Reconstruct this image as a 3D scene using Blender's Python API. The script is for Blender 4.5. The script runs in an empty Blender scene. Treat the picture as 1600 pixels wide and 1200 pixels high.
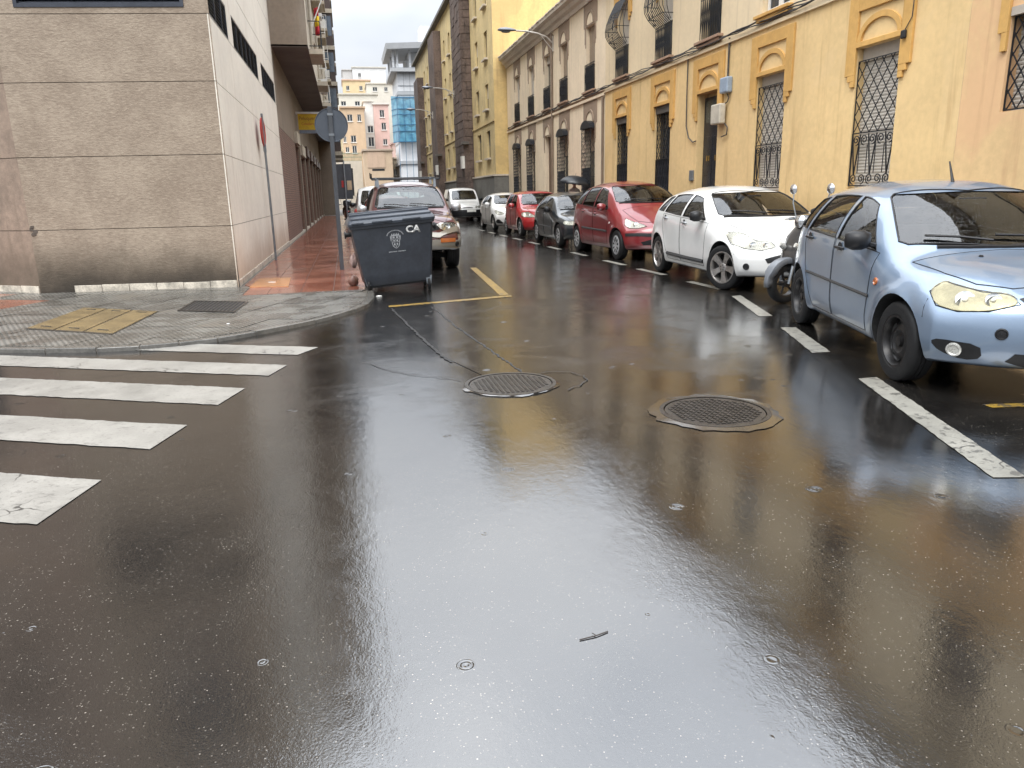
import bpy, bmesh, math, random
from mathutils import Vector, Matrix
from mathutils.bvhtree import BVHTree
R = math.radians
rnd = random.Random(7)
scene = bpy.context.scene
COL = scene.collection

# ------------------------------------------------------------------ camera
cam_d = bpy.data.cameras.new("camera")
cam = bpy.data.objects.new("camera", cam_d)
COL.objects.link(cam)
cam_d.sensor_width = 36.0
cam_d.lens = 26.1
cam_d.clip_start = 0.05
cam_d.clip_end = 3000
_a, _p, _r = R(11.94), R(14.40), R(1.32)
_F = Vector((math.sin(_a)*math.cos(_p), math.cos(_a)*math.cos(_p), -math.sin(_p)))
_R0 = Vector((math.cos(_a), -math.sin(_a), 0))
_U0 = _R0.cross(_F)
_Rt = _R0*math.cos(_r) - _U0*math.sin(_r)
_Up = _R0*math.sin(_r) + _U0*math.cos(_r)
cam.matrix_world = Matrix(((_Rt.x, _Up.x, -_F.x, 0), (_Rt.y, _Up.y, -_F.y, 0), (_Rt.z, _Up.z, -_F.z, 1.42), (0, 0, 0, 1)))
scene.camera = cam

# ------------------------------------------------------------------ sky (rain cloud) and veiled sun
SUN_EL, SUN_AZ = R(58), R(215)           # azimuth clockwise from +Y: behind the camera, to its left
world = bpy.data.worlds.new("World")
scene.world = world
world.use_nodes = True
wt = world.node_tree
wt.nodes.clear()
def wn(t, **k):
    n = wt.nodes.new(t)
    for a, b in k.items():
        setattr(n, a, b)
    return n
w_out = wn('ShaderNodeOutputWorld'); w_bg = wn('ShaderNodeBackground')
w_sky = wn('ShaderNodeTexSky', sky_type='NISHITA', sun_disc=False, sun_elevation=SUN_EL, sun_rotation=SUN_AZ)
w_sky.dust_density = 4.0
w_hsv = wn('ShaderNodeHueSaturation'); w_hsv.inputs['Saturation'].default_value = 0.35
w_sc = wn('ShaderNodeVectorMath', operation='SCALE'); w_sc.inputs['Scale'].default_value = 0.9
w_tc = wn('ShaderNodeTexCoord'); w_sep = wn('ShaderNodeSeparateXYZ')
w_map = wn('ShaderNodeMapping'); w_map.inputs['Scale'].default_value = (1.0, 1.0, 2.2); w_map.inputs['Location'].default_value = (0.35, 0.0, 0.1)
w_noi = wn('ShaderNodeTexNoise'); w_noi.inputs['Scale'].default_value = 2.6; w_noi.inputs['Detail'].default_value = 4; w_noi.inputs['Roughness'].default_value = 0.52
w_ramp = wn('ShaderNodeValToRGB')
w_ramp.color_ramp.elements[0].position = 0.32; w_ramp.color_ramp.elements[0].color = (6.5, 7.0, 7.8, 1)
w_ramp.color_ramp.elements[1].position = 0.66; w_ramp.color_ramp.elements[1].color = (9.8, 10.1, 10.5, 1)
w_mr = wn('ShaderNodeMapRange'); w_mr.inputs['From Min'].default_value = 0.0; w_mr.inputs['From Max'].default_value = 1.0
w_mr.inputs['To Min'].default_value = 0.20; w_mr.inputs['To Max'].default_value = 3.3
w_max = wn('ShaderNodeMath', operation='MAXIMUM'); w_max.inputs[1].default_value = 0.0
w_pow = wn('ShaderNodeMath', operation='POWER'); w_pow.inputs[1].default_value = 1.0
w_mul = wn('ShaderNodeVectorMath', operation='SCALE')
w_mix = wn('ShaderNodeMix', data_type='RGBA'); w_mix.inputs[0].default_value = 0.90
L = wt.links.new
L(w_sky.outputs[0], w_hsv.inputs['Color']); L(w_hsv.outputs[0], w_sc.inputs[0])
L(w_tc.outputs['Generated'], w_map.inputs['Vector']); L(w_map.outputs[0], w_noi.inputs['Vector']); L(w_noi.outputs['Fac'], w_ramp.inputs[0])
L(w_tc.outputs['Generated'], w_sep.inputs[0]); L(w_sep.outputs['Z'], w_max.inputs[0]); L(w_max.outputs[0], w_pow.inputs[0]); L(w_pow.outputs[0], w_mr.inputs['Value'])
L(w_ramp.outputs[0], w_mul.inputs[0]); L(w_mr.outputs[0], w_mul.inputs['Scale'])
L(w_sc.outputs[0], w_mix.inputs[6]); L(w_mul.outputs[0], w_mix.inputs[7])
L(w_mix.outputs[2], w_bg.inputs['Color']); w_bg.inputs['Strength'].default_value = 0.10
L(w_bg.outputs[0], w_out.inputs[0])

sun_d = bpy.data.lights.new("sun", 'SUN')
sun_d.energy = 1.5; sun_d.angle = R(35); sun_d.color = (1.0, 0.97, 0.92)
sun = bpy.data.objects.new("sun", sun_d)
COL.objects.link(sun)
sun.location = (-20, -20, 40)
_sd = Vector((math.sin(SUN_AZ)*math.cos(SUN_EL), math.cos(SUN_AZ)*math.cos(SUN_EL), math.sin(SUN_EL)))
sun.rotation_euler = _sd.to_track_quat('Z', 'Y').to_euler()

vs = scene.view_settings
scene.display_settings.display_device = 'sRGB'
vs.view_transform = 'Standard'; vs.look = 'None'; vs.exposure = 0.71; vs.gamma = 1.0
vs.use_curve_mapping = False
scene.render.resolution_x, scene.render.resolution_y = 1024, 768
scene.render.engine = 'CYCLES'
cy = scene.cycles
cy.use_denoising = True; cy.denoiser = 'OPENIMAGEDENOISE'
cy.use_adaptive_sampling = True; cy.adaptive_threshold = 0.015; cy.adaptive_min_samples = 16
cy.max_bounces = 6; cy.diffuse_bounces = 3; cy.glossy_bounces = 3; cy.transmission_bounces = 3; cy.transparent_max_bounces = 8
cy.caustics_reflective = False; cy.caustics_refractive = False

# ------------------------------------------------------------------ materials
MATS = {}
class NT:
    def __init__(s, name):
        s.m = bpy.data.materials.new(name); s.m.use_nodes = True
        s.t = s.m.node_tree; s.t.nodes.clear()
        s.o = s.n('ShaderNodeOutputMaterial'); s.b = s.n('ShaderNodeBsdfPrincipled')
        s.l(s.b.outputs[0], s.o.inputs[0])
    def n(s, t, **k):
        n = s.t.nodes.new(t)
        for a, b in k.items():
            if hasattr(n, a): setattr(n, a, b)
            else: n.inputs[a.replace('_', ' ')].default_value = b
        return n
    def l(s, a, b): s.t.links.new(a, b)
    def pos(s, obj=False, scale=(1, 1, 1), rot=(0, 0, 0)):
        if obj: src = s.n('ShaderNodeTexCoord').outputs['Object']
        else: src = s.n('ShaderNodeNewGeometry').outputs['Position']
        if scale == (1, 1, 1) and rot == (0, 0, 0): return src
        m = s.n('ShaderNodeMapping'); m.inputs['Scale'].default_value = scale; m.inputs['Rotation'].default_value = rot
        s.l(src, m.inputs['Vector']); return m.outputs[0]
    def noise(s, vec, scale, detail=4, rough=0.55, dist=0.0):
        n = s.n('ShaderNodeTexNoise'); n.inputs['Scale'].default_value = scale; n.inputs['Detail'].default_value = detail
        n.inputs['Roughness'].default_value = rough; n.inputs['Distortion'].default_value = dist
        s.l(vec, n.inputs['Vector']); return n.outputs['Fac']
    def voro(s, vec, scale, feature='F1', rnd=1.0, out='Distance'):
        n = s.n('ShaderNodeTexVoronoi'); n.feature = feature; n.inputs['Scale'].default_value = scale; n.inputs['Randomness'].default_value = rnd
        s.l(vec, n.inputs['Vector']); return n.outputs[out]
    def ramp(s, fac, a, b, lo=0.0, hi=1.0):
        n = s.n('ShaderNodeMapRange'); n.interpolation_type = 'SMOOTHSTEP'
        n.inputs['From Min'].default_value = a; n.inputs['From Max'].default_value = b
        n.inputs['To Min'].default_value = lo; n.inputs['To Max'].default_value = hi
        s.l(fac, n.inputs['Value']); return n.outputs[0]
    def math(s, op, a, b=None, c=None):
        n = s.n('ShaderNodeMath'); n.operation = op
        for i, v in enumerate((a, b, c)):
            if v is None: continue
            if isinstance(v, (int, float)): n.inputs[i].default_value = v
            else: s.l(v, n.inputs[i])
        return n.outputs[0]
    def mix(s, fac, a, b):
        n = s.n('ShaderNodeMix'); n.data_type = 'RGBA'
        if isinstance(fac, (int, float)): n.inputs[0].default_value = fac
        else: s.l(fac, n.inputs[0])
        for i, v in ((6, a), (7, b)):
            if isinstance(v, (tuple, list)): n.inputs[i].default_value = (*v[:3], 1)
            else: s.l(v, n.inputs[i])
        return n.outputs[2]
    def sepz(s, vec, ax='Z'):
        n = s.n('ShaderNodeSeparateXYZ'); s.l(vec, n.inputs[0]); return n.outputs[ax]
    def bump(s, h, dist, strength=1.0, prev=None):
        n = s.n('ShaderNodeBump'); n.inputs['Distance'].default_value = dist; n.inputs['Strength'].default_value = strength
        s.l(h, n.inputs['Height'])
        if prev: s.l(prev, n.inputs['Normal'])
        return n.outputs[0]
    def set(s, **k):
        for a, v in k.items():
            i = s.b.inputs[a.replace('_', ' ')]
            if hasattr(v, 'is_output') or hasattr(v, 'links'): s.l(v, i)
            elif isinstance(v, tuple): i.default_value = (*v, 1) if len(v) == 3 else v
            else: i.default_value = v
        return s.m

def pm(name, col, rough=0.5, metal=0.0, var=0.12, scale=4.0, bump=0.0, bscale=60.0, coat=0.0, obj=False, spec=None):
    """plain procedural material: colour broken up by two noises, roughness noise, optional grain"""
    if name in MATS: return MATS[name]
    t = NT(name); p = t.pos(obj)
    n1 = t.noise(p, scale, 5); n2 = t.noise(p, scale*7.3, 3)
    f = t.math('ADD', t.math('MULTIPLY', n1, 0.65), t.math('MULTIPLY', n2, 0.35))
    lo = tuple(max(0, c*(1-var*1.6)) for c in col); hi = tuple(min(1, c*(1+var*1.2)) for c in col)
    c = t.mix(t.ramp(f, 0.3, 0.7), lo, hi)
    t.set(Base_Color=c, Metallic=metal, Roughness=t.ramp(n2, 0.2, 0.8, max(0.02, rough*0.85), min(1, rough*1.15)))
    if coat: t.set(Coat_Weight=coat, Coat_Roughness=0.04)
    if spec is not None: t.set(IOR=spec)
    if bump: t.set(Normal=t.bump(t.noise(p, bscale, 4, 0.6), bump))
    MATS[name] = t.m
    return t.m

def wall_mat(name, col, stain=(0.25, 0.2, 0.15), amt=0.35, grime=0.0, gz=0.7, var=0.10, bump=0.002, bscale=40.0, rough=0.8, streak=1.0, col2=None, patch=0.0):
    """rendered wall: blotches, vertical rain streaks, ragged dirt at the foot"""
    t = NT(name); p = t.pos()
    b = t.noise(p, 0.9, 6, 0.6); f = t.noise(p, 9.0, 4, 0.6)
    k = t.math('ADD', t.math('MULTIPLY', b, 0.6), t.math('MULTIPLY', f, 0.4))
    lo = tuple(c*(1-var*1.6) for c in col); hi = tuple(min(1, c*(1+var)) for c in col)
    c = t.mix(t.ramp(k, 0.32, 0.68), lo, hi)
    if patch:
        c = t.mix(t.math('MULTIPLY', t.ramp(t.noise(p, 0.55, 5, 0.65, 0.6), 0.52, 0.62), patch), c, col2)
    if amt:
        sv = t.pos(scale=(3.0*streak, 3.0*streak, 0.22))
        s = t.ramp(t.noise(sv, 1.6, 5, 0.6), 0.53, 0.80)
        c = t.mix(t.math('MULTIPLY', s, amt), c, stain)
    if grime:
        z = t.sepz(p)
        e = t.math('ADD', z, t.math('MULTIPLY', t.math('SUBTRACT', t.noise(p, 1.3, 6, 0.65), 0.5), 1.1))
        g = t.ramp(e, 0.02, gz, 1.0, 0.0)
        c = t.mix(t.math('MULTIPLY', g, grime), c, stain)
    t.set(Base_Color=c, Roughness=rough)
    if bump: t.set(Normal=t.bump(t.noise(p, bscale, 5, 0.65), bump))
    MATS[name] = t.m
    return t.m

def paint_mat(name, col, metal=0.0, rough=0.25, flake=0.0):
    t = NT(name); p = t.pos(obj=True)
    n = t.noise(p, 3.0, 4); drops = t.voro(p, 55.0, 'F1')
    d = t.ramp(drops, 0.16, 0.24, 1.0, 0.0)
    c = t.mix(t.ramp(n, 0.3, 0.75), tuple(x*0.9 for x in col), col)
    dirt = t.ramp(t.sepz(p), 0.15, 0.55, 0.35, 0.0)
    c = t.mix(t.math('MULTIPLY', dirt, t.ramp(t.noise(p, 6, 5), 0.35, 0.7)), c, (0.10, 0.09, 0.08))
    t.set(Base_Color=c, Metallic=metal, Roughness=rough, Coat_Weight=1.0, Coat_Roughness=0.035)
    bp = t.bump(t.math('MULTIPLY', d, t.ramp(t.noise(p, 22, 2), 0.42, 0.55)), 0.0009)
    t.l(bp, t.b.inputs['Coat Normal'])
    MATS[name] = t.m
    return t.m

def glass_mat(name, tint=(0.48, 0.55, 0.53), rough=0.015, ior=1.95, drops=True):
    """thin pane: tinted see-through plus mirror reflection by Fresnel"""
    m = bpy.data.materials.new(name); m.use_nodes = True
    nt = m.node_tree; nt.nodes.clear()
    o = nt.nodes.new('ShaderNodeOutputMaterial'); mx = nt.nodes.new('ShaderNodeMixShader')
    tr = nt.nodes.new('ShaderNodeBsdfTransparent'); gl = nt.nodes.new('ShaderNodeBsdfGlossy'); fr = nt.nodes.new('ShaderNodeFresnel')
    tr.inputs[0].default_value = (*tint, 1); gl.inputs['Roughness'].default_value = rough; fr.inputs['IOR'].default_value = ior
    tc = nt.nodes.new('ShaderNodeTexCoord'); vo = nt.nodes.new('ShaderNodeTexVoronoi'); vo.inputs['Scale'].default_value = 60
    bp = nt.nodes.new('ShaderNodeBump'); bp.inputs['Distance'].default_value = 0.0006 if drops else 0.0; mr = nt.nodes.new('ShaderNodeMapRange')
    mr.inputs['From Min'].default_value = 0.1; mr.inputs['From Max'].default_value = 0.25; mr.inputs['To Min'].default_value = 1; mr.inputs['To Max'].default_value = 0
    nt.links.new(tc.outputs['Object'], vo.inputs['Vector']); nt.links.new(vo.outputs['Distance'], mr.inputs['Value'])
    nt.links.new(mr.outputs[0], bp.inputs['Height']); nt.links.new(bp.outputs[0], gl.inputs['Normal'])
    nt.links.new(fr.outputs[0], mx.inputs[0]); nt.links.new(tr.outputs[0], mx.inputs[1]); nt.links.new(gl.outputs[0], mx.inputs[2])
    nt.links.new(mx.outputs[0], o.inputs[0])
    MATS[name] = m
    return m

# ------------------------------------------------------------------ mesh building
class MB:
    def __init__(s): s.v = []; s.f = []
    def add(s, vs, fs):
        k = len(s.v); s.v += [tuple(p) for p in vs]; s.f += [tuple(i+k for i in f) for f in fs]; return s
    def poly(s, pts): return s.add(pts, [tuple(range(len(pts)))])
    def box(s, x0, x1, y0, y1, z0, z1):
        return s.add([(x0, y0, z0), (x1, y0, z0), (x1, y1, z0), (x0, y1, z0), (x0, y0, z1), (x1, y0, z1), (x1, y1, z1), (x0, y1, z1)],
                     [(3, 2, 1, 0), (4, 5, 6, 7), (0, 1, 5, 4), (1, 2, 6, 5), (2, 3, 7, 6), (3, 0, 4, 7)])
    def hexa(s, p):    # eight corners, bottom ring then top ring
        return s.add(p, [(3, 2, 1, 0), (4, 5, 6, 7), (0, 1, 5, 4), (1, 2, 6, 5), (2, 3, 7, 6), (3, 0, 4, 7)])
    def prism(s, pts, vec):
        n = len(pts); v = Vector(vec); a = [Vector(p) for p in pts]
        return s.add(a+[p+v for p in a], [tuple(range(n-1, -1, -1)), tuple(range(n, 2*n))]+[(i, (i+1) % n, (i+1) % n+n, i+n) for i in range(n)])
    def tube(s, pts, r, n=6, closed=False, r2=None):
        P = [Vector(p) for p in pts]; m = len(P); k = len(s.v); up = None
        for i, p in enumerate(P):
            if closed: d = P[(i+1) % m]-P[i-1]
            else: d = P[min(i+1, m-1)]-P[max(i-1, 0)]
            d = d.normalized() if d.length > 1e-9 else Vector((0, 0, 1))
            if up is None:
                up = Vector((0, 0, 1)) if abs(d.z) < 0.9 else Vector((1, 0, 0))
            a = d.cross(up)
            if a.length < 1e-6: a = d.orthogonal()
            a.normalize(); b = a.cross(d); up = b
            rr = r[i] if isinstance(r, (list, tuple)) else r
            rb = rr if r2 is None else r2
            for j in range(n):
                t = 2*math.pi*(j+0.5)/n
                s.v.append(tuple(p+a*math.cos(t)*rr+b*math.sin(t)*rb))
        for i in range(m if closed else m-1):
            for j in range(n):
                a = k+i*n+j; b = k+i*n+(j+1) % n; c = k+((i+1) % m)*n+(j+1) % n; d = k+((i+1) % m)*n+j
                s.f.append((a, b, c, d))
        if not closed:
            s.f.append(tuple(k+j for j in range(n-1, -1, -1))); s.f.append(tuple(k+(m-1)*n+j for j in range(n)))
        return s
    def lathe(s, prof, c=(0, 0, 0), axis='z', n=24, cap=True):
        """prof: list of (radius, height along axis)"""
        k = len(s.v); m = len(prof)
        for r, h in prof:
            for j in range(n):
                t = 2*math.pi*j/n; x, y = r*math.cos(t), r*math.sin(t)
                p = (x, y, h) if axis == 'z' else ((x, h, y) if axis == 'y' else (h, x, y))
                s.v.append((p[0]+c[0], p[1]+c[1], p[2]+c[2]))
        for i in range(m-1):
            for j in range(n):
                s.f.append((k+i*n+j, k+i*n+(j+1) % n, k+(i+1)*n+(j+1) % n, k+(i+1)*n+j))
        if cap:
            s.f.append(tuple(k+j for j in range(n))); s.f.append(tuple(k+(m-1)*n+j for j in range(n)))
        return s
    def mesh(s, name, smooth=False, angle=None, recalc=True, merge=0.0):
        me = bpy.data.meshes.new(name)
        me.from_pydata([tuple(p) for p in s.v], [], s.f)
        if recalc or merge:
            bm = bmesh.new(); bm.from_mesh(me)
            if merge: bmesh.ops.remove_doubles(bm, verts=bm.verts, dist=merge)
            if recalc: bmesh.ops.recalc_face_normals(bm, faces=bm.faces)
            bm.to_mesh(me); bm.free()
        if smooth:
            me.shade_smooth()
            if angle is not None: me.set_sharp_from_angle(angle=R(angle))
        return me

def tag(o, label=None, cat=None, group=None, kind=None):
    if label: o['label'] = label
    if cat: o['category'] = cat
    if group: o['group'] = group
    if kind: o['kind'] = kind
    return o
def link(name, me, mat=None, parent=None, inv=True):
    o = bpy.data.objects.new(name, me); COL.objects.link(o)
    if mat and me is not None and len(me.materials) == 0: me.materials.append(mat)
    if parent is not None:
        o.parent = parent
        if inv and parent.type == 'EMPTY':
            o.matrix_parent_inverse = Matrix.LocRotScale(parent.location, parent.rotation_euler, None).inverted()
    return o
def mk(name, mb, mat, parent=None, smooth=False, angle=35, inv=True, kind=None, bevel=0.0, recalc=True):
    me = mb.mesh(name, smooth, angle, recalc)
    o = link(name, me, mat, parent, inv)
    if kind: o['kind'] = kind
    if bevel:
        b = o.modifiers.new('bevel', 'BEVEL'); b.width = bevel; b.segments = 2; b.limit_method = 'ANGLE'; b.angle_limit = R(40)
    return o
def empty(name, loc, rz=0.0, label=None, cat=None, group=None):
    o = bpy.data.objects.new(name, None); COL.objects.link(o)
    o.location = loc; o.rotation_euler = (0, 0, rz); o.empty_display_size = 0.2
    return tag(o, label, cat, group)
def copy_tree(o, parent=None):
    c = o.copy(); COL.objects.link(c)
    if parent is not None:
        c.parent = parent; c.matrix_parent_inverse = o.matrix_parent_inverse.copy()
    for ch in [x for x in KIDS(o)]: copy_tree(ch, c)
    return c
def KIDS(o): return [x for x in bpy.data.objects if x.parent == o]
BENCH = bpy.data.scenes.new('workbench')       # modifiers are evaluated here, away from the full scene
def eval_mesh(o, *more):
    obs = (o,)+more
    for x in obs: BENCH.collection.objects.link(x)
    vl = BENCH.view_layers[0]; vl.update()
    dg = vl.depsgraph; dg.update()
    me = bpy.data.meshes.new_from_object(o.evaluated_get(dg))
    for x in obs: BENCH.collection.objects.unlink(x)
    return me

class Face:
    """a wall plane: u runs along it, o stands out of it, z is up"""
    def __init__(s, org, ud, nd): s.o = Vector(org); s.u = Vector(ud); s.n = Vector(nd)
    def p(s, u, o, z): return tuple(s.o+s.u*u+s.n*o+Vector((0, 0, z)))
def fbox(mb, F, u0, u1, o0, o1, z0, z1):
    q = [F.p(u0, o0, z0), F.p(u1, o0, z0), F.p(u1, o1, z0), F.p(u0, o1, z0), F.p(u0, o0, z1), F.p(u1, o0, z1), F.p(u1, o1, z1), F.p(u0, o1, z1)]
    return mb.hexa(q)
def fwall(mb, F, u0, u1, z0, z1, ops, rev=0.22, o=0.0, backing=True):
    """sheet of wall with rectangular openings (u0,u1,z0,z1) and their reveals"""
    us = sorted({u0, u1} | {x for q in ops for x in q[:2] if u0 < x < u1}); zs = sorted({z0, z1} | {x for q in ops for x in q[2:4] if z0 < x < z1})
    for a, b in zip(us, us[1:]):
        for c, d in zip(zs, zs[1:]):
            m, k = (a+b)/2, (c+d)/2
            if any(q[0] < m < q[1] and q[2] < k < q[3] for q in ops): continue
            mb.poly([F.p(a, o, c), F.p(b, o, c), F.p(b, o, d), F.p(a, o, d)])
    for q in ops:
        a, b, c, d = q[:4]; r = o-rev
        for e in (((a, c), (b, c)), ((b, c), (b, d)), ((b, d), (a, d)), ((a, d), (a, c))):
            (p0, q0), (p1, q1) = e
            mb.poly([F.p(p0, o, q0), F.p(p1, o, q1), F.p(p1, r, q1), F.p(p0, r, q0)])
        if backing: mb.poly([F.p(a, r, c), F.p(b, r, c), F.p(b, r, d), F.p(a, r, d)])
    return mb
def clip_poly(subj, win):
    """Sutherland-Hodgman: polygon subj cut by the convex polygon win (counter-clockwise), 2D"""
    out = list(subj)
    for i in range(len(win)):
        ax, ay = win[i]; bx, by = win[(i+1) % len(win)]
        inp = out; out = []
        if not inp: break
        f = lambda p: (bx-ax)*(p[1]-ay)-(by-ay)*(p[0]-ax)
        for j in range(len(inp)):
            p, q = inp[j-1], inp[j]; fp, fq = f(p), f(q)
            if fq >= 0:
                if fp < 0:
                    t = fp/(fp-fq); out.append((p[0]+(q[0]-p[0])*t, p[1]+(q[1]-p[1])*t))
                out.append(q)
            elif fp >= 0:
                t = fp/(fp-fq); out.append((p[0]+(q[0]-p[0])*t, p[1]+(q[1]-p[1])*t))
    return out
def text_mesh(body, size, font_depth=0.0, bold=0.0):
    cu = bpy.data.curves.new('lettering', 'FONT'); cu.body = body; cu.size = size; cu.align_x = 'CENTER'; cu.align_y = 'CENTER'; cu.extrude = font_depth; cu.offset = bold
    o = bpy.data.objects.new('lettering', cu); COL.objects.link(o)
    me = eval_mesh(o); bpy.data.objects.remove(o); bpy.data.curves.remove(cu)
    return me

M_DARK = pm('dark_void', (0.012, 0.012, 0.013), 0.7, var=0.05)
M_IRON = pm('black_iron', (0.018, 0.020, 0.025), 0.38, 0.3, var=0.15, scale=9)
M_STEEL = pm('galvanised_steel', (0.22, 0.24, 0.26), 0.45, 0.55, var=0.12, scale=6)
M_WHITE = pm('white_paint', (0.72, 0.71, 0.68), 0.45, var=0.06)
M_GLASS = glass_mat('car_glass')
M_WINDOW = pm('window_glass', (0.03, 0.035, 0.04), 0.04, var=0.2, scale=2, spec=1.6)

# ------------------------------------------------------------------ wet road
def road_mat(name, base=(0.0105, 0.0097, 0.009), film=0.5, speck=1.0, rain=True):
    t = NT(name); p = t.pos()
    big = t.noise(p, 0.55, 5, 0.55); mid = t.noise(p, 3.1, 5, 0.6); fine = t.noise(p, 38.0, 3, 0.6)
    c = t.mix(t.ramp(t.math('ADD', t.math('MULTIPLY', big, 0.6), t.math('MULTIPLY', mid, 0.4)), 0.35, 0.65), tuple(x*0.72 for x in base), tuple(x*1.35 for x in base))
    c = t.mix(t.math('MULTIPLY', t.ramp(t.noise(p, 0.8, 4, 0.6, 0.4), 0.55, 0.72), 0.45), c, (0.026, 0.019, 0.013))
    tr = t.noise(t.pos(scale=(1.1, 0.07, 1.0)), 1.0, 3, 0.5)
    c = t.mix(t.ramp(tr, 0.40, 0.62, 0.0, 0.55), c, tuple(x*0.5 for x in base))
    # aggregate: pale chips in the binder, crowding in some places
    vn = t.n('ShaderNodeTexVoronoi'); vn.inputs['Scale'].default_value = 150.0; t.l(p, vn.inputs['Vector'])
    rs = t.n('ShaderNodeSeparateColor'); t.l(vn.outputs['Color'], rs.inputs[0])
    chip = t.ramp(t.math('SUBTRACT', vn.outputs['Distance'], t.math('MULTIPLY', rs.outputs[2], 0.22)), 0.12, 0.22, 1.0, 0.0)
    sel = t.ramp(t.math('ADD', rs.outputs[0], t.math('MULTIPLY', t.math('SUBTRACT', mid, 0.5), 0.9)), 0.74, 0.86); tone = rs.outputs[1]
    chips = t.math('MULTIPLY', t.math('MULTIPLY', chip, sel), t.ramp(t.noise(p, 0.9, 4, 0.6), 0.36, 0.58, speck*0.6, speck*1.0))
    c = t.mix(chips, c, t.mix(t.math('POWER', tone, 2.5), (0.050, 0.044, 0.036), (0.25, 0.225, 0.19)))
    # hairline cracks
    cw = t.n('ShaderNodeVectorMath'); cw.operation = 'ADD'
    nz = t.n('ShaderNodeTexNoise'); nz.inputs['Scale'].default_value = 3.0; t.l(p, nz.inputs['Vector'])
    sc = t.n('ShaderNodeVectorMath'); sc.operation = 'SCALE'; sc.inputs['Scale'].default_value = 0.45; t.l(nz.outputs['Color'], sc.inputs[0])
    t.l(p, cw.inputs[0]); t.l(sc.outputs[0], cw.inputs[1])
    ce = t.voro(cw.outputs[0], 0.42, 'DISTANCE_TO_EDGE')
    crack = t.math('MULTIPLY', t.ramp(ce, 0.0015, 0.005, 1.0, 0.0), t.ramp(t.noise(p, 0.5, 3), 0.56, 0.64))
    c = t.mix(t.math('MULTIPLY', crack, 0.8), c, (0.010, 0.010, 0.010))
    # standing water: a film nearly everywhere, grain standing out of it in patches
    pool = t.ramp(t.noise(p, 0.42, 4, 0.58, 0.5), 0.46-0.12*film, 0.62)
    dry = t.math('SUBTRACT', 1.0, pool)
    rough = t.math('ADD', t.math('MULTIPLY', dry, 0.06), 0.035)
    rough = t.math('ADD', rough, t.math('MULTIPLY', t.ramp(mid, 0.50, 0.75), 0.04))
    # the near hollow holds a sheet of water; farther up the grain stands clear of it
    edge = t.math('ADD', t.sepz(p, 'Y'), t.math('MULTIPLY', t.math('SUBTRACT', big, 0.5), 5.0))
    clear = t.ramp(edge, 3.6, 7.0)
    side = t.ramp(t.math('ADD', t.sepz(p, 'X'), t.math('MULTIPLY', t.math('SUBTRACT', big, 0.5), 2.0)), 0.6, -0.5)
    coarse = t.math('MAXIMUM', clear, side)
    grain = t.math('ADD', t.math('MULTIPLY', t.ramp(t.noise(p, 1.3, 4, 0.65, 0.8), 0.46, 0.68), t.math('ADD', t.math('MULTIPLY', clear, 1.2), 0.55)), t.math('ADD', t.math('MULTIPLY', coarse, 0.35), 0.40))
    rough = t.math('ADD', rough, t.math('MULTIPLY', clear, 0.06))
    h1 = t.math('MULTIPLY', t.noise(p, 115.0, 2, 0.7), grain)
    h2 = t.math('MULTIPLY', t.noise(t.pos(scale=(1.0, 0.6, 1.0)), 24.0, 2, 0.55), 0.9)
    nb = t.bump(t.math('ADD', h1, t.math('ADD', h2, t.math('MULTIPLY', crack, -1.5))), 0.0006)
    if rain:   # rings where drops have just landed
        for sc_, seed in ((2.9, 0.0), (4.4, 11.0)):
            mp = t.n('ShaderNodeMapping'); mp.inputs['Location'].default_value = (seed, seed*0.7, 0); t.l(t.pos(), mp.inputs['Vector'])
            v = t.n('ShaderNodeTexVoronoi'); v.inputs['Scale'].default_value = sc_; t.l(mp.outputs[0], v.inputs['Vector'])
            s2 = t.n('ShaderNodeSeparateColor'); t.l(v.outputs['Color'], s2.inputs[0])
            dm = t.math('DIVIDE', v.outputs['Distance'], sc_)
            size = t.math('ADD', t.math('MULTIPLY', t.math('POWER', s2.outputs[1], 2.0), 0.036), 0.010)
            inside = t.ramp(t.math('DIVIDE', dm, size), 0.75, 1.05, 1.0, 0.0)
            wave = t.math('SINE', t.math('MULTIPLY', dm, 480.0))
            ring = t.math('MULTIPLY', t.math('MULTIPLY', wave, inside), t.ramp(s2.outputs[0], 0.45, 0.50))
            nb = t.bump(ring, 0.0007, prev=nb)
    t.set(Base_Color=c, Roughness=rough, IOR=2.5, Normal=nb)
    MATS[name] = t.m
    return t.m
M_ROAD = road_mat('wet_asphalt')
M_PATCH = road_mat('wet_asphalt_patch', (0.018, 0.017, 0.016), film=0.8, speck=0.5)

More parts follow.
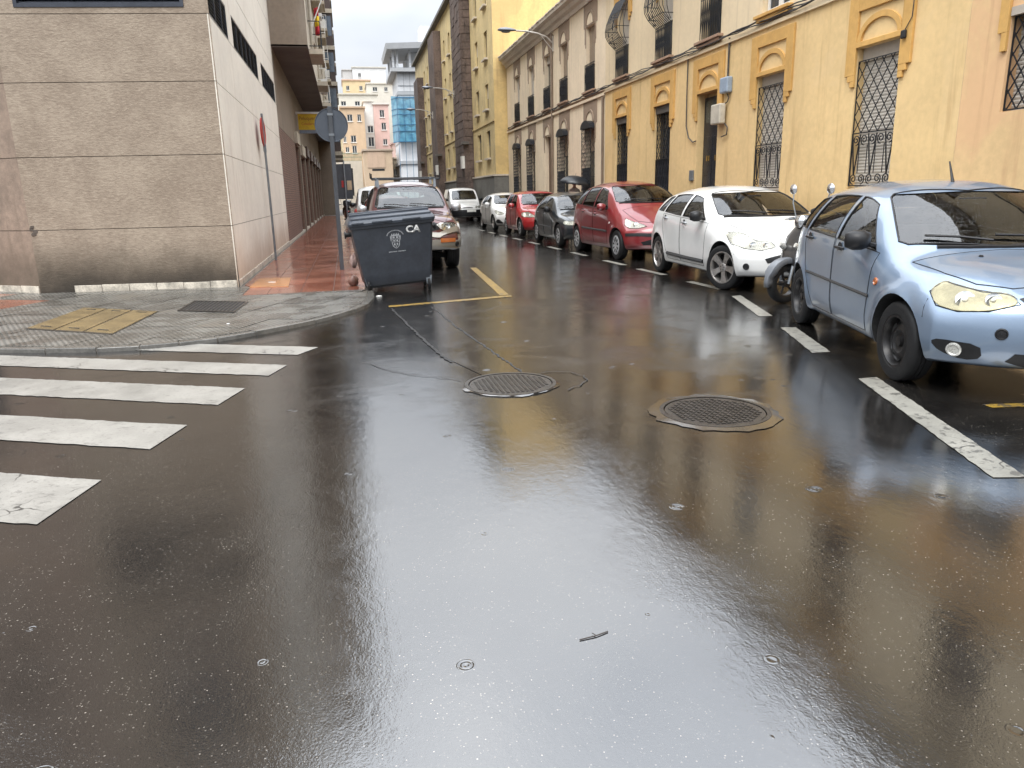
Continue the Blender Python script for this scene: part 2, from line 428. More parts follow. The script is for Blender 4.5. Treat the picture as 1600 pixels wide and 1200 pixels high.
def marking_mat(name, col, wear=0.5):
    t = NT(name); p = t.pos()
    n = t.noise(p, 5.0, 6, 0.7); f = t.noise(p, 45.0, 3, 0.6)
    c = t.mix(t.ramp(n, 0.3, 0.7), tuple(x*0.80 for x in col), col)
    c = t.mix(t.ramp(f, 0.55, 0.72, 0.0, 0.5), c, (0.10, 0.092, 0.082))
    c = t.mix(t.ramp(t.noise(p, 1.1, 5, 0.65), 0.42, 0.68, 0.0, 0.5), c, tuple(x*0.42 for x in col))
    cw = t.n('ShaderNodeVectorMath'); cw.operation = 'ADD'
    nz = t.n('ShaderNodeTexNoise'); nz.inputs['Scale'].default_value = 6.0; t.l(p, nz.inputs['Vector'])
    sc = t.n('ShaderNodeVectorMath'); sc.operation = 'SCALE'; sc.inputs['Scale'].default_value = 0.25; t.l(nz.outputs['Color'], sc.inputs[0])
    t.l(p, cw.inputs[0]); t.l(sc.outputs[0], cw.inputs[1])
    e = t.ramp(t.voro(cw.outputs[0], 2.6, 'DISTANCE_TO_EDGE'), 0.004, 0.020, 1.0, 0.0)
    c = t.mix(t.math('MULTIPLY', e, t.ramp(t.noise(p, 1.7, 3), 0.52, 0.64)), c, (0.035, 0.033, 0.030))
    chipm = t.ramp(t.noise(p, 13.0, 5, 0.7), 0.62-0.10*wear, 0.66-0.10*wear)
    c = t.mix(t.math('MULTIPLY', chipm, wear), c, (0.045, 0.042, 0.038))
    t.set(Base_Color=c, Roughness=0.34, Normal=t.bump(t.noise(p, 75.0, 3, 0.6), 0.0012))
    MATS[name] = t.m
    return t.m
M_ZEBRA = marking_mat('worn_white_marking', (0.285, 0.272, 0.245), 0.35)
M_DASH = marking_mat('worn_cream_marking', (0.275, 0.265, 0.23), 0.7)
M_YELLOW = marking_mat('worn_yellow_marking', (0.30, 0.185, 0.03), 1.0)

def sheet(name, polys, z, mat, kind=None, parent=None):
    mb = MB()
    for q in polys: mb.poly([(x, y, z) for x, y in q])
    return mk(name, mb, mat, parent, kind=kind, recalc=False)
def strip(name, q, z, mat, label, cat, group=None):
    """one painted marking: a thin sheet with slightly ragged long edges"""
    (a, b, c, d) = [Vector((*p, z)) for p in q]
    n = max(2, int((d-a).length/0.06)); mb = MB(); L_, R_ = [], []
    for i in range(n+1):
        t = i/n; j = lambda: rnd.uniform(-1, 1)*min(0.008, 0.025*(b-a).length)
        l = a.lerp(d, t); r = b.lerp(c, t); w = (r-l).normalized()
        L_.append(l+w*j()); R_.append(r+w*j())
    for i in range(n): mb.poly([L_[i], R_[i], R_[i+1], L_[i+1]])
    o = mk(name, mb, mat, recalc=False)
    return tag(o, label, cat, group)

mb = MB()
mb.poly([(-700, -300, -0.03), (700, -300, -0.03), (700, 1200, -0.03), (-700, 1200, -0.03)])
mk('ground', mb, pm('ground_far', (0.05, 0.048, 0.045), 0.4), kind='structure', recalc=False)
mb = MB()
mb.poly([(-45, -30, 0), (45, -30, 0), (45, 200, 0), (-45, 200, 0)])
mk('road', mb, M_ROAD, kind='structure', recalc=False)

# zebra crossing: five bars
d = Vector((-0.902, 0.432))
zeb = [((-.37, 7.38), (-.55, 7.06)), ((-.61, 6.64), (-.73, 6.27)), ((-.87, 5.89), (-1.00, 5.44)), ((-1.12, 4.97), (-1.24, 4.52)), ((-1.37, 4.05), (-1.49, 3.52))]
zl = ['white crossing bar nearest the kerb and its drain grate', 'white crossing bar second from the kerb', 'white crossing bar third from the kerb, the middle one',
      'white crossing bar fourth from the kerb', 'white crossing bar farthest from the kerb, fifth of the zebra']
for (a, b), lab in zip(zeb, zl):
    a2 = Vector(a)+d*4.2; b2 = Vector(b)+d*4.2
    strip('crossing_bar', (a, b, b2, a2), 0.004, M_ZEBRA, lab, 'road marking', 'bars of the zebra crossing')
dash = [((3.69, 4.78), (3.85, 4.78), (3.19, 2.83), (3.03, 2.87), 'long white line dash in front of the blue hatchback'),
        ((4.33, 6.88), (4.48, 6.84), (4.08, 5.68), (3.91, 5.69), 'white dash beside the front wheel of the blue hatchback'),
        ((5.02, 9.20), (5.16, 9.21), (4.65, 7.56), (4.49, 7.58), 'white dash beside the scooter wheel'),
        ((5.16, 10.95), (5.30, 10.97), (5.32, 9.92), (5.18, 9.90), 'white dash under the front wheel of the white hatchback'),
        ((5.18, 13.15), (5.31, 13.15), (5.33, 12.0), (5.20, 12.0), 'white dash beside the rear wheel of the white hatchback'),
        ((5.19, 15.1), (5.32, 15.1), (5.33, 13.95), (5.20, 13.95), 'white dash in front of the red people carrier')]
for y, w in ((16.4, 'beside the doors of the red people carrier'), (18.6, 'between the red people carrier and the dark saloon'), (20.8, 'beside the doors of the dark saloon'), (23.0, 'between the dark saloon and the bright red car'), (25.2, 'beside the bright red small car'), (27.4, 'between the bright red car and the white one behind'), (29.6, 'beside the front wheel of the farther white hatchback')):
    dash.append(((5.2, y+1.1), (5.33, y+1.1), (5.33, y), (5.2, y), 'white dash '+w))
for q in dash:
    strip('lane_dash', q[:4], 0.004, M_DASH, q[4], 'road marking', 'dashes of the parking lane')
strip('yellow_line', ((.45, 9.84), (.45, 9.99), (2.22, 10.43), (2.20, 10.26)), 0.004, M_YELLOW, 'worn yellow line crossing the asphalt below the bin', 'road marking')
strip('yellow_line', ((2.06, 10.44), (2.20, 10.47), (2.44, 14.75), (2.32, 14.75)), 0.004, M_YELLOW, 'worn yellow line running up the street beside the bin and off-roader', 'road marking')
strip('yellow_line', ((4.0, 3.95), (4.0, 3.87), (6.2, 3.45), (6.2, 3.53)), 0.004, marking_mat('ghost_yellow_marking', (0.30, 0.19, 0.03), 1.0), 'almost erased yellow line under the nose of the blue hatchback', 'road marking')

# trench patch with its cracked edges
o = sheet('asphalt_patch', [[(.47, 9.72), (.99, 9.66), (1.10, 8.0), (1.30, 5.72), (.98, 5.72), (.74, 6.62), (.60, 8.2)]], 0.004, M_PATCH)
tag(o, 'smooth strip of patched asphalt running from the bin to the manhole', 'asphalt patch')
M_CRACK = pm('dark_crack', (0.008, 0.008, 0.008), 0.6)  # plain dark colour of the crack ribbons
def crack(pts, w, lab):
    mb = MB(); P = []
    for a, b in zip(pts, pts[1:]):
        a, b = Vector(a), Vector(b); n = max(2, int((b-a).length/0.05))
        P += [a.lerp(b, i/n)+Vector((rnd.uniform(-.013, .013), rnd.uniform(-.013, .013))) for i in range(n)]
    P.append(Vector(pts[-1]))
    for i in range(len(P)-1):
        dd = (P[i+1]-P[i]).normalized(); nn = Vector((-dd.y, dd.x)); w0 = w*rnd.uniform(.4, 1.2); w1 = w*rnd.uniform(.4, 1.2)
        mb.poly([(*(P[i]-nn*w0), .0065), (*(P[i+1]-nn*w1), .0065), (*(P[i+1]+nn*w1), .0065), (*(P[i]+nn*w0), .0065)])
    o = mk('road_crack', mb, M_CRACK, recalc=False)
    tag(o, lab, 'crack', 'cracks in the asphalt')
crack([(.99, 9.66), (1.10, 8.0), (1.30, 5.75)], 0.012, 'long crack along the patch edge towards the manhole')
crack([(.47, 9.72), (.60, 8.2), (.74, 6.62), (.80, 6.3)], 0.016, 'ragged crack along the kerb-side edge of the patch')
crack([(.05, 6.55), (.22, 6.2), (.40, 5.95), (.62, 5.78), (.78, 5.62)], 0.006, 'crack running from the crossing to the smaller manhole')
crack([(1.40, 5.66), (1.55, 5.70), (1.68, 5.62), (1.74, 5.48), (1.72, 5.32), (1.62, 5.2), (1.5, 5.1)], 0.007, 'curved crack around the smaller manhole')

# manholes
M_CASTIRON = pm('cast_iron', (0.045, 0.040, 0.036), 0.30, 0.5, var=0.3, scale=12, bump=0.001, bscale=120)
M_COLLAR = road_mat('manhole_collar', (0.032, 0.024, 0.016), film=0.3, speck=0.6)
def manhole(c, r, collar, lab):
    root = empty('manhole', (*c, 0), label=lab, cat='manhole cover', group='manholes in the road')
    mb = MB(); n = 40
    out = [(c[0]+math.cos(2*math.pi*i/n)*collar*rnd.uniform(.93, 1.06), c[1]+math.sin(2*math.pi*i/n)*collar*rnd.uniform(.93, 1.06), .005) for i in range(n)]
    mid_ = [(c[0]+math.cos(2*math.pi*i/n)*(r+.03), c[1]+math.sin(2*math.pi*i/n)*(r+.03), .011) for i in range(n)]
    mb.add(out+mid_, [(i, (i+1) % n, n+(i+1) % n, n+i) for i in range(n)])
    mk('collar', mb, M_COLLAR, root, True)
    mb = MB().lathe([(r+.035, 0), (r+.035, .013), (r+.008, .013), (r+.008, .006)], c=(*c, 0), n=40, cap=False)
    mk('rim', mb, M_CASTIRON, root)
    mb = MB().lathe([(r, 0), (r, .009), (0.001, .009)], c=(*c, 0), n=40)
    mk('cover', mb, M_CASTIRON, root)
    mb = MB(); st = r/8.6
    for i in range(-9, 10):
        for j in range(-9, 10):
            x, y = i*st, j*st
            if math.hypot(x, y) > r-.03: continue
            k = st*.30
            mb.box(c[0]+x-k, c[0]+x+k, c[1]+y-k, c[1]+y+k, .008, .014)
    mk('tread_studs', mb, M_CASTIRON, root, kind='stuff')
manhole((1.13, 5.40), .315, .37, 'round cast iron manhole cover at the end of the patched strip')
manhole((2.26, 4.29), .32, .42, 'round cast iron manhole cover with a broad brown mortar collar')

# ------------------------------------------------------------------ pavements
SW = 0.045
KERB = [(.30, 90), (.30, 11.0), (.27, 10.55), (.19, 10.05), (.02, 9.6), (-.19, 9.25), (-.45, 8.88), (-.74, 8.57), (-1.05, 8.28), (-1.40, 8.03), (-1.75, 7.90), (-2.1, 7.83), (-2.5, 7.85), (-3.0, 7.98), (-3.6, 8.20), (-6.5, 9.35), (-14, 12.3)]
M_TACT = None
def tactile_mat():
    t = NT('ribbed_grey_paving'); p = t.pos(rot=(0, 0, R(-25)))
    n = t.noise(t.pos(), 2.2, 5, 0.6)
    oi = t.n('ShaderNodeObjectInfo')
    c = t.mix(t.ramp(n, 0.32, 0.7), (0.085, 0.080, 0.070), (0.19, 0.18, 0.16))
    c = t.mix(t.math('MULTIPLY', oi.outputs['Random'], 0.35), c, (0.07, 0.065, 0.06))
    c = t.mix(t.ramp(t.noise(t.pos(), 1.1, 4, 0.6), 0.55, 0.7, 0.0, 0.4), c, (0.13, 0.095, 0.06))
    wv = t.n('ShaderNodeTexWave'); wv.inputs['Scale'].default_value = 6.0; wv.inputs['Distortion'].default_value = 0.3; t.l(p, wv.inputs['Vector'])
    wv2 = t.n('ShaderNodeTexWave'); wv2.bands_direction = 'Y'; wv2.inputs['Scale'].default_value = 6.0; t.l(p, wv2.inputs['Vector'])
    h = t.math('MAXIMUM', wv.outputs['Fac'], t.math('MULTIPLY', wv2.outputs['Fac'], 0.6))
    c = t.mix(t.ramp(h, 0.2, 0.6, 0.85, 0.0), c, (0.028, 0.032, 0.03))
    t.set(Base_Color=c, Roughness=t.ramp(n, 0.3, 0.7, 0.18, 0.36), IOR=1.6, Normal=t.bump(h, 0.004))
    return t.m
M_TACT = tactile_mat()
def red_mat():
    t = NT('wet_red_paving'); p = t.pos(); oi = t.n('ShaderNodeObjectInfo')
    n = t.noise(p, 1.4, 5, 0.6)
    c = t.mix(t.ramp(n, 0.3, 0.7), (0.155, 0.046, 0.028), (0.25, 0.088, 0.052))
    c = t.mix(t.math('MULTIPLY', oi.outputs['Random'], 0.5), c, (0.21, 0.085, 0.055))
    c = t.mix(t.ramp(t.noise(p, 0.6, 4), 0.55, 0.75, 0.0, 0.45), c, (0.33, 0.22, 0.17))
    wv = t.n('ShaderNodeTexWave'); wv.bands_direction = 'Y'; wv.inputs['Scale'].default_value = 3.3; wv.inputs['Distortion'].default_value = 0.4; t.l(p, wv.inputs['Vector'])
    g = t.ramp(wv.outputs['Fac'], 0.02, 0.10, 1.0, 0.0)
    c = t.mix(t.math('MULTIPLY', g, 0.45), c, (0.10, 0.05, 0.035))
    h = t.math('ADD', t.math('MULTIPLY', t.noise(p, 30, 3), 0.5), t.math('MULTIPLY', g, -0.5))
    t.set(Base_Color=c, Roughness=t.ramp(n, 0.3, 0.7, 0.10, 0.24), IOR=1.75, Normal=t.bump(h, 0.0018))
    return t.m
M_RED = red_mat()
M_JOINT = pm('paving_joint', (0.11, 0.095, 0.08), 0.45, var=0.2)
M_KERB = pm('granite_kerb', (0.105, 0.099, 0.088), 0.24, var=0.25, scale=5, bump=0.0015, bscale=70, spec=1.6)

region = KERB+[(-14, 19.5), (-6.1, 14.1), (-4.87, 13.22), (-1.81, 12.84), (-1.81, 90)]
mb = MB(); n = len(region)
mb.prism([(x, y, 0.0) for x, y in region], (0, 0, SW-.012))
pave = mk('pavement', mb, M_JOINT, kind='structure')
# kerb stones follow the edge
pts = [Vector(p) for p in KERB]
path = [pts[0]]
for a, b in zip(pts, pts[1:]):
    m = max(1, round((b-a).length/0.8)) if (b-a).length > 1.0 else 1
    for i in range(1, m+1): path.append(a.lerp(b, i/m))
def off(i, dd):
    a = path[max(0, i-1)]; b = path[min(len(path)-1, i+1)]; t = (b-a).normalized()
    return path[i]+Vector((t.y, -t.x))*dd
for i in range(len(path)-1):
    if path[i].y > 60: continue
    a0, b0 = off(i, -.012), off(i+1, -.012); a1, b1 = off(i, .10), off(i+1, .10)
    e = (b0-a0).normalized()*.004
    a0 += e; a1 += e; b0 -= e; b1 -= e
    h = SW+rnd.uniform(-.003, .004); rc = .012
    mb = MB()
    mb.hexa([(*a0, -.02), (*b0, -.02), (*b1, -.02), (*a1, -.02), (*(a0+(a1-a0)*.08), h), (*(b0+(b1-b0)*.08), h), (*b1, h), (*a1, h)])
    mk('kerb_stone', mb, M_KERB, pave, bevel=.008)
# slabs: red ones up the street, ribbed grey ones round the corner
inner = [p for p in region]
def slab(name, cx, cy, sx, sy, ang, reg, mat, h, gap=.006):
    ca, sa = math.cos(ang), math.sin(ang)
    q = [(cx+x*ca-y*sa, cy+x*sa+y*ca) for x, y in ((-sx/2+gap, -sy/2+gap), (sx/2-gap, -sy/2+gap), (sx/2-gap, sy/2-gap), (-sx/2+gap, sy/2-gap))]
    c = clip_poly(reg, q)
    if len(c) < 3: return
    ar = abs(sum(c[i-1][0]*c[i][1]-c[i][0]*c[i-1][1] for i in range(len(c))))/2
    if ar < .012: return
    mb = MB().prism([(x, y, SW-.03) for x, y in c], (0, 0, .03+h))
    mk(name, mb, mat, pave)
red_reg = [(.195, 11.62), (.195, 64), (-1.74, 64), (-1.74, 13.0), (-1.60, 12.7), (-1.6, 11.62)]
y = 11.62
rows = 0
while y < 60:
    sy = .6 if y < 24 else (1.2 if y < 36 else 2.4)
    for k in range(4):
        slab('paving_slab', -1.74+.484*(k+.5), y+sy/2, .484, sy, 0, red_reg, M_RED, rnd.uniform(-.002, .002), .0045)
    y += sy
cor = []
for i, p in enumerate(path):
    if p.y < 12.0 and p.x > -9.5: cor.append(tuple(off(i, .105)))
cor_reg = cor+[(-9.5, 16.1), (-6.1, 14.02), (-4.87, 13.15), (-1.83, 12.77), (-1.62, 12.6), (-1.62, 11.60), (.195, 11.60)]
ang = R(-25.6)
for i in range(-8, 18):
    for j in range(-8, 14):
        cx, cy = -2.5+i*.62*math.cos(ang)-j*.62*math.sin(ang), 9.5+i*.62*math.sin(ang)+j*.62*math.cos(ang)
        if -9.5 < cx < .4 and 7.6 < cy < 15.8: slab('paving_slab', cx, cy, .62, .62, ang, cor_reg, M_RED if (cx < -4.25 and cy > 11.2 and cy+cx*.75 < 8.9) else M_TACT, rnd.uniform(-.003, .003))
# covers and drain let into the pavement
M_OCHRE = pm('ochre_cover', (0.165, 0.118, 0.052), 0.24, var=0.25, scale=5, bump=0.002, bscale=60, spec=1.6)
M_ORANGE = pm('orange_cover', (0.36, 0.15, 0.045), 0.2, var=0.2, scale=5, bump=0.001, spec=1.7)
def quadbox(mb, q, z0, z1): return mb.hexa([(*p, z0) for p in q]+[(*p, z1) for p in q])
def lerp2(q, u, v):
    a = Vector(q[0]).lerp(Vector(q[1]), u); b = Vector(q[3]).lerp(Vector(q[2]), u); return tuple(a.lerp(b, v))
q = [(-3.69, 9.36), (-2.56, 8.60), (-2.46, 10.28), (-3.58, 11.06)]
root = empty('utility_cover', (-3.1, 9.8, 0), label='ochre three-leaf utility cover let into the grey corner pavement', cat='utility cover')
mk('frame', quadbox(MB(), q, .03, SW+.003), M_CASTIRON, root)
for k in range(3):
    u0, u1 = k/3+.012, (k+1)/3-.012
    mk('leaf', quadbox(MB(), [lerp2(q, u0, .03), lerp2(q, u1, .03), lerp2(q, u1, .97), lerp2(q, u0, .97)], .03, SW+.009), M_OCHRE, root, bevel=.004)
    for v in (.10, .88): mk('lifting_slot', quadbox(MB(), [lerp2(q, (u0+u1)/2-.06, v), lerp2(q, (u0+u1)/2+.06, v), lerp2(q, (u0+u1)/2+.06, v+.02), lerp2(q, (u0+u1)/2-.06, v+.02)], .03, SW+.012), M_DARK, root)
q = [(-1.62, 12.62), (-1.0, 12.45), (-1.06, 13.9), (-1.62, 13.95)]
root = empty('utility_cover', (-1.3, 13.2, 0), label='orange metal cover set in the red pavement beside the pale wall', cat='utility cover')
mk('plate', quadbox(MB(), q, .03, SW+.008), M_ORANGE, root, bevel=.003)
mk('lifting_slot', quadbox(MB(), [lerp2(q, .4, .45), lerp2(q, .6, .45), lerp2(q, .6, .5), lerp2(q, .4, .5)], .05, SW+.011), M_WHITE, root)
q = [(-2.23, 10.22), (-1.47, 9.80), (-1.42, 10.77), (-2.2, 11.18)]
root = empty('drain_grate', (-1.85, 10.5, 0), label='dark slotted drain grate in the grey corner pavement', cat='drain grate')
mk('pit', quadbox(MB(), q, .02, SW+.0035), M_DARK, root)
mb = MB()
for (u0, u1, v0, v1) in ((0, 1, 0, .05), (0, 1, .95, 1), (0, .04, .05, .95), (.96, 1, .05, .95)):
    quadbox(mb, [lerp2(q, u0, v0), lerp2(q, u1, v0), lerp2(q, u1, v1), lerp2(q, u0, v1)], .03, SW+.01)
mk('frame', mb, M_CASTIRON, root)
for k in range(13):
    u = .06+k*.069
    mk('bar', quadbox(MB(), [lerp2(q, u, .05), lerp2(q, u+.03, .05), lerp2(q, u+.03, .95), lerp2(q, u, .95)], .03, SW+.008), M_CASTIRON, root)
# orange slab at the left edge
# right-hand pavement under the facades
mb = MB().box(7.3, 8.25, 1.5, 60, 0, .12)
p2 = mk('pavement', mb, pm('grey_paving', (0.16, 0.15, 0.135), 0.35, var=0.2, bump=0.001), kind='structure')
for k in range(60):
    y = 1.5+k*.97
    mk('kerb_stone', MB().box(7.15, 7.297, y+.004, y+.966, -.02, .125), M_KERB, p2, bevel=.01)

# ------------------------------------------------------------------ right-hand houses (facade plane X = 8.2)
FX = 8.2
FR = Face((FX, 0, 0), (0, 1, 0), (-1, 0, 0))        # u = world Y, o = towards the street
M_YEL = wall_mat('ochre_yellow_render', (0.70, 0.50, 0.245), (0.36, 0.215, 0.085), 0.60, 0.45, 1.6, 0.07, 0.0015, col2=(0.68, 0.50, 0.27), patch=0.35)
M_CREAM = wall_mat('cream_render', (0.70, 0.57, 0.38), (0.34, 0.255, 0.17), 0.45, 0.0, 1.0, 0.05, 0.0015)
M_CREAM2 = wall_mat('pale_cream_render', (0.76, 0.635, 0.465), (0.30, 0.235, 0.165), 0.42, 0.25, 1.5, 0.06, 0.0015)
M_PEACH = wall_mat('peach_render', (0.69, 0.480, 0.245), (0.40, 0.20, 0.11), 0.55, 0.3, 1.6, 0.08, 0.0015, col2=(0.66, 0.405, 0.225), patch=0.7)
M_TRIM = wall_mat('ochre_trim', (0.58, 0.34, 0.105), (0.26, 0.15, 0.06), 0.45, 0, 1, 0.10, 0.001)
M_TRIMB = wall_mat('mauve_brown_trim', (0.29, 0.215, 0.155), (0.14, 0.10, 0.08), 0.4, 0, 1, 0.10, 0.001)
M_PINKT = wall_mat('dusty_sill', (0.33, 0.215, 0.145), (0.12, 0.09, 0.07), 0.5, 0, 1, 0.10, 0.001)
M_CORN = wall_mat('pale_cornice', (0.62, 0.55, 0.46), (0.30, 0.25, 0.20), 0.45, 0, 1, 0.08, 0.001)
M_SHUT = pm('shutter_slats', (0.56, 0.52, 0.46), 0.5, var=0.06)
M_SHUTBOX = pm('shutter_box', (0.42, 0.37, 0.31), 0.6, var=0.08)
M_SHUTG = pm('grey_shutter_box', (0.115, 0.105, 0.095), 0.5, var=0.1)
M_SHUTBR = pm('tan_shutter', (0.34, 0.27, 0.20), 0.5, var=0.08)
M_PLATE = pm('black_iron_plate', (0.020, 0.023, 0.030), 0.3, 0.2, var=0.2)

def rbox(name, u0, u1, o0, o1, z0, z1, mat, par, bevel=0.0):
    return mk(name, fbox(MB(), FR, u0, u1, o0, o1, z0, z1), mat, par, bevel=bevel)
def wseg(mb, c, a, b, r):
    """straight iron bar between (u,o,z) points relative to bay centre c"""
    mb.tube([FR.p(c+a[0], a[1], a[2]), FR.p(c+b[0], b[1], b[2])], r, 4)
def spiral(mb, c, cu, cz, r0, turns, sgn, o, th):
    P = []
    for i in range(22):
        t = i/21; a = -math.pi/2+sgn*2*math.pi*turns*t; rr = r0*(1-0.82*t)
        P.append(FR.p(c+cu+math.cos(a)*rr, o, cz+r0+math.sin(a)*rr if False else cz+math.sin(a)*rr))
    mb.tube(P, th, 4)
def lattice(c, hw, z0, z1, o, pu, pz, th):
    """crossing diagonal bars clipped to the opening"""
    mb = MB(); k = pz/pu
    for sg in (1, -1):
        i0 = int(-(z1-z0)/pz)-int(2*hw/pu)-2
        for i in range(i0, -i0+1):
            # z = z0 + i*pz + sg*k*(u+hw)
            us = [-hw, hw]
            pts = []
            for u in us:
                z = z0+i*pz+sg*k*(u+hw)
                if z0 <= z <= z1: pts.append((u, z))
            for z in (z0, z1):
                u = (z-z0-i*pz)/(sg*k)-hw
                if -hw < u < hw: pts.append((u, z))
            if len(pts) >= 2:
                pts.sort(); a, b = pts[0], pts[-1]
                if abs(a[0]-b[0]) > .01: wseg(mb, c, (a[0], o, a[1]), (b[0], o, b[1]), th)
    wseg(mb, c, (-hw, o, z1), (hw, o, z1), th*1.3); wseg(mb, c, (-hw, o, z0), (hw, o, z0), th*1.3)
    wseg(mb, c, (-hw, o, z0), (-hw, o, z1), th*1.3); wseg(mb, c, (hw, o, z0), (hw, o, z1), th*1.3)
    return mb
def scrolls(c, hw, z0, z1, o):
    mb = MB(); n = 5; w = 2*hw/n; r = .085
    for z in (z0, z1): wseg(mb, c, (-hw, o, z), (hw, o, z), .012)
    for i in range(n):
        cu = -hw+(i+.5)*w
        spiral(mb, c, cu, z1-r-.02, r, 1.6, 1 if i % 2 else -1, o, .009)
        spiral(mb, c, cu, z0+r+.02, r, 1.6, -1 if i % 2 else 1, o, .009)
    for i in range(n+1):
        u = -hw+i*w
        tgt = u+w*(.5 if i % 2 == 0 else -.5)*1.0
        wseg(mb, c, (u if i % 2 else min(hw, max(-hw, u)), o, z1-.02), (min(hw, max(-hw, tgt)), o, z0+2*r), .011)
        wseg(mb, c, (u, o+.006, z1-2*r-.02), (u, o+.006, z0+2*r+.02), .007)
    wseg(mb, c, (-hw, o, z0), (-hw, o, z1), .014); wseg(mb, c, (hw, o, z0), (hw, o, z1), .014)
    return mb
def shutter(name, u0, u1, z0, z1, o, mat, par, pitch=.05):
    mb = MB(); n = int((z1-z0)/pitch)
    for i in range(n):
        a = z0+(z1-z0)*i/n; b = z0+(z1-z0)*(i+1)/n; m = b-(b-a)*.22
        mb.poly([FR.p(u0, o, a), FR.p(u1, o, a), FR.p(u1, o+.006, (a+m)/2), FR.p(u0, o+.006, (a+m)/2)])
        mb.poly([FR.p(u0, o+.006, (a+m)/2), FR.p(u1, o+.006, (a+m)/2), FR.p(u1, o, m), FR.p(u0, o, m)])
        mb.poly([FR.p(u0, o, m), FR.p(u1, o, m), FR.p(u1, o-.010, m+.002), FR.p(u0, o-.010, m+.002)])
        mb.poly([FR.p(u0, o-.010, m+.002), FR.p(u1, o-.010, m+.002), FR.p(u1, o, b), FR.p(u0, o, b)])
    return mk(name, mb, mat, par, recalc=False)
def arch_ring(mb, c, hw, zs, rise, th, o0, o1, n=16):
    for i in range(n):
        q = []
        for t in (math.pi*i/n, math.pi*(i+1)/n):
            q.append(((hw)*math.cos(t), zs+rise*math.sin(t), (hw-th)*math.cos(t), zs+(rise-th)*math.sin(t)))
        (a, b, a2, b2), (d, e, d2, e2) = q
        mb.hexa([FR.p(c+a, o0, b), FR.p(c+d, o0, e), FR.p(c+d2, o0, e2), FR.p(c+a2, o0, b2), FR.p(c+a, o1, b), FR.p(c+d, o1, e), FR.p(c+d2, o1, e2), FR.p(c+a2, o1, b2)])
def surround(c, base, style, par, hw=.5, mat=None):
    """stepped Moorish window surround; base = z of the opening's head"""
    b = base
    mb = MB(); ow = hw+.24
    if style == 'flat':      # painted panel behind the arch
        pts = [(-ow, b), (-ow, b+.70), (ow, b+.70), (ow, b)]
        mb.prism([FR.p(c+u, 0, z) for u, z in pts], FR.n*.014)
        for s in (-1, 1):
            fbox(mb, FR, *sorted((c+s*(hw+.002), c+s*(hw+.12))), 0, .018, b-.50, b)
            fbox(mb, FR, *sorted((c+s*(hw+.002), c+s*(hw+.06))), 0, .016, b-.62, b-.50)
        mk('window_surround', mb, M_TRIMB, par)
        mb = MB(); arch_ring(mb, c, hw-.06, b+.06, .40, .075, .014, .05)
        mk('arch', mb, mat, par)
        mb = MB(); n = 14
        P = [(c+(hw-.135)*math.cos(math.pi*i/n), b+.05+.325*math.sin(math.pi*i/n)) for i in range(n+1)]
        mb.prism([FR.p(u, .014, z) for u, z in P], FR.n*.012)
        mk('arch_panel', mb, M_CREAM2, par)
        return
    for s in (-1, 1):
        fbox(mb, FR, *sorted((c+s*(hw+.005), c+s*ow)), 0, .045, b-.40, b+.76)
        fbox(mb, FR, *sorted((c+s*(hw+.005), c+s*(hw+.17))), 0, .043, b-.49, b-.40)
        fbox(mb, FR, *sorted((c+s*(hw+.005), c+s*(hw+.10))), 0, .041, b-.58, b-.49)
    fbox(mb, FR, c-hw-.003, c+hw+.003, 0, .043, b+.54, b+.758)
    mk('window_surround', mb, M_TRIM, par, bevel=.006)
    mb = MB(); arch_ring(mb, c, hw, b+.09, .36, .085, 0, .038)
    mk('arch', mb, M_TRIM, par)
    mk('lintel', fbox(MB(), FR, c-hw-.004, c+hw+.004, 0, .05, b, b+.085), M_TRIM, par, bevel=.008)

BAYS_A = [(10.87, 'lattice'), (13.92, 'lattice'), (16.55, 'door'), (19.10, 'dark'), (22.10, 'dark')]
BAYS_B = [(25.12, 'hood'), (28.22, 'hood'), (30.62, 'doorb'), (33.30, 'hood'), (36.05, 'hood')]
ZH, ZB, UH, UB = 3.54, 1.05, 6.66, 4.66
def house(root, u0, u1, ztop, split, ops_lo, ops_hi, m_lo, m_hi):
    mb = fwall(MB(), FR, u0, u1, 0, split, ops_lo, .24); mk('lower_wall', mb, m_lo, root, recalc=False)
    mb = fwall(MB(), FR, u0, u1, split, ztop, ops_hi, .24); mk('upper_wall', mb, m_hi, root, recalc=False)
    mb = MB(); D = -9.0
    for u in (u0, u1): mb.poly([FR.p(u, 0, 0), FR.p(u, D, 0), FR.p(u, D, ztop), FR.p(u, 0, ztop)])
    mb.poly([FR.p(u0, D, 0), FR.p(u1, D, 0), FR.p(u1, D, ztop), FR.p(u0, D, ztop)])
    mb.poly([FR.p(u0, 0, ztop), FR.p(u1, 0, ztop), FR.p(u1, D, ztop), FR.p(u0, D, ztop)])
    mk('side_and_roof', mb, m_hi, root, recalc=False)
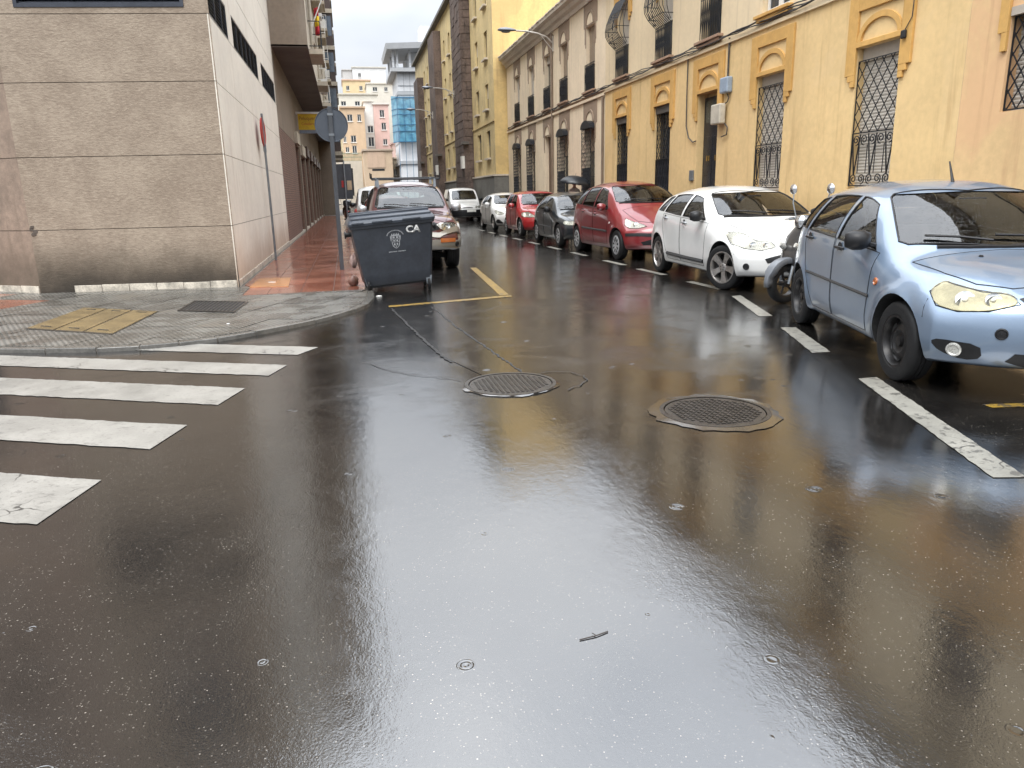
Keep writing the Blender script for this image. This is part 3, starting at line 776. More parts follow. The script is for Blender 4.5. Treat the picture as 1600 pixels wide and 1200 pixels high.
def cornice(root, u0, u1, z):
    mb = MB(); prof = [(0, z-.42), (.06, z-.42), (.10, z-.30), (.20, z-.24), (.24, z-.12), (.38, z-.06), (.40, z+.04), (0, z+.08)]
    mb.prism([FR.p(u0, a, b) for a, b in prof], FR.u*(u1-u0))
    mk('cornice', mb, M_CORN, root)
    mb = MB(); P = []
    m = int((u1-u0)/.14)
    for i in range(m+1):
        u = u0+(u1-u0)*i/m; P.append((u, .42+rnd.uniform(-.02, .02), z+.05+rnd.uniform(-.012, .012)))
    for a, b in zip(P, P[1:]): mb.hexa([FR.p(a[0], 0, a[2]+.03), FR.p(b[0], 0, b[2]+.03), FR.p(b[0], b[1], b[2]), FR.p(a[0], a[1], a[2]), FR.p(a[0], 0, a[2]+.09), FR.p(b[0], 0, b[2]+.09), FR.p(b[0], b[1], b[2]+.05), FR.p(a[0], a[1], a[2]+.05)])
    mk('roof_edge', mb, M_CORN, root)
def railing(c, hw, z0, z1, o, par, n=9, plate=False):
    mb = MB()
    for z in (z0+.02, z1-.10, z1): wseg(mb, c, (-hw, o, z), (hw, o, z), .012)
    for i in range(n+1):
        u = -hw+2*hw*i/n
        wseg(mb, c, (u, o, z0), (u, o, z1), .010)
        if i < n:
            wseg(mb, c, (u, o, z0+.1), (u+2*hw/n, o, z1-.1), .006); wseg(mb, c, (u+2*hw/n, o, z0+.1), (u, o, z1-.1), .006)
    for s in (-1, 1): wseg(mb, c, (s*hw, o, z0), (s*hw, -.1, z0+.05), .01); wseg(mb, c, (s*hw, o, z1), (s*hw, -.1, z1), .01)
    r = mk('railing', mb, M_IRON, par)
    if plate: mk('railing_panel', fbox(MB(), FR, c-hw+.01, c+hw-.01, o-.022, o-.014, z0+.04, z1-.05), M_PLATE, r)
    return r
def bowed(c, hw, z0, z1, zt, par):
    """pot-bellied window grille: straight foot, belly, taper to the head"""
    prof = [(0.05, z0), (.05, z1-.06), (.12, z1+.0), (.27, z1+.14), (.37, z1+.30), (.385, z1+.44), (.35, z1+.62), (.26, z1+.85), (.16, z1+1.05), (.07, zt)]
    mb = MB(); n = 10
    for i in range(n+1):
        u = -hw+2*hw*i/n; mb.tube([FR.p(c+u, o, z) for o, z in prof], .011, 5)
    for s in (-1, 1):
        for k in (.45, .75):
            mb.tube([FR.p(c+s*hw, o*k, z) for o, z in prof[2:]], .009, 5)
    for j in (0, 1, 3, 5, 7, 9):
        o, z = prof[j]; mb.tube([FR.p(c-hw, -.05, z), FR.p(c-hw, o, z), FR.p(c+hw, o, z), FR.p(c+hw, -.05, z)], .011, 4)
    for i in range(n):
        u = -hw+2*hw*i/n
        wseg(mb, c, (u, .05, z0+.1), (u+2*hw/n, .05, z1-.15), .007); wseg(mb, c, (u+2*hw/n, .05, z0+.1), (u, .05, z1-.15), .007)
        spiral(mb, c, u+hw/n, z1-.13, .035, 1.2, 1 if i % 2 else -1, .05, .006)
    mk('bowed_grille', mb, M_IRON, par)
def sill(c, hw, z, par, mat=None):
    mb = fbox(MB(), FR, c-hw-.13, c+hw+.13, 0, .13, z-.06, z); fbox(mb, FR, c-hw-.08, c+hw+.08, 0, .09, z-.13, z-.06)
    mk('sill', mb, mat or M_PINKT, par, bevel=.008)

# house A: ochre ground floor, cream upper floor
U_A0, U_A1, U_B1, U_C0 = 9.12, 23.62, 38.35, 2.0
root = empty('terraced_house', (FX, (U_A0+U_A1)/2, 0), label='two-storey house, ochre below and cream above, with bowed iron window grilles', cat='house', group='terraced houses on the parking side')
lo = [(c-.5, c+.5, ZB if k != 'door' else .14, ZH) for c, k in BAYS_A]
hi = [(c-.46, c+.46, UB, UH) for c, _ in BAYS_A]
hi[1] = (13.45, 14.40, 4.67, 6.2)
house(root, U_A0, U_A1, 7.75, 4.44, lo, hi, M_YEL, M_CREAM)
cornice(root, U_A0, U_A1, 7.78)
for c, k in BAYS_A:
    surround(c, ZH, 'bold', root)
    if k == 'lattice':
        w = rbox('shutter_box', c-.5, c+.5, -.20, -.10, 3.34, ZH, M_SHUTBOX, root)
        shutter('roller_shutter', c-.5, c+.5, ZB, 3.34, -.15, M_SHUT, root)
        mk('lattice_grille', lattice(c, .49, 2.24, 3.34, -.03, .196, .26, .0075), M_IRON, root)
        mk('scroll_grille', scrolls(c, .49, 1.42, 2.24, -.03), M_IRON, root)
        rbox('sill', c-.58, c+.58, 0, .08, ZB-.08, ZB, M_TRIM, root)
    elif k == 'dark':
        rbox('shutter_box', c-.5, c+.5, -.18, -.02, 3.36, ZH, M_SHUTG, root)
        rbox('pane', c-.5, c+.5, -.20, -.17, ZB, 3.36, M_WINDOW, root)
        mk('lattice_grille', lattice(c, .49, 2.22, 3.35, -.06, .14, .22, .0075), M_IRON, root)
        rbox('iron_plate', c-.5, c+.5, -.09, -.06, ZB, 2.20, M_PLATE, root)
        mk('railing_bars', lattice(c, .49, ZB, 2.20, -.045, .16, .5, .008), M_IRON, root)
    else:
        dr = rbox('door', c-.48, c+.48, -.22, -.16, .14, 3.46, M_PLATE, root)
        rbox('transom_pane', c-.38, c+.38, -.165, -.155, 2.9, 3.38, pm('frosted_pane', (.06, .07, .065), .25), dr)
        rbox('door_panel', c-.38, c-.03, -.165, -.15, .4, 2.6, M_PLATE, dr, .01); rbox('door_panel', c+.03, c+.38, -.165, -.15, .4, 2.6, M_PLATE, dr, .01)
        br = pm('brass', (.55, .38, .12), .3, .9)
        for du in (-.3, -.2, .12, .22): rbox('brass_plate', c+du, c+du+.05, -.16, -.14, 2.05, 2.17, br, dr)
        rbox('door_handle', c-.02, c+.02, -.16, -.10, 1.1, 1.25, br, dr)
        rbox('intercom', c+.58, c+.78, 0, .04, 1.62, 1.86, M_STEEL, root, .006)
# upper windows of A
c = 13.92
for nm, a, b in (('window_sash', 13.47, 13.92), ('window_sash', 13.93, 14.38)):
    mb = MB()
    for (x0, x1, y0, y1) in ((a, b, 4.69, 4.76), (a, b, 6.1, 6.18), (a, a+.06, 4.76, 6.1), (b-.06, b, 4.76, 6.1)): fbox(mb, FR, x0, x1, -.16, -.10, y0, y1)
    s = mk(nm, mb, M_WHITE, root)
    rbox('pane', a+.06, b-.06, -.14, -.13, 4.76, 6.1, M_WINDOW, s)
sill(c, .47, 4.66, root, M_TRIM)
for c, kind in ((10.87, 'rail'), (16.55, 'rail'), (19.10, 'bow'), (22.10, 'bow')):
    shutter('roller_shutter', c-.46, c+.46, UB+.9, UH, -.16, M_SHUT if kind == 'bow' else M_SHUTBR, root)
    rbox('pane', c-.46, c+.46, -.20, -.18, UB, UB+.9, M_WINDOW, root)
    if kind == 'rail': railing(c, .46, UB, UB+.95, .04, root)
    else: bowed(c, .47, UB+.01, 5.50, 6.72, root)
    sill(c, .46, UB, root)
    surround(c, UH, 'bold', root, .46)
# string course and cable bundle
rbox('string_course', U_A0, U_A1, 0, .05, 4.40, 4.47, M_CREAM, root)
M_CABLE = pm('old_cable', (0.06, 0.055, 0.052), 0.6, var=0.3, scale=8)
for k in range(4):
    mb = MB(); P = []
    for i in range(150):
        u = 3+i*35/149.; P.append(FR.p(u, .075+.012*math.sin(u*3.1+k*2), 4.51+k*.022+.018*math.sin(u*1.7+k*1.3)+.012*math.sin(u*6.1+k)))
    o = mk('cable', mb.tube(P, .013, 5), M_CABLE, None, True, 80)
    tag(o, ['lowest', 'second lowest', 'second highest', 'topmost'][k]+' dark cable of the bundle running along the terraced facades', 'cable', 'cables along the facades')
def cable(pts, r, lab):
    P = []
    for a, b in zip(pts, pts[1:]):
        P += [Vector(a).lerp(Vector(b), t/4) for t in range(4)]
    P.append(Vector(pts[-1]))
    o = mk('cable', MB().tube([FR.p(*p) for p in P], r, 5), M_CABLE, None, True, 80)
    tag(o, lab, 'cable', 'cables along the facades')
cable([(17.62, .03, 4.5), (17.62, .03, 3.6), (17.60, .03, 2.9), (17.45, .03, 2.62), (17.2, .03, 2.5), (17.05, .03, 2.52)], .014, 'looped grey cable hanging on the wall beside the dark door')
cable([(15.62, .03, 4.5), (15.62, .03, 3.72)], .02, 'dark cable dropping to the blue-grey meter box')
cable([(15.62, .04, 3.42), (15.5, .05, 3.3), (15.55, .05, 3.22), (15.7, .05, 3.18)], .012, 'short cable looping between the two meter boxes')
cable([(15.65, .05, 2.8), (15.5, .05, 2.7), (15.52, .05, 2.55), (15.75, .05, 2.52)], .014, 'dark cable loop below the cream meter box')
cable([(10.12, .06, 4.5), (10.14, .06, 3.75), (10.28, .06, 3.58)], .007, 'thin wire ending at a small black box beside the arched window')
o = rbox('junction_box', 10.22, 10.31, .047, .10, 3.48, 3.60, M_DARK, None, .02); tag(o, 'small black junction box on the window surround', 'junction box')
o = rbox('meter_box', 15.44, 15.78, 0, .14, 3.40, 3.72, pm('blue_grey_plastic', (.30, .37, .46), .35), None, .03); tag(o, 'blue-grey meter box on the ochre wall beside the dark door', 'meter box')
o = rbox('meter_box', 15.60, 16.02, .047, .20, 2.78, 3.20, pm('cream_plastic', (.50, .46, .38), .4), None, .03); tag(o, 'larger cream meter box beside the dark door', 'meter box')

# house B: pale cream, mauve-brown window surrounds
root = empty('terraced_house', (FX, (U_A1+U_B1)/2, 0), label='pale cream two-storey house with brown arched window panels and tall shutters', cat='house', group='terraced houses on the parking side')
lo = [(c-.48, c+.48, ZB if k != 'doorb' else .14, 3.62) for c, k in BAYS_B]
hi = [(c-.46, c+.46, UB, UH) for c, _ in BAYS_B]
house(root, U_A1+.004, U_B1, 7.75, 4.38, lo, hi, M_CREAM2, M_CREAM2)
cornice(root, U_A1+.004, U_B1, 7.78)
rbox('string_course', U_A1+.004, U_B1, 0, .06, 4.34, 4.42, M_CREAM2, root)
rbox('string_course', U_A1+.004, U_B1, 0, .05, 4.46, 4.50, M_PINKT, root)
for i, (c, k) in enumerate(BAYS_B):
    surround(c, 3.62, 'flat', root, .48, M_TRIMB)
    if k == 'hood':
        mb = MB(); n = 10     # little iron canopy over the grille
        for j in range(n):
            a0, a1 = math.pi*j/n, math.pi*(j+1)/n
            mb.prism([FR.p(c, .20, 3.46), FR.p(c+.52*math.cos(a0), .20, 3.46+.26*math.sin(a0)), FR.p(c+.52*math.cos(a1), .20, 3.46+.26*math.sin(a1))], FR.n*-.22)
        mk('grille_hood', mb, M_IRON, root)
        rbox('blind', c-.48, c+.48, -.16, -.14, 2.75 if i < 2 else 3.2, 3.6, M_SHUTBR if i < 2 else M_SHUT, root)
        rbox('pane', c-.48, c+.48, -.20, -.18, ZB, 3.6, M_WINDOW, root)
        g = lattice(c, .50, ZB, 3.46, .15, .15, .26, .008)
        for s in (-1, 1):
            for z in (ZB, 1.9, 2.7, 3.46): wseg(g, c, (s*.5, .15, z), (s*.5, -.02, z), .012)
            for j in range(9): z = ZB+.12+j*.27; wseg(g, c, (s*.5, .15, z), (s*.5, .0, z+.26), .006); wseg(g, c, (s*.5, .0, z), (s*.5, .15, z+.26), .006)
        mk('lattice_grille', g, M_IRON, root)
        rbox('iron_plate', c-.46, c+.46, .118, .135, ZB, 2.20, M_PLATE, root)
    else:
        rbox('door', c-.47, c+.47, -.22, -.16, .14, 3.6, pm('brown_door', (.10, .055, .035), .45), root)
    sill(c, .46, UB, root)
    z = UB+.83
    shutter('roller_shutter', c-.46, c+.46, z+(.0 if i != 2 else .9), UH, -.12, M_SHUTBR if i in (0, 1) else M_SHUT, root)
    rbox('pane', c-.46, c+.46, -.20, -.18, UB, UH-.3, M_WINDOW, root)
    railing(c, .46, UB, z, .05, root, 9, True)
    surround(c, UH, 'flat', root, .46, M_TRIMB)
# downpipe
o = mk('downpipe', MB().tube([FR.p(29.75, .06, 7.3), FR.p(29.75, .06, .15)], .045, 8), pm('brown_pipe', (.20, .15, .11), .5), None, True)
tag(o, 'brown downpipe between the tall shutters of the pale cream house', 'downpipe')
o = mk('downpipe', MB().tube([FR.p(23.72, .05, 4.3), FR.p(23.72, .05, 0.15)], .04, 8), MATS['brown_pipe'], None, True)
tag(o, 'brown downpipe where the two cream houses meet', 'downpipe')

# house C: peach, cut by the frame
root = empty('terraced_house', (FX, (U_C0+U_A0)/2, 0), label='peach rendered house with a lattice window beside the ochre one', cat='house', group='terraced houses on the parking side')
house(root, U_C0, U_A0-.004, 7.75, 4.44, [(7.35, 8.45, 2.28, 3.50), (4.0, 5.1, 2.28, 3.50)], [(7.45, 8.37, UB, UH), (4.1, 5.0, UB, UH)], M_PEACH, M_CREAM)
cornice(root, U_C0, U_A0-.004, 7.78)
for c in (7.9, 4.55):
    rbox('shutter_box', c-.55, c+.55, -.20, .02, 3.40, 3.50, M_SHUTBOX, root)
    shutter('roller_shutter', c-.55, c+.55, 2.28, 3.40, -.17, M_SHUT, root)
    mk('lattice_grille', lattice(c, .54, 2.30, 3.39, -.05, .15, .22, .009), M_IRON, root)
    mb = MB()
    for s in (-1, 1):
        fbox(mb, FR, *sorted((c+s*.56, c+s*.70)), 0, .045, 3.22, 4.3); fbox(mb, FR, *sorted((c+s*.56, c+s*.64)), 0, .043, 3.0, 3.22)
    fbox(mb, FR, c-.555, c+.555, 0, .043, 4.1, 4.3)
    mk('window_surround', mb, M_TRIM, root, bevel=.006)
    shutter('roller_shutter', c-.46, c+.46, UB, UH, -.16, M_SHUTBR, root)
    railing(c, .46, UB, UB+.95, .04, root)

# ------------------------------------------------------------------ street lamps on the walls
M_LAMPHEAD = pm('lamp_housing', (0.16, 0.17, 0.19), 0.35, 0.4)
M_LAMPARM = pm('lamp_arm', (0.50, 0.47, 0.42), 0.45, 0.1)
M_LENS = pm('lamp_lens', (0.09, 0.10, 0.11), 0.15)
def wall_lamp(x, y, z, reach, rise, lab):
    root = empty('street_lamp', (x, y, z), label=lab, cat='street lamp', group='lamps on wall brackets')
    k = lambda d, h: (x-d, y, z+h)
    mk('wall_plate', MB().box(x-.04, x+.02, y-.07, y+.07, z-.35, z+.2), M_LAMPARM, root)
    P = [k(.02, -.05), k(reach*.18, rise*.45), k(reach*.42, rise*.78), k(reach*.72, rise*.97), k(reach, rise)]
    mk('arm', MB().tube(P, .03, 8), M_LAMPARM, root, True)
    mk('brace', MB().tube([k(.02, -.3), k(reach*.35, rise*.66)], .016, 6), M_LAMPARM, root, True)
    mb = MB(); n = 12; st = [(0, .03, .03), (.06, .075, .05), (.22, .135, .085), (.42, .165, .105), (.60, .13, .085), (.70, .05, .035), (.715, .005, .005)]
    for d, w, h in st:
        for j in range(n):
            t = 2*math.pi*j/n; zz = math.sin(t)*h
            mb.v.append((x-reach-d, y+math.cos(t)*w, z+rise+(zz if zz > 0 else zz*.45)+.01))
    for i in range(len(st)-1):
        for j in range(n): mb.f.append((i*n+j, i*n+(j+1) % n, (i+1)*n+(j+1) % n, (i+1)*n+j))
    h = mk('lamp_head', mb, M_LAMPHEAD, root, True, 60)
    mb = MB(); mb.lathe([(.11, 0), (.09, -.04), (.01, -.055)], c=(0, 0, 0), n=14)
    mb.v = [(x-reach-.40+a*1.6, y+b, z+rise-.032+c_) for a, b, c_ in mb.v]
    mk('lens', mb, M_LENS, h, True)
wall_lamp(8.2, 29.7, 7.0, 1.45, .36, 'street lamp on the cream house with a long pale arm')

# ------------------------------------------------------------------ tall yellow block beyond the houses (plane X = 7.55)
FY = Face((7.55, 0, 0), (0, 1, 0), (-1, 0, 0))
M_YBF = wall_mat('yellow_block_front', (0.68, 0.54, 0.28), (0.24, 0.15, 0.09), 0.55, 0, 1, 0.10, 0.002, col2=(0.44, 0.35, 0.20), patch=0.5)
M_YBS = wall_mat('yellow_block_side', (0.68, 0.50, 0.22), (0.40, 0.24, 0.11), 0.5, 0, 1, 0.08, 0.002, col2=(0.50, 0.36, 0.17), patch=0.5)
M_PLINTH = wall_mat('grey_plinth', (0.17, 0.165, 0.15), (0.08, 0.075, 0.07), 0.5, 0.3, 1, 0.15, 0.003)
M_STONE = wall_mat('brown_stone', (0.135, 0.098, 0.082), (0.07, 0.05, 0.045), 0.5, 0, 1, 0.35, 0.012, 6.0)
root = empty('apartment_block', (7.55, 58, 0), label='tall yellow apartment block with brown stone piers on its street front', cat='building')
wins = []
rows = [(10.6, 11.95), (8.12, 9.42), (5.68, 6.9)]
cols = [(39.9, 40.8), (42.7, 43.6), (50.9, 51.7), (53.3, 54.1), (55.9, 56.7), (64.5, 65.4), (67, 67.9), (69.5, 70.4)]
for a, b in cols:
    for z0, z1 in rows: wins.append((a, b, z0, z1))
for a, b in ((39.7, 40.7), (42.4, 43.5)): wins.append((a, b, 3.25, 4.6))
for a, b in ((51.0, 51.9), (52.9, 53.8), (55.6, 56.6), (64.5, 65.8), (68, 69.2)): wins.append((a, b, 3.3, 4.62))
mb = fwall(MB(), FY, 38.45, 78, 2.36, 13.6, wins, .20)
mk('front_wall', mb, M_YBF, root, recalc=False)
mb = MB(); mb.poly([FY.p(38.45, 0, 2.36), FY.p(38.45, -12, 2.36), FY.p(38.45, -12, 13.6), FY.p(38.45, 0, 13.6)])
mk('side_wall', mb, M_YBS, root, recalc=False)
mb = MB(); mb.poly([FY.p(78, 0, 0), FY.p(78, -12, 0), FY.p(78, -12, 13.6), FY.p(78, 0, 13.6)]); mb.poly([FY.p(38.45, -12, 0), FY.p(78, -12, 0), FY.p(78, -12, 13.6), FY.p(38.45, -12, 13.6)])
mk('rear_wall', mb, M_YBS, root, recalc=False)
mk('plinth', fbox(MB(), FY, 38.41, 78, -12, .10, 0, 2.30), M_PLINTH, root)
mk('plinth_ledge', fbox(MB(), FY, 38.38, 78.02, -12, .14, 2.30, 2.38), M_CORN, root)
mk('roof_slab', fbox(MB(), FY, 38.3, 78.2, -12, .35, 13.6, 13.8), M_PLINTH, root)
for (a, b, z0, z1) in wins:
    w = mk('window_frame', fbox(MB(), FY, a, b, -.15, -.12, z0+.0, z1), M_SHUTG if (z0 < 5 or rnd.random() < .4) else M_SHUT, root)
    mk('pane', fbox(MB(), FY, a+.07, b-.07, -.12, -.105, z0+.06, z0+(z1-z0)*rnd.choice((.45, .95, .7))), M_WINDOW, w)
    mk('sill', fbox(MB(), FY, a-.08, b+.08, 0, .16, z0-.09, z0-.003), M_CORN, root)
mk('string_course', fbox(MB(), FY, 38.45, 78, 0, .05, 4.95, 5.02), M_YBF, root)
for a, b, top in ((45.0, 48.6, 13.62), (58.0, 61.6, 12.9), (71.0, 74.5, 11.6)):
    pier = mk('stone_pier', fbox(MB(), FY, a, b, 0, .55, 0, top), M_STONE, root)
    for side, (p, q) in (('n', (a, b)),):
        z = .05; k = 0
        while z < top-.3:
            h = rnd.uniform(.34, .5); u = a+.02
            while u < b-.05:
                w = min(rnd.uniform(.5, 1.0), b-.02-u)
                if a < 57: mk('stone', fbox(MB(), FY, u, u+w-.03, .545, .57+rnd.uniform(0, .035), z, z+h-.03), M_STONE, pier)
                u += w
            u = 0.02
            while u < .5:
                w = min(rnd.uniform(.25, .5), .53-u)
                if a < 57:
                    o0 = a-.02-rnd.uniform(0, .03)
                    mk('stone', fbox(MB(), FY, o0, a+.005, u, u+w-.03, z, z+h-.03), M_STONE, pier)
                u += w
            z += h
    mk('lamp_bracket', fbox(MB(), FY, a-.25, a+.3, .3, .7, 4.25, 4.4), M_SHUTG, root)
    mk('meter_cabinet', fbox(MB(), FY, a-.02, a+.6, .56, .72, 2.9, 3.6), M_WHITE, root)
wall_lamp(7.0, 48.2, 7.4, 1.3, .35, 'street lamp on the first brown stone pier of the yellow block')
wall_lamp(7.0, 60.0, 7.4, 1.3, .35, 'street lamp on the second brown stone pier of the yellow block')

# ------------------------------------------------------------------ corner building on the left
A, B, C = Vector((-1.81, 12.82, 0)), Vector((-4.87, 13.20, 0)), Vector((-13.5, 19.2, 0))
def face_from(P, Q, inside):
    d = (Q-P).normalized(); n = Vector((d.y, -d.x, 0))
    if n.dot(inside-P) > 0: n = -n
    return Face(P, d, n), (Q-P).length
INS = Vector((-8, 22, 0))
FC, LC = face_from(A, B, INS)
FS, LS = face_from(A, Vector((-1.81, 24.42, 0)), INS)
FL, LL = face_from(B, C, INS)
def beige_mat():
    t = NT('coarse_beige_render'); p = t.pos()
    hs = t.pos(scale=(14, 14, 38))
    k = t.math('ADD', t.math('MULTIPLY', t.noise(p, 1.6, 6, 0.65), 0.4), t.math('MULTIPLY', t.noise(hs, 1.0, 5, 0.7), 0.6))
    c = t.mix(t.ramp(k, 0.36, 0.66), (0.235, 0.182, 0.135), (0.365, 0.297, 0.226))
    sp = t.noise(p, 55, 3, 0.7); c = t.mix(t.ramp(sp, 0.55, 0.75, 0, 0.45), c, (0.17, 0.125, 0.09))
    z = t.sepz(p)
    e = t.math('ADD', z, t.math('MULTIPLY', t.math('SUBTRACT', t.noise(p, 1.1, 6, 0.65), 0.5), 0.9))
    c = t.mix(t.ramp(e, 0.15, 1.0, 0.85, 0.0), c, (0.060, 0.045, 0.030))
    c = t.mix(t.ramp(e, -0.05, 0.40, 0.8, 0.0), c, (0.018, 0.014, 0.010))
    t.set(Base_Color=c, Roughness=0.85, Normal=t.bump(t.math('ADD', t.noise(hs, 1.0, 4, 0.7), t.noise(p, 60, 3, 0.6)), 0.006))
    return t.m
M_BEIGE = beige_mat()
M_PALE = wall_mat('pale_grey_panels', (0.73, 0.68, 0.59), (0.36, 0.25, 0.17), 0.38, 0.75, 1.0, 0.06, 0.0012, rough=0.7)
M_BEIGE2 = wall_mat('brownish_beige_render', (0.27, 0.20, 0.15), (0.08, 0.06, 0.04), 0.4, 0.85, 1.0, 0.2, 0.005, 50)
M_GROOVE = pm('dark_joint', (0.10, 0.08, 0.065), 0.9)  # dark joint colour of the wall core between panels
M_TILE = pm('plinth_tile', (0.52, 0.47, 0.39), 0.35, var=0.3, scale=6)
root = empty('corner_building', (-4.5, 16, 0), label='beige corner building with grooved panels and slatted vents', cat='building')
ZJ = [.15, 1.02, 2.115, 3.185, 4.13]
TOP = 13.2
def panels(F, L0, L1, mat, ops, name='wall_panel', vj=()):
    zs = ZJ+[5.2, 6.3, 9.3, 12.3, TOP]
    mk('wall_core', fbox(MB(), F, L0, L1, -.30, -.016, 0, TOP), M_GROOVE, root) if not ops else None
    if ops:
        mk('wall_core', fwall(MB(), F, L0, L1, 0, TOP, ops, .25, -.016), M_GROOVE, root, recalc=False)
    for z0, z1 in zip([0]+zs, zs):
        if z0 == 0: z0 = .0
        us = [L0]+list(vj)+[L1]
        a, b = z0+(.005 if z0 else 0), z1-.005
        if z0 == 0: a, b = 0, z1-.0001
        if z0 == .15: a = .15
        sub = [q for q in ops if q[2] < b and q[3] > a]
        mb = MB()
        if not sub: fbox(mb, F, L0, L1, -.016, 0, a, b)
        else:
            segs = [L0]+sorted(sum([[q[0], q[1]] for q in sub], []))+[L1]
            fwall(mb, F, L0, L1, a, b, [(q[0], q[1], max(a-.01, q[2]), min(b+.01, q[3])) for q in sub], .02, backing=False)
        mk(name, mb, mat, root, recalc=not sub)
cw = [(.34, 2.75, 4.22, 5.1)]
upc = [(.8, 2.2, z+.6, z+2.1) for z in (6.3, 9.3)]
panels(FC, -.014, LC, M_BEIGE, cw+upc)
vents = [(.12, 2.10, 4.14, 4.70), (2.75, 6.9, 4.14, 4.70), (7.75, 11.40, 4.14, 4.70)]
ups = [(a, a+1.6, z+.6, z+2.1) for z in (6.3, 9.3) for a in (1.2, 4.6, 8.6)]
panels(FS, 0, LS, M_PALE, vents+ups)
panels(FL, 0, LL, M_BEIGE2, [(1.35, 2.5, 0.06, 2.4)]+[(a, a+1.4, z+.6, z+2.1) for z in (6.3, 9.3) for a in (2, 5.4)])
M_SLAT = pm('vent_slats', (0.050, 0.055, 0.068), 0.4, 0.5)
for v in vents:
    mk('vent_backing', fbox(MB(), FS, v[0], v[1], -.26, -.20, v[2], v[3]), M_DARK, root)
    fr = MB()
    for (a, b, c_, d_) in ((v[0], v[1], v[2], v[2]+.03), (v[0], v[1], v[3]-.03, v[3]), (v[0], v[0]+.04, v[2]+.03, v[3]-.03), (v[1]-.04, v[1], v[2]+.03, v[3]-.03)): fbox(fr, FS, a, b, -.06, -.005, c_, d_)
    k = 1
    while v[0]+k*.72 < v[1]-.2: fbox(fr, FS, v[0]+k*.72-.015, v[0]+k*.72+.015, -.06, -.008, v[2]+.03, v[3]-.03); k += 1
    vf = mk('vent_frame', fr, M_SLAT, root)
    for i in range(9):
        z = v[2]+.055+i*.055
        mb = MB(); mb.hexa([FS.p(v[0]+.04, -.055, z+.03), FS.p(v[1]-.04, -.055, z+.03), FS.p(v[1]-.04, -.02, z), FS.p(v[0]+.04, -.02, z), FS.p(v[0]+.04, -.055, z+.036), FS.p(v[1]-.04, -.055, z+.036), FS.p(v[1]-.04, -.02, z+.006), FS.p(v[0]+.04, -.02, z+.006)])
        mk('slat', mb, M_SLAT, vf)
q = cw[0]
wf = MB()
for (a, b, c_, d_) in ((q[0], q[1], q[2], q[2]+.05), (q[0], q[1], q[3]-.05, q[3]), (q[0], q[0]+.05, q[2]+.05, q[3]-.05), (q[1]-.05, q[1], q[2]+.05, q[3]-.05)): fbox(wf, FC, a, b, -.10, .012, c_, d_)
w = mk('vent_frame', wf, M_SLAT, root)
mk('vent_backing', fbox(MB(), FC, q[0], q[1], -.26, -.2, q[2], q[3]), M_DARK, root)
for i in range(10):
    z = q[2]+.06+i*.075
    mk('slat', MB().hexa([FC.p(q[0]+.05, -.09, z+.04), FC.p(q[1]-.05, -.09, z+.04), FC.p(q[1]-.05, -.03, z), FC.p(q[0]+.05, -.03, z), FC.p(q[0]+.05, -.09, z+.05), FC.p(q[1]-.05, -.09, z+.05), FC.p(q[1]-.05, -.03, z+.01), FC.p(q[0]+.05, -.03, z+.01)]), M_SLAT, w)
M_REDBR = pm('red_brick_panel', (0.33, 0.13, 0.085), 0.8, var=0.2)
for F, lst in ((FC, upc), (FS, ups)):
    for v in lst:
        w = mk('window_frame', fbox(MB(), F, v[0]-.1, v[1]+.1, -.10, .02, v[2]-.1, v[2]+.02), M_REDBR, root)
        mk('pane', fbox(MB(), F, v[0], v[1], -.2, -.17, v[2]+.02, v[3]), M_WINDOW, w)
mk('door', fbox(MB(), FL, 1.36, 2.49, -.2, -.12, .06, 2.39), M_DARK, root)
# plinth tiles with a few missing
for F, L1, skip in ((FC, LC, (6,)), (FS, LS, ()), (FL, 1.2, ())):
    k = 0; u = .02
    while u < L1-.3:
        w = .415
        if k not in skip:
            mk('plinth_tile', fbox(MB(), F, u, u+w, 0, .018+rnd.uniform(0, .006), SW-.01, .145+rnd.uniform(-.006, .006)), M_TILE, root, bevel=.003)
        u += w+.008; k += 1
mb = MB(); mb.poly([(A.x, A.y, TOP-.01), (B.x, B.y, TOP-.01), (C.x, C.y, TOP-.01), (-13.5, 24.4, TOP-.01), (-1.81, 24.42, TOP-.01)])
mk('roof', mb, M_PLINTH, root, recalc=False)
# chipped arris on the obtuse corner
o = MB(); 
for k in range(7):
    a = rnd.uniform(0, 6.28); r = rnd.uniform(.03, .07)
    o.box(*sorted((B.x+.02+math.cos(a)*r*.4, B.x+.02+math.cos(a)*r*.4+r)), B.y-.012-rnd.uniform(0, .006), B.y+.03, 1.0+math.sin(a)*.06, 1.0+math.sin(a)*.06+r*.8)
mk('broken_arris', o, M_GROOVE, root)

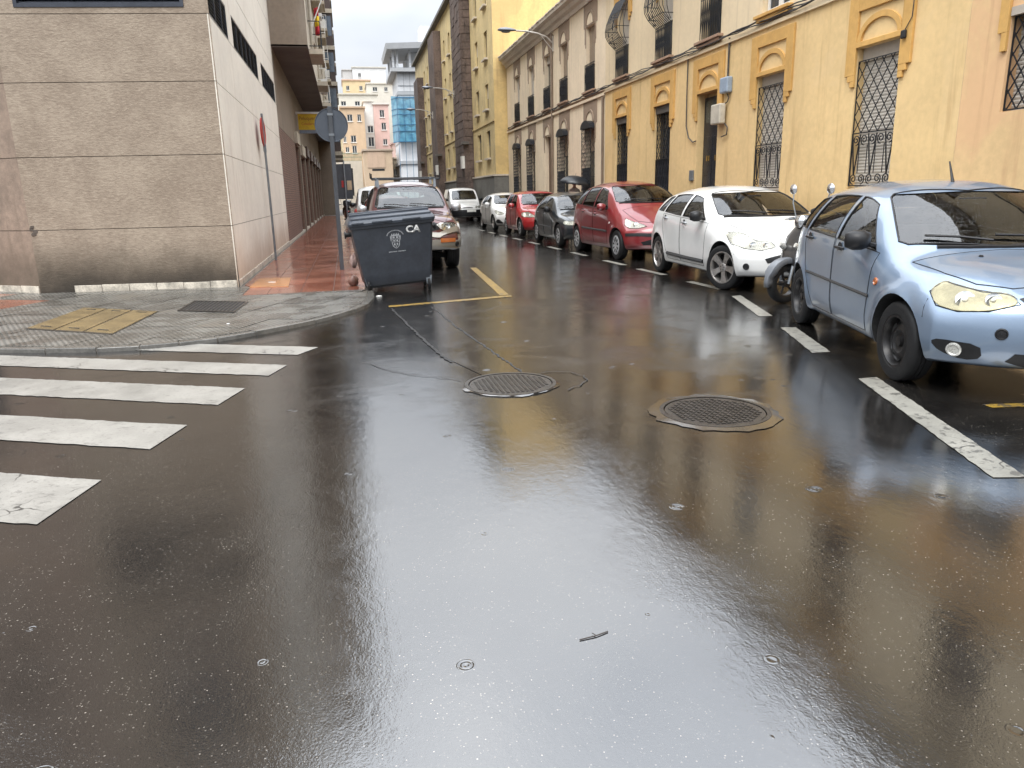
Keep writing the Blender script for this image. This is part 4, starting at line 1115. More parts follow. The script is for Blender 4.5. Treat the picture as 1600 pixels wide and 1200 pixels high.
# ------------------------------------------------------------------ brown building with the overhang
FB = Face((-1.81, 0, 0), (0, 1, 0), (1, 0, 0))
FO = Face((-.76, 0, 0), (0, 1, 0), (1, 0, 0))
def brick_mat(name, c1, c2, mortar, sc=1.0):
    t = NT(name); p = t.pos()
    sx = t.n('ShaderNodeSeparateXYZ'); t.l(p, sx.inputs[0])
    cb = t.n('ShaderNodeCombineXYZ'); t.l(t.math('ADD', sx.outputs['X'], sx.outputs['Y']), cb.inputs['X']); t.l(sx.outputs['Z'], cb.inputs['Y'])
    b = t.n('ShaderNodeTexBrick'); b.inputs['Scale'].default_value = 1.0; b.inputs['Brick Width'].default_value = .25*sc; b.inputs['Row Height'].default_value = .075*sc
    b.inputs['Mortar Size'].default_value = .010*sc; b.inputs['Color1'].default_value = (*c1, 1); b.inputs['Color2'].default_value = (*c2, 1); b.inputs['Mortar'].default_value = (*mortar, 1)
    t.l(cb.outputs[0], b.inputs['Vector'])
    c = t.mix(t.ramp(t.noise(p, 1.5, 5), .35, .7, 0, .35), b.outputs['Color'], tuple(x*.5 for x in c1))
    t.set(Base_Color=c, Roughness=0.75, Normal=t.bump(t.math('SUBTRACT', 1.0, b.outputs['Fac']), 0.008))
    return t.m
M_BRICK = brick_mat('brown_brick', (0.25, 0.135, 0.095), (0.20, 0.115, 0.085), (0.10, 0.085, 0.075))
M_BROWN = wall_mat('brown_render', (0.235, 0.185, 0.140), (0.36, 0.32, 0.27), 0.5, 0, 1, 0.10, 0.0015, streak=.6)
M_SOFFIT = pm('soffit', (0.125, 0.098, 0.082), 0.8, var=0.15, scale=1.0)
M_BALC = wall_mat('cream_balcony', (0.50, 0.44, 0.35), (0.28, 0.23, 0.18), 0.4, 0, 1, 0.1, 0.001)
M_SHOP = pm('shop_shutter', (0.11, 0.065, 0.05), 0.4, 0.3, var=0.15)
root = empty('apartment_block', (-1.3, 44, 0), label='brown brick building whose upper floors hang over the pavement', cat='building')
ops = [(32.2, 33.9, .06, 3.5), (35.4, 38.0, .06, 3.2), (40.0, 42.4, .06, 3.4), (44.2, 46.8, .06, 3.4), (48.6, 51.2, .06, 3.4), (53, 55.6, .06, 3.4), (57.4, 60, .06, 3.4)]
mk('brick_wall', fwall(MB(), FB, 24.43, 64, 0, 3.55, ops, .25), M_BRICK, root, recalc=False)
mk('rendered_band', fbox(MB(), FB, 24.43, 64, -8, .004, 3.55, 5.75), M_BROWN, root)
for a, b, z0, z1 in ops:
    s = mk('shop_shutter', fbox(MB(), FB, a, b, -.24, -.16, z0, z1), M_SHOP, root)
    mb = MB(); z = z0+.02
    while z < z1-.1: fbox(mb, FB, a, b, -.16, -.145, z, z+.07); z += .1
    mk('shutter_slats', mb, M_SHOP, s)
    mk('shop_pier', fbox(MB(), FB, b+.08, b+.5, 0, .07, 0, 3.5), M_BROWN, root)
    mk('shop_fascia', fbox(MB(), FB, a-.1, b+.1, 0, .12, z1+.05, z1+.5), M_BALC if a < 39 else M_SHOP, root)
mk('plinth', fbox(MB(), FB, 24.43, 64, -.2, .02, 0, .12), M_TILE, root)
ZO, ZT = 5.75, 18.1
mk('soffit', fbox(MB(), FO, 24.43, 64, -1.2, 0, ZO-.01, ZO+.05), M_SOFFIT, root)
mb = MB(); mb.poly([FO.p(24.43, 0, ZO), FO.p(24.43, -8, ZO), FO.p(24.43, -8, ZT), FO.p(24.43, 0, ZT)])
mk('end_wall', mb, M_BROWN, root, recalc=False); mb = MB(); mb.poly([FO.p(64, 0, 0), FO.p(64, -8, 0), FO.p(64, -8, ZT), FO.p(64, 0, ZT)]); mk('end_wall', mb, M_BROWN, root, recalc=False)
wo = [(u, u+1.2, z+.9, z+2.3) for z in (5.75, 8.8, 11.85, 14.9) for u in (25.6, 28.6, 32.4, 35.6, 39.4, 42.6, 46.4, 49.6, 53.4, 57)]
mk('front_wall', fwall(MB(), FO, 24.43, 64, ZO+.05, ZT, wo, .2), M_BALC, root, recalc=False)
mk('roof_slab', fbox(MB(), FO, 24.4, 64.1, -8, .3, ZT, ZT+.2), M_PLINTH, root)
for k, (a, b, z0, z1) in enumerate(wo):
    w = mk('window_frame', fbox(MB(), FO, a, b, -.14, -.10, z0, z1), M_WHITE, root)
    mk('pane', fbox(MB(), FO, a+.06, b-.06, -.10, -.09, z0+.06, z1-.06), M_WINDOW, w)
    if k % 2 == 0:     # balcony slab and railing spanning to the next window
        bl = mk('balcony', fbox(MB(), FO, a-.3, b+.5, 0, .40, z0-.95, z0-.80), M_BALC, root)
        mb = MB(); o_ = .37
        for z in (z0-.02, z0-.72): mb.tube([FO.p(a-.27, .02, z), FO.p(a-.27, o_, z), FO.p(b+.47, o_, z), FO.p(b+.47, .02, z)], .018, 4)
        n = 14
        for i in range(n+1): u = a-.27+(b-a+.74)*i/n; mb.tube([FO.p(u, o_, z0-.8), FO.p(u, o_, z0-.02)], .010, 4)
        mk('railing', mb, M_WHITE if (k//2) % 3 else M_IRON, bl)
    else: mk('sill', fbox(MB(), FO, a-.1, b+.1, 0, .12, z0-.08, z0-.002), M_BALC, root)
    if k % 5 == 3:
        ac = mk('air_conditioner', fbox(MB(), FO, a+.1, a+.9, .03, .33, z0-.75, z0-.2), M_WHITE, root, bevel=.02)
for u in (26.9, 34.1, 41.0): mk('downpipe', MB().tube([FO.p(u, .06, ZO), FO.p(u, .06, ZT)], .05, 8), M_BALC, root, True)

# glazed bay building further on, its bays reaching the kerb line
FG = Face((-.02, 0, 0), (0, 1, 0), (1, 0, 0))
root = empty('apartment_block', (-1, 70, 0), label='dark building with stacked glazed bays beyond the brown overhang', cat='building')
M_BRGL = pm('dark_bay_frame', (0.075, 0.052, 0.045), 0.4, var=0.15)
mk('core', fbox(MB(), FG, 64.3, 82, -10, -1.7, 0, 21.3), M_BROWN, root)
for z in (5.1, 7.8, 10.5, 13.2, 15.9, 18.6):
    for u0 in (66, 74):
        bay = mk('glazed_bay', fbox(MB(), FG, u0, u0+5, -1.75, -.05, z, z+2.4), M_BRGL, root)
        mk('bay_slab', fbox(MB(), FG, u0-.15, u0+5.15, -1.75, .06, z-.30, z), M_BALC, root)
        for i in range(2): mk('pane', fbox(MB(), FG, u0-.02, u0+.01, -1.6+i*.8, -.9+i*.8, z+.75, z+2.2), pm('bay_glass', (.10, .13, .17), .05, spec=1.7), bay)
        for i in range(4): mk('pane', fbox(MB(), FG, u0+.15+i*1.2, u0+1.2+i*1.2, -.06, -.035, z+.75, z+2.2), MATS['bay_glass'], bay)

# flag and hairdresser's sign on the brown building
root = empty('flag', (-.76, 27.6, 7.4), label='red and yellow flag hanging from a slanted white pole', cat='flag')
mk('flagpole', MB().tube([FO.p(27.0, 0, 6.6), FO.p(27.3, .75, 8.3)], .018, 6), M_WHITE, root, True)
def cloth(z0, z1, mat):
    mb = MB(); n = 10
    for i in range(n):
        for (j0, j1) in ((z0, z1),):
            P = []
            for k in (i, i+1):
                t = k/n; P.append((27.15+.24*t, .26+.07*math.sin(t*9), .02*math.sin(t*7)))
            mb.poly([FO.p(P[0][0], P[0][1], j0+P[0][2]), FO.p(P[1][0], P[1][1], j0+P[1][2]), FO.p(P[1][0], P[1][1]*1.05, j1), FO.p(P[0][0], P[0][1]*1.05, j1)])
    return mb
for z0, z1, cn, cc in ((6.62, 6.86, 'red_stripe', (.45, .02, .03)), (6.86, 7.16, 'yellow_stripe', (.75, .50, .02)), (7.16, 7.42, 'red_stripe', (.45, .02, .03))):
    f = mk(cn, cloth(z0, z1, None), pm('flag_'+cn, cc, .8), root, True, 60, recalc=False)
    sd = f.modifiers.new('thickness', 'SOLIDIFY'); sd.thickness = .006
root = empty('shop_sign', (-1.3, 34.3, 4.1), label='yellow hairdresser sign sticking out over the pavement', cat='sign')
mk('sign_box', MB().box(-1.72, -.86, 34.25, 34.40, 4.22, 4.86), pm('sign_yellow', (.62, .40, .02), .4), root)
mk('sign_rail', MB().box(-1.80, -.80, 34.22, 34.43, 4.86, 4.94), M_WHITE, root)
mk('sign_foot', MB().box(-1.70, -.86, 34.22, 34.43, 4.08, 4.215), pm('sign_grey', (.16, .18, .22), .4), root)
def sign_text(body, size, x, y, z, mat, par, sx=1.0):
    me = text_mesh(body, size); o = link('lettering', me, mat, par, False)
    o.location = Vector((x, y, z))-par.location; o.rotation_euler = (R(90), 0, 0); o.scale = (sx, 1, 1)
    return o
sign_text('Peluquería', .20, -1.29, 34.245, 4.68, pm('sign_brown', (.22, .07, .02), .5), root, .95)
sign_text('Caballeros', .15, -1.29, 34.245, 4.46, pm('sign_red', (.40, .05, .02), .5), root, .95)

# ------------------------------------------------------------------ buildings at the end of the street
def S(v): return v*1.5
def SZ(z): return 1.42+(z-1.42)*1.5
FARM = {}
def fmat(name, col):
    g = sum(col)/3; col = tuple(.66*c+.34*(g*.55+.36) for c in col)  # distance haze put into the colour: each paint blended towards pale grey
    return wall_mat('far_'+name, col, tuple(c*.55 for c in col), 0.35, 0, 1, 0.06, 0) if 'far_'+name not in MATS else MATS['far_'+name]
def far_block(name, lab, x0, x1, z0, z1, y, depth, col, wins=(), roof=None, cat='building', wcol=None, z_base=0.0):
    """block facing the street end; wins: (x0,x1,z0,z1)"""
    x0, x1, y = S(x0), S(x1), S(y); z1 = SZ(z1)
    F = Face((0, y, 0), (1, 0, 0), (0, -1, 0))
    root = empty(name, ((x0+x1)/2, y, 0), label=lab, cat=cat, group='buildings climbing the hill at the street end')
    W = [(S(a), S(b), SZ(c), SZ(d)) for a, b, c, d in wins]
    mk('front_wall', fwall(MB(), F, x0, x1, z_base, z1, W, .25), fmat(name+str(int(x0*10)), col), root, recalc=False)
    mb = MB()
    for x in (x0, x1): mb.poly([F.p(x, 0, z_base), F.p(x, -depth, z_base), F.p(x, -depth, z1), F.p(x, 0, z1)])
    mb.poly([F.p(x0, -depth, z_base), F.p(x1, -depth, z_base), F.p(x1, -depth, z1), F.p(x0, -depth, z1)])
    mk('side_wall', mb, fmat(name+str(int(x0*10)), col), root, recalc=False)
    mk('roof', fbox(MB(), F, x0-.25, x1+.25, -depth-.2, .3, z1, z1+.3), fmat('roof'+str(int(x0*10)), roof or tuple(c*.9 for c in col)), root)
    for a, b, c, d in W:
        w = mk('window_frame', fbox(MB(), F, a, b, -.18, -.12, c, d), M_WHITE, root)
        m = (a+b)/2
        for p, q in ((a+.08, m-.05), (m+.05, b-.08)): mk('pane', fbox(MB(), F, p, q, -.12, -.10, c+.1, d-.1), M_WINDOW, w)
        mk('sill', fbox(MB(), F, a-.1, b+.1, 0, .15, c-.12, c-.002), M_WHITE, root)
    return root, F
# hill: one rising sheet behind the last houses
mb = MB()
mb.poly([(-60, 150, 0), (60, 150, 0), (60, 200, 14), (-60, 200, 14)]); mb.poly([(-60, 200, 14), (60, 200, 14), (60, 300, 26), (-60, 300, 26)])
mk('hillside', mb, pm('hill_earth', (.22, .19, .15), .9), kind='structure', recalc=False)
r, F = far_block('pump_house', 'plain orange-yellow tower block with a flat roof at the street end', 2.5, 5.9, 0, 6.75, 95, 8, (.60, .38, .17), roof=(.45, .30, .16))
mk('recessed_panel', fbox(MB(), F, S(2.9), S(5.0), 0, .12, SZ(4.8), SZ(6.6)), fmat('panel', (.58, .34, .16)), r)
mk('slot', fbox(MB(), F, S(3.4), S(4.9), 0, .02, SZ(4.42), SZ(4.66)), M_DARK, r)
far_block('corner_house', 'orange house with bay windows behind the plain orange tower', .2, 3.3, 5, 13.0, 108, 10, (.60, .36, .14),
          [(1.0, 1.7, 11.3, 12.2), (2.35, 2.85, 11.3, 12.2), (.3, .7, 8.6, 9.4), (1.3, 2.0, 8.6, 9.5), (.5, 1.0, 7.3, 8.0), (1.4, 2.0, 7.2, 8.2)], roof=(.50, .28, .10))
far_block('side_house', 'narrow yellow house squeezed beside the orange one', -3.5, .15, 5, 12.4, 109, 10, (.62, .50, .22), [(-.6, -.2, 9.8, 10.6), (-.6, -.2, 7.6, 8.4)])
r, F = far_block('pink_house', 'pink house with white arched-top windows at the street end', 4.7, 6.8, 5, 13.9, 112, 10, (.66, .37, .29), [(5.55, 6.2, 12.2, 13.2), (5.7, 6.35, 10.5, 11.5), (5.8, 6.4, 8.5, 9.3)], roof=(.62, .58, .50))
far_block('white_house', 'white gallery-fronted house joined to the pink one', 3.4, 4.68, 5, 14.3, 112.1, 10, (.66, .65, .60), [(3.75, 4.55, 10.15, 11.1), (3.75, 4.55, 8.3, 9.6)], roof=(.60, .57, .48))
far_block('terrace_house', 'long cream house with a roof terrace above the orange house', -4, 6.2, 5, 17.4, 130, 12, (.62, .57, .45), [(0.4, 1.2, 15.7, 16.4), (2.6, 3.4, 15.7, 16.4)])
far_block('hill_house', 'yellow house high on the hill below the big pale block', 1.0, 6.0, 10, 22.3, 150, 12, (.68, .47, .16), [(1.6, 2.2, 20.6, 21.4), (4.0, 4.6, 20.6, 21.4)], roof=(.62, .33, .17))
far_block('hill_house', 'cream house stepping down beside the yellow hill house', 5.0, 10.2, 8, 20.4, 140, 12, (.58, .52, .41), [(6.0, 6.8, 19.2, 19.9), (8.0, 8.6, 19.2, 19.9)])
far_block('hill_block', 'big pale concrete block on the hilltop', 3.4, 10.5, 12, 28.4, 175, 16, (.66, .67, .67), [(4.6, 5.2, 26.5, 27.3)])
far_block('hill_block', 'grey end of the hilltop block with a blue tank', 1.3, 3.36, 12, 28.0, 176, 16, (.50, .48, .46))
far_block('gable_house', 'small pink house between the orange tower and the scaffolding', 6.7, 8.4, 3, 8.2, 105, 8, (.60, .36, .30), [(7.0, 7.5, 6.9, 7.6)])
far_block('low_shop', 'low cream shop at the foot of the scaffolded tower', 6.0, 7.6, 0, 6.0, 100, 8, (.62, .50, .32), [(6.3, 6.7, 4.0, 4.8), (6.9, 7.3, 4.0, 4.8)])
# balcony wall with green railing
root = empty('balcony_wall', (1.5, 155, 0), label='cream retaining wall with a green railing under the orange house', cat='wall')
Fw = Face((0, S(104), 0), (1, 0, 0), (0, -1, 0))
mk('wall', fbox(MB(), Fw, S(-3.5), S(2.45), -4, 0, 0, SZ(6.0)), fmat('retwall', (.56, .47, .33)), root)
mk('arch_void', fbox(MB(), Fw, S(.3), S(1.2), 0, .02, 0, SZ(5.1)), M_DARK, root)
M_GREEN = pm('green_railing', (.06, .17, .12), .5)
mb = MB()
for z in (6.0, 6.5, 7.0): mb.tube([Fw.p(S(-3.5), -.1, SZ(z)), Fw.p(S(2.45), -.1, SZ(z))], .06, 4)
for i in range(40): x = S(-3.5)+i*S(5.95)/39; mb.tube([Fw.p(x, -.1, SZ(6.0)), Fw.p(x, -.1, SZ(7.0))], .04, 4)
mk('railing', mb, M_GREEN, root)
# tower under construction with blue netting
Y = S(91)
Ft = Face((0, Y, 0), (1, 0, 0), (0, -1, 0))
root = empty('tower_block', (S(8), Y, 0), label='grey tower under construction with blue scaffold netting and an open top floor', cat='building')
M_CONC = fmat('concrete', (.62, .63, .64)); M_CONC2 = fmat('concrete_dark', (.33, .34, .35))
mk('core', fbox(MB(), Ft, S(6.75), S(14), -14, 0, 0, SZ(15.0)), M_CONC, root)
for z, ov in ((15.0, 1.1), (12.6, .15), (5.0, .3), (7.5, .1)): mk('floor_slab', fbox(MB(), Ft, S(6.75)-ov, S(14), -14, ov, SZ(z), SZ(z)+.55), M_CONC2, root)
for x in (6.3, 6.75, 8.2, 9.6, 11): 
    for d_ in (-.6, -7, -13): mk('column', fbox(MB(), Ft, S(x), S(x)+.35, d_-.35, d_, SZ(15.0)+.5, SZ(17.4)), M_CONC, root)
mk('penthouse_wall', fbox(MB(), Ft, S(8.3), S(14), -12, -3, SZ(15.3), SZ(17.4)), M_CONC, root)
mk('top_roof', MB().hexa([Ft.p(S(5.7), 1.2, SZ(17.3)), Ft.p(S(14), 1.2, SZ(17.7)), Ft.p(S(14), -14, SZ(17.7)), Ft.p(S(5.7), -14, SZ(17.3)), Ft.p(S(5.6), 1.3, SZ(17.9)), Ft.p(S(14), 1.3, SZ(18.3)), Ft.p(S(14), -14, SZ(18.3)), Ft.p(S(5.6), -14, SZ(17.9))]), M_CONC2, root)
mk('stair_tower', fbox(MB(), Ft, S(9.9), S(12.4), -9, -5, SZ(18), SZ(20.6)), M_CONC, root)
for x in (7.4, 8.1): mk('panel_joint', fbox(MB(), Ft, S(x), S(x)+.08, 0, .03, SZ(12.98), SZ(15.0)), M_CONC2, root)
for zz in (12.98, 13.6, 15.4, 16.0):
    mk('guard_rail', MB().tube([Ft.p(S(6.75)-1 if zz > 15 else S(6.75), .9 if zz > 15 else .1, SZ(zz)), Ft.p(S(9.5), .9 if zz > 15 else .1, SZ(zz))], .04, 4), M_STEEL, root)
def net_mat():
    t = NT('blue_scaffold_net'); p = t.pos(); w = t.noise(p, .8, 4, .6)
    c = t.mix(t.ramp(w, .3, .7), (.05, .21, .34), (.12, .36, .48))
    t.set(Base_Color=c, Roughness=.8, Alpha=.82); return t.m
M_NET = net_mat()
sc = empty('scaffold', (S(7.6), Y-1.2, SZ(7.4)), label='blue netted scaffold wrapped round the grey tower', cat='scaffold')
def netp(name, P):
    mb = MB(); n = 12
    a, b, c, d_ = [Vector(p) for p in P]
    for i in range(n):
        for j in range(n):
            g = lambda u, v: a.lerp(b, u).lerp(d_.lerp(c, u), v)+Vector((0, .12*math.sin(u*17+v*5)*math.sin(v*13), 0))
            mb.poly([g(i/n, j/n), g((i+1)/n, j/n), g((i+1)/n, (j+1)/n), g(i/n, (j+1)/n)])
    mk(name, mb, M_NET, sc, True, 60, recalc=False)
netp('front_net', [Ft.p(S(6.45), 1.4, SZ(7.4)), Ft.p(S(9.2), 1.4, SZ(7.4)), Ft.p(S(9.2), 1.4, SZ(12.3)), Ft.p(S(6.45), 1.4, SZ(12.3))])
netp('side_net', [Ft.p(S(5.95), -1.5, SZ(7.4)), Ft.p(S(6.45), 1.4, SZ(7.4)), Ft.p(S(6.45), 1.4, SZ(12.3)), Ft.p(S(5.95), -1.5, SZ(12.6))])
for z in (7.45, 8.6, 9.3, 10.4, 11.0, 12.2):
    mk('ledger', MB().tube([Ft.p(S(5.95), -1.5, SZ(z)), Ft.p(S(6.45), 1.48, SZ(z)), Ft.p(S(9.2), 1.48, SZ(z))], .07, 4), pm('scaffold_blue', (.03, .13, .24), .6), sc)
for x in (6.45, 7.2, 7.95, 8.7): mk('standard', MB().tube([Ft.p(S(x), 1.5, 0), Ft.p(S(x), 1.5, SZ(12.3))], .05, 4), MATS['scaffold_blue'], sc)

# ------------------------------------------------------------------ cars
def curve(pts):
    """monotone cubic through (x, y) points"""
    xs = [p[0] for p in pts]; ys = [p[1] for p in pts]; n = len(xs)
    dl = [(ys[i+1]-ys[i])/(xs[i+1]-xs[i]) for i in range(n-1)]
    m = [dl[0]]+[0 if dl[i-1]*dl[i] <= 0 else 2*dl[i-1]*dl[i]/(dl[i-1]+dl[i]) for i in range(1, n-1)]+[dl[-1]]
    def f(x):
        if x <= xs[0]: return ys[0]
        if x >= xs[-1]: return ys[-1]
        i = 0
        while x > xs[i+1]: i += 1
        h = xs[i+1]-xs[i]; t = (x-xs[i])/h
        return (2*t**3-3*t*t+1)*ys[i]+(t**3-2*t*t+t)*h*m[i]+(-2*t**3+3*t*t)*ys[i+1]+(t**3-t*t)*h*m[i+1]
    return f
M_TYRE = pm('tyre_rubber', (0.010, 0.010, 0.0105), 0.6, var=0.2, scale=14, bump=0.0008, bscale=90, obj=True, spec=1.33)
M_ALLOY = pm('alloy_wheel', (0.40, 0.38, 0.36), 0.32, 0.85, var=0.2, scale=12, obj=True)
M_HUBCAP = pm('silver_hubcap', (0.42, 0.43, 0.44), 0.4, 0.4, var=0.15, scale=12, obj=True)
M_STEELW = pm('black_steel_wheel', (0.018, 0.017, 0.017), 0.36, 0.35, var=0.4, scale=14, obj=True)
M_PLASTIC = pm('black_plastic', (0.010, 0.010, 0.011), 0.42, var=0.15, scale=20, obj=True, spec=1.4)
M_SEAM = pm('panel_gap', (0.006, 0.006, 0.006), 0.8)
M_LAMPR = pm('lamp_reflector', (0.62, 0.61, 0.57), 0.28, 0.45, var=0.10, scale=9, obj=True)
M_LAMPF = pm('hazed_lamp', (0.47, 0.44, 0.335), 0.34, 0.3, var=0.16, scale=7, obj=True)
M_LAMPC = pm('clear_lamp_chrome', (0.72, 0.73, 0.74), 0.08, 0.95, var=0.2, scale=25, obj=True)
M_LENSGL = glass_mat('lamp_lens_glass', (0.92, 0.92, 0.88), 0.03, 1.45, False)
M_YLENS = glass_mat('yellowed_lens_glass', (0.94, 0.92, 0.82), 0.05, 1.45, False)
M_AMBER = pm('amber_lens', (0.42, 0.115, 0.02), 0.2, coat=1.0, obj=True)
M_REDL = pm('red_lens', (0.35, 0.01, 0.01), 0.15, coat=1.0, obj=True)
M_CHROME = pm('chrome', (0.75, 0.75, 0.76), 0.08, 1.0, var=0.05)
M_PLATEW = pm('number_plate', (0.62, 0.62, 0.58), 0.4)
M_SEAT = pm('dark_seat_cloth', (0.030, 0.030, 0.034), 0.9, var=0.2, obj=True)
M_SEATG = pm('grey_seat_cloth', (0.13, 0.13, 0.125), 0.9, var=0.2, obj=True)
M_UNDER = pm('car_underside', (0.010, 0.010, 0.010), 0.9, obj=True)

WHEELS = {}
def wheel_meshes(r, w, style):
    key = (round(r, 3), round(w, 3), style)
    if key in WHEELS: return WHEELS[key]
    rr = r*(.64 if style != 'alloy5' else .70); h = w/2
    # tyre, axis along y, outer side towards -y
    prof = [(rr, -h*.80), (rr+.01, -h*.96), (r*.86, -h*1.0), (r*.95, -h*.92), (r*.99, -h*.78), (r, -h*.55), (r, -h*.22), (r-.007, -h*.20), (r-.007, -h*.14), (r, -h*.12),
            (r, h*.12), (r-.007, h*.14), (r-.007, h*.2), (r, h*.22), (r, h*.55), (r*.99, h*.78), (r*.95, h*.92), (r*.86, h), (rr, h*.8)]
    tyre = MB().lathe(prof, axis='y', n=44, cap=False).mesh('tyre', True, 40)
    tyre.materials.append(M_TYRE)
    mb = MB().lathe([(rr+.004, -h*.82), (rr+.006, -h*.93), (rr-.010, -h*.94), (rr-.018, -h*.78), (rr-.03, -h*.2), (rr-.03, h*.5)], axis='y', n=44, cap=False)
    mats = {'alloy5': M_ALLOY, 'hubcap': M_HUBCAP, 'steel': M_STEELW, 'spoke': M_ALLOY}
    hub = []
    if style == 'alloy5' or style == 'spoke':
        ns = 5 if style == 'alloy5' else 7
        for k in range(ns):
            a = 2*math.pi*k/ns+.3; wi, wo = (.036, .058) if ns == 5 else (.026, .030)
            pts = []
            for rad, ww, y in ((.045, wi, -h*.72), (rr*.55, wi*1.0, -h*.80), (rr-.012, wo, -h*.86)):
                ca, sa = math.cos(a), math.sin(a)
                for s in (-1, 1): pts.append((rad*ca-s*ww*sa, y, rad*sa+s*ww*ca))
            back = [(x, y+.035, z) for x, y, z in pts]
            mb.add(pts+back, [(0, 1, 3, 2), (2, 3, 5, 4), (6, 8, 9, 7), (8, 10, 11, 9), (0, 2, 8, 6), (2, 4, 10, 8), (1, 7, 9, 3), (3, 9, 11, 5), (4, 5, 11, 10), (0, 6, 7, 1)])
        mb.lathe([(.062, -h*.5), (.062, -h*.80), (.05, -h*.84), (.001, -h*.84)], axis='y', n=20, cap=False)
    elif style == 'hubcap':
        mb.lathe([(rr-.012, -h*.88), (rr*.86, -h*1.0), (rr*.80, -h*.98), (rr*.30, -h*1.02), (rr*.24, -h*.96), (.001, -h*.96)], axis='y', n=44, cap=False)
    else:
        mb.lathe([(rr-.03, -h*.35), (rr*.80, -h*.22), (rr*.62, -h*.50), (rr*.46, -h*.58), (rr*.36, -h*.40), (rr*.22, -h*.36), (rr*.20, -h*.62), (.001, -h*.64)], axis='y', n=36, cap=False)
    rim = mb.mesh('rim', True, 38); rim.materials.append(mats[style])
    mb = MB(); holes = 9 if style == 'hubcap' else (8 if style == 'steel' else 5)
    for k in range(holes):
        a = 2*math.pi*(k+.5)/holes
        if style == 'hubcap':      # slots between broad spokes
            ca, sa = math.cos(a), math.sin(a); P = []
            for rad, ww in ((rr*.40, .010), (rr*.40, -.010), (rr*.80, -.026), (rr*.80, .026)): P.append((rad*ca-ww*sa, -h*1.02 if rad < rr*.5 else -h*1.0, rad*sa+ww*ca))
            mb.prism([(x, y-.003, z) for x, y, z in P], (0, .004, 0))
        else:
            rad = rr*.70 if style == 'steel' else .036
            rh = .022 if style == 'steel' else .009
            mb.lathe([(rh, 0), (rh, .02), (.001, .02)], c=(rad*math.cos(a), -h*.36-.004 if style == 'steel' else -h*.845, rad*math.sin(a)), axis='y', n=10)
    det = mb.mesh('wheel_holes'); det.materials.append(M_SEAM)
    mb = MB().lathe([(rr-.032, -h*.1), (rr-.035, -h*.05), (.001, -h*.05)], axis='y', n=30, cap=False)
    brake = mb.mesh('brake_disc', True); brake.materials.append(M_STEELW)
    WHEELS[key] = (tyre, rim, det, brake)
    return WHEELS[key]

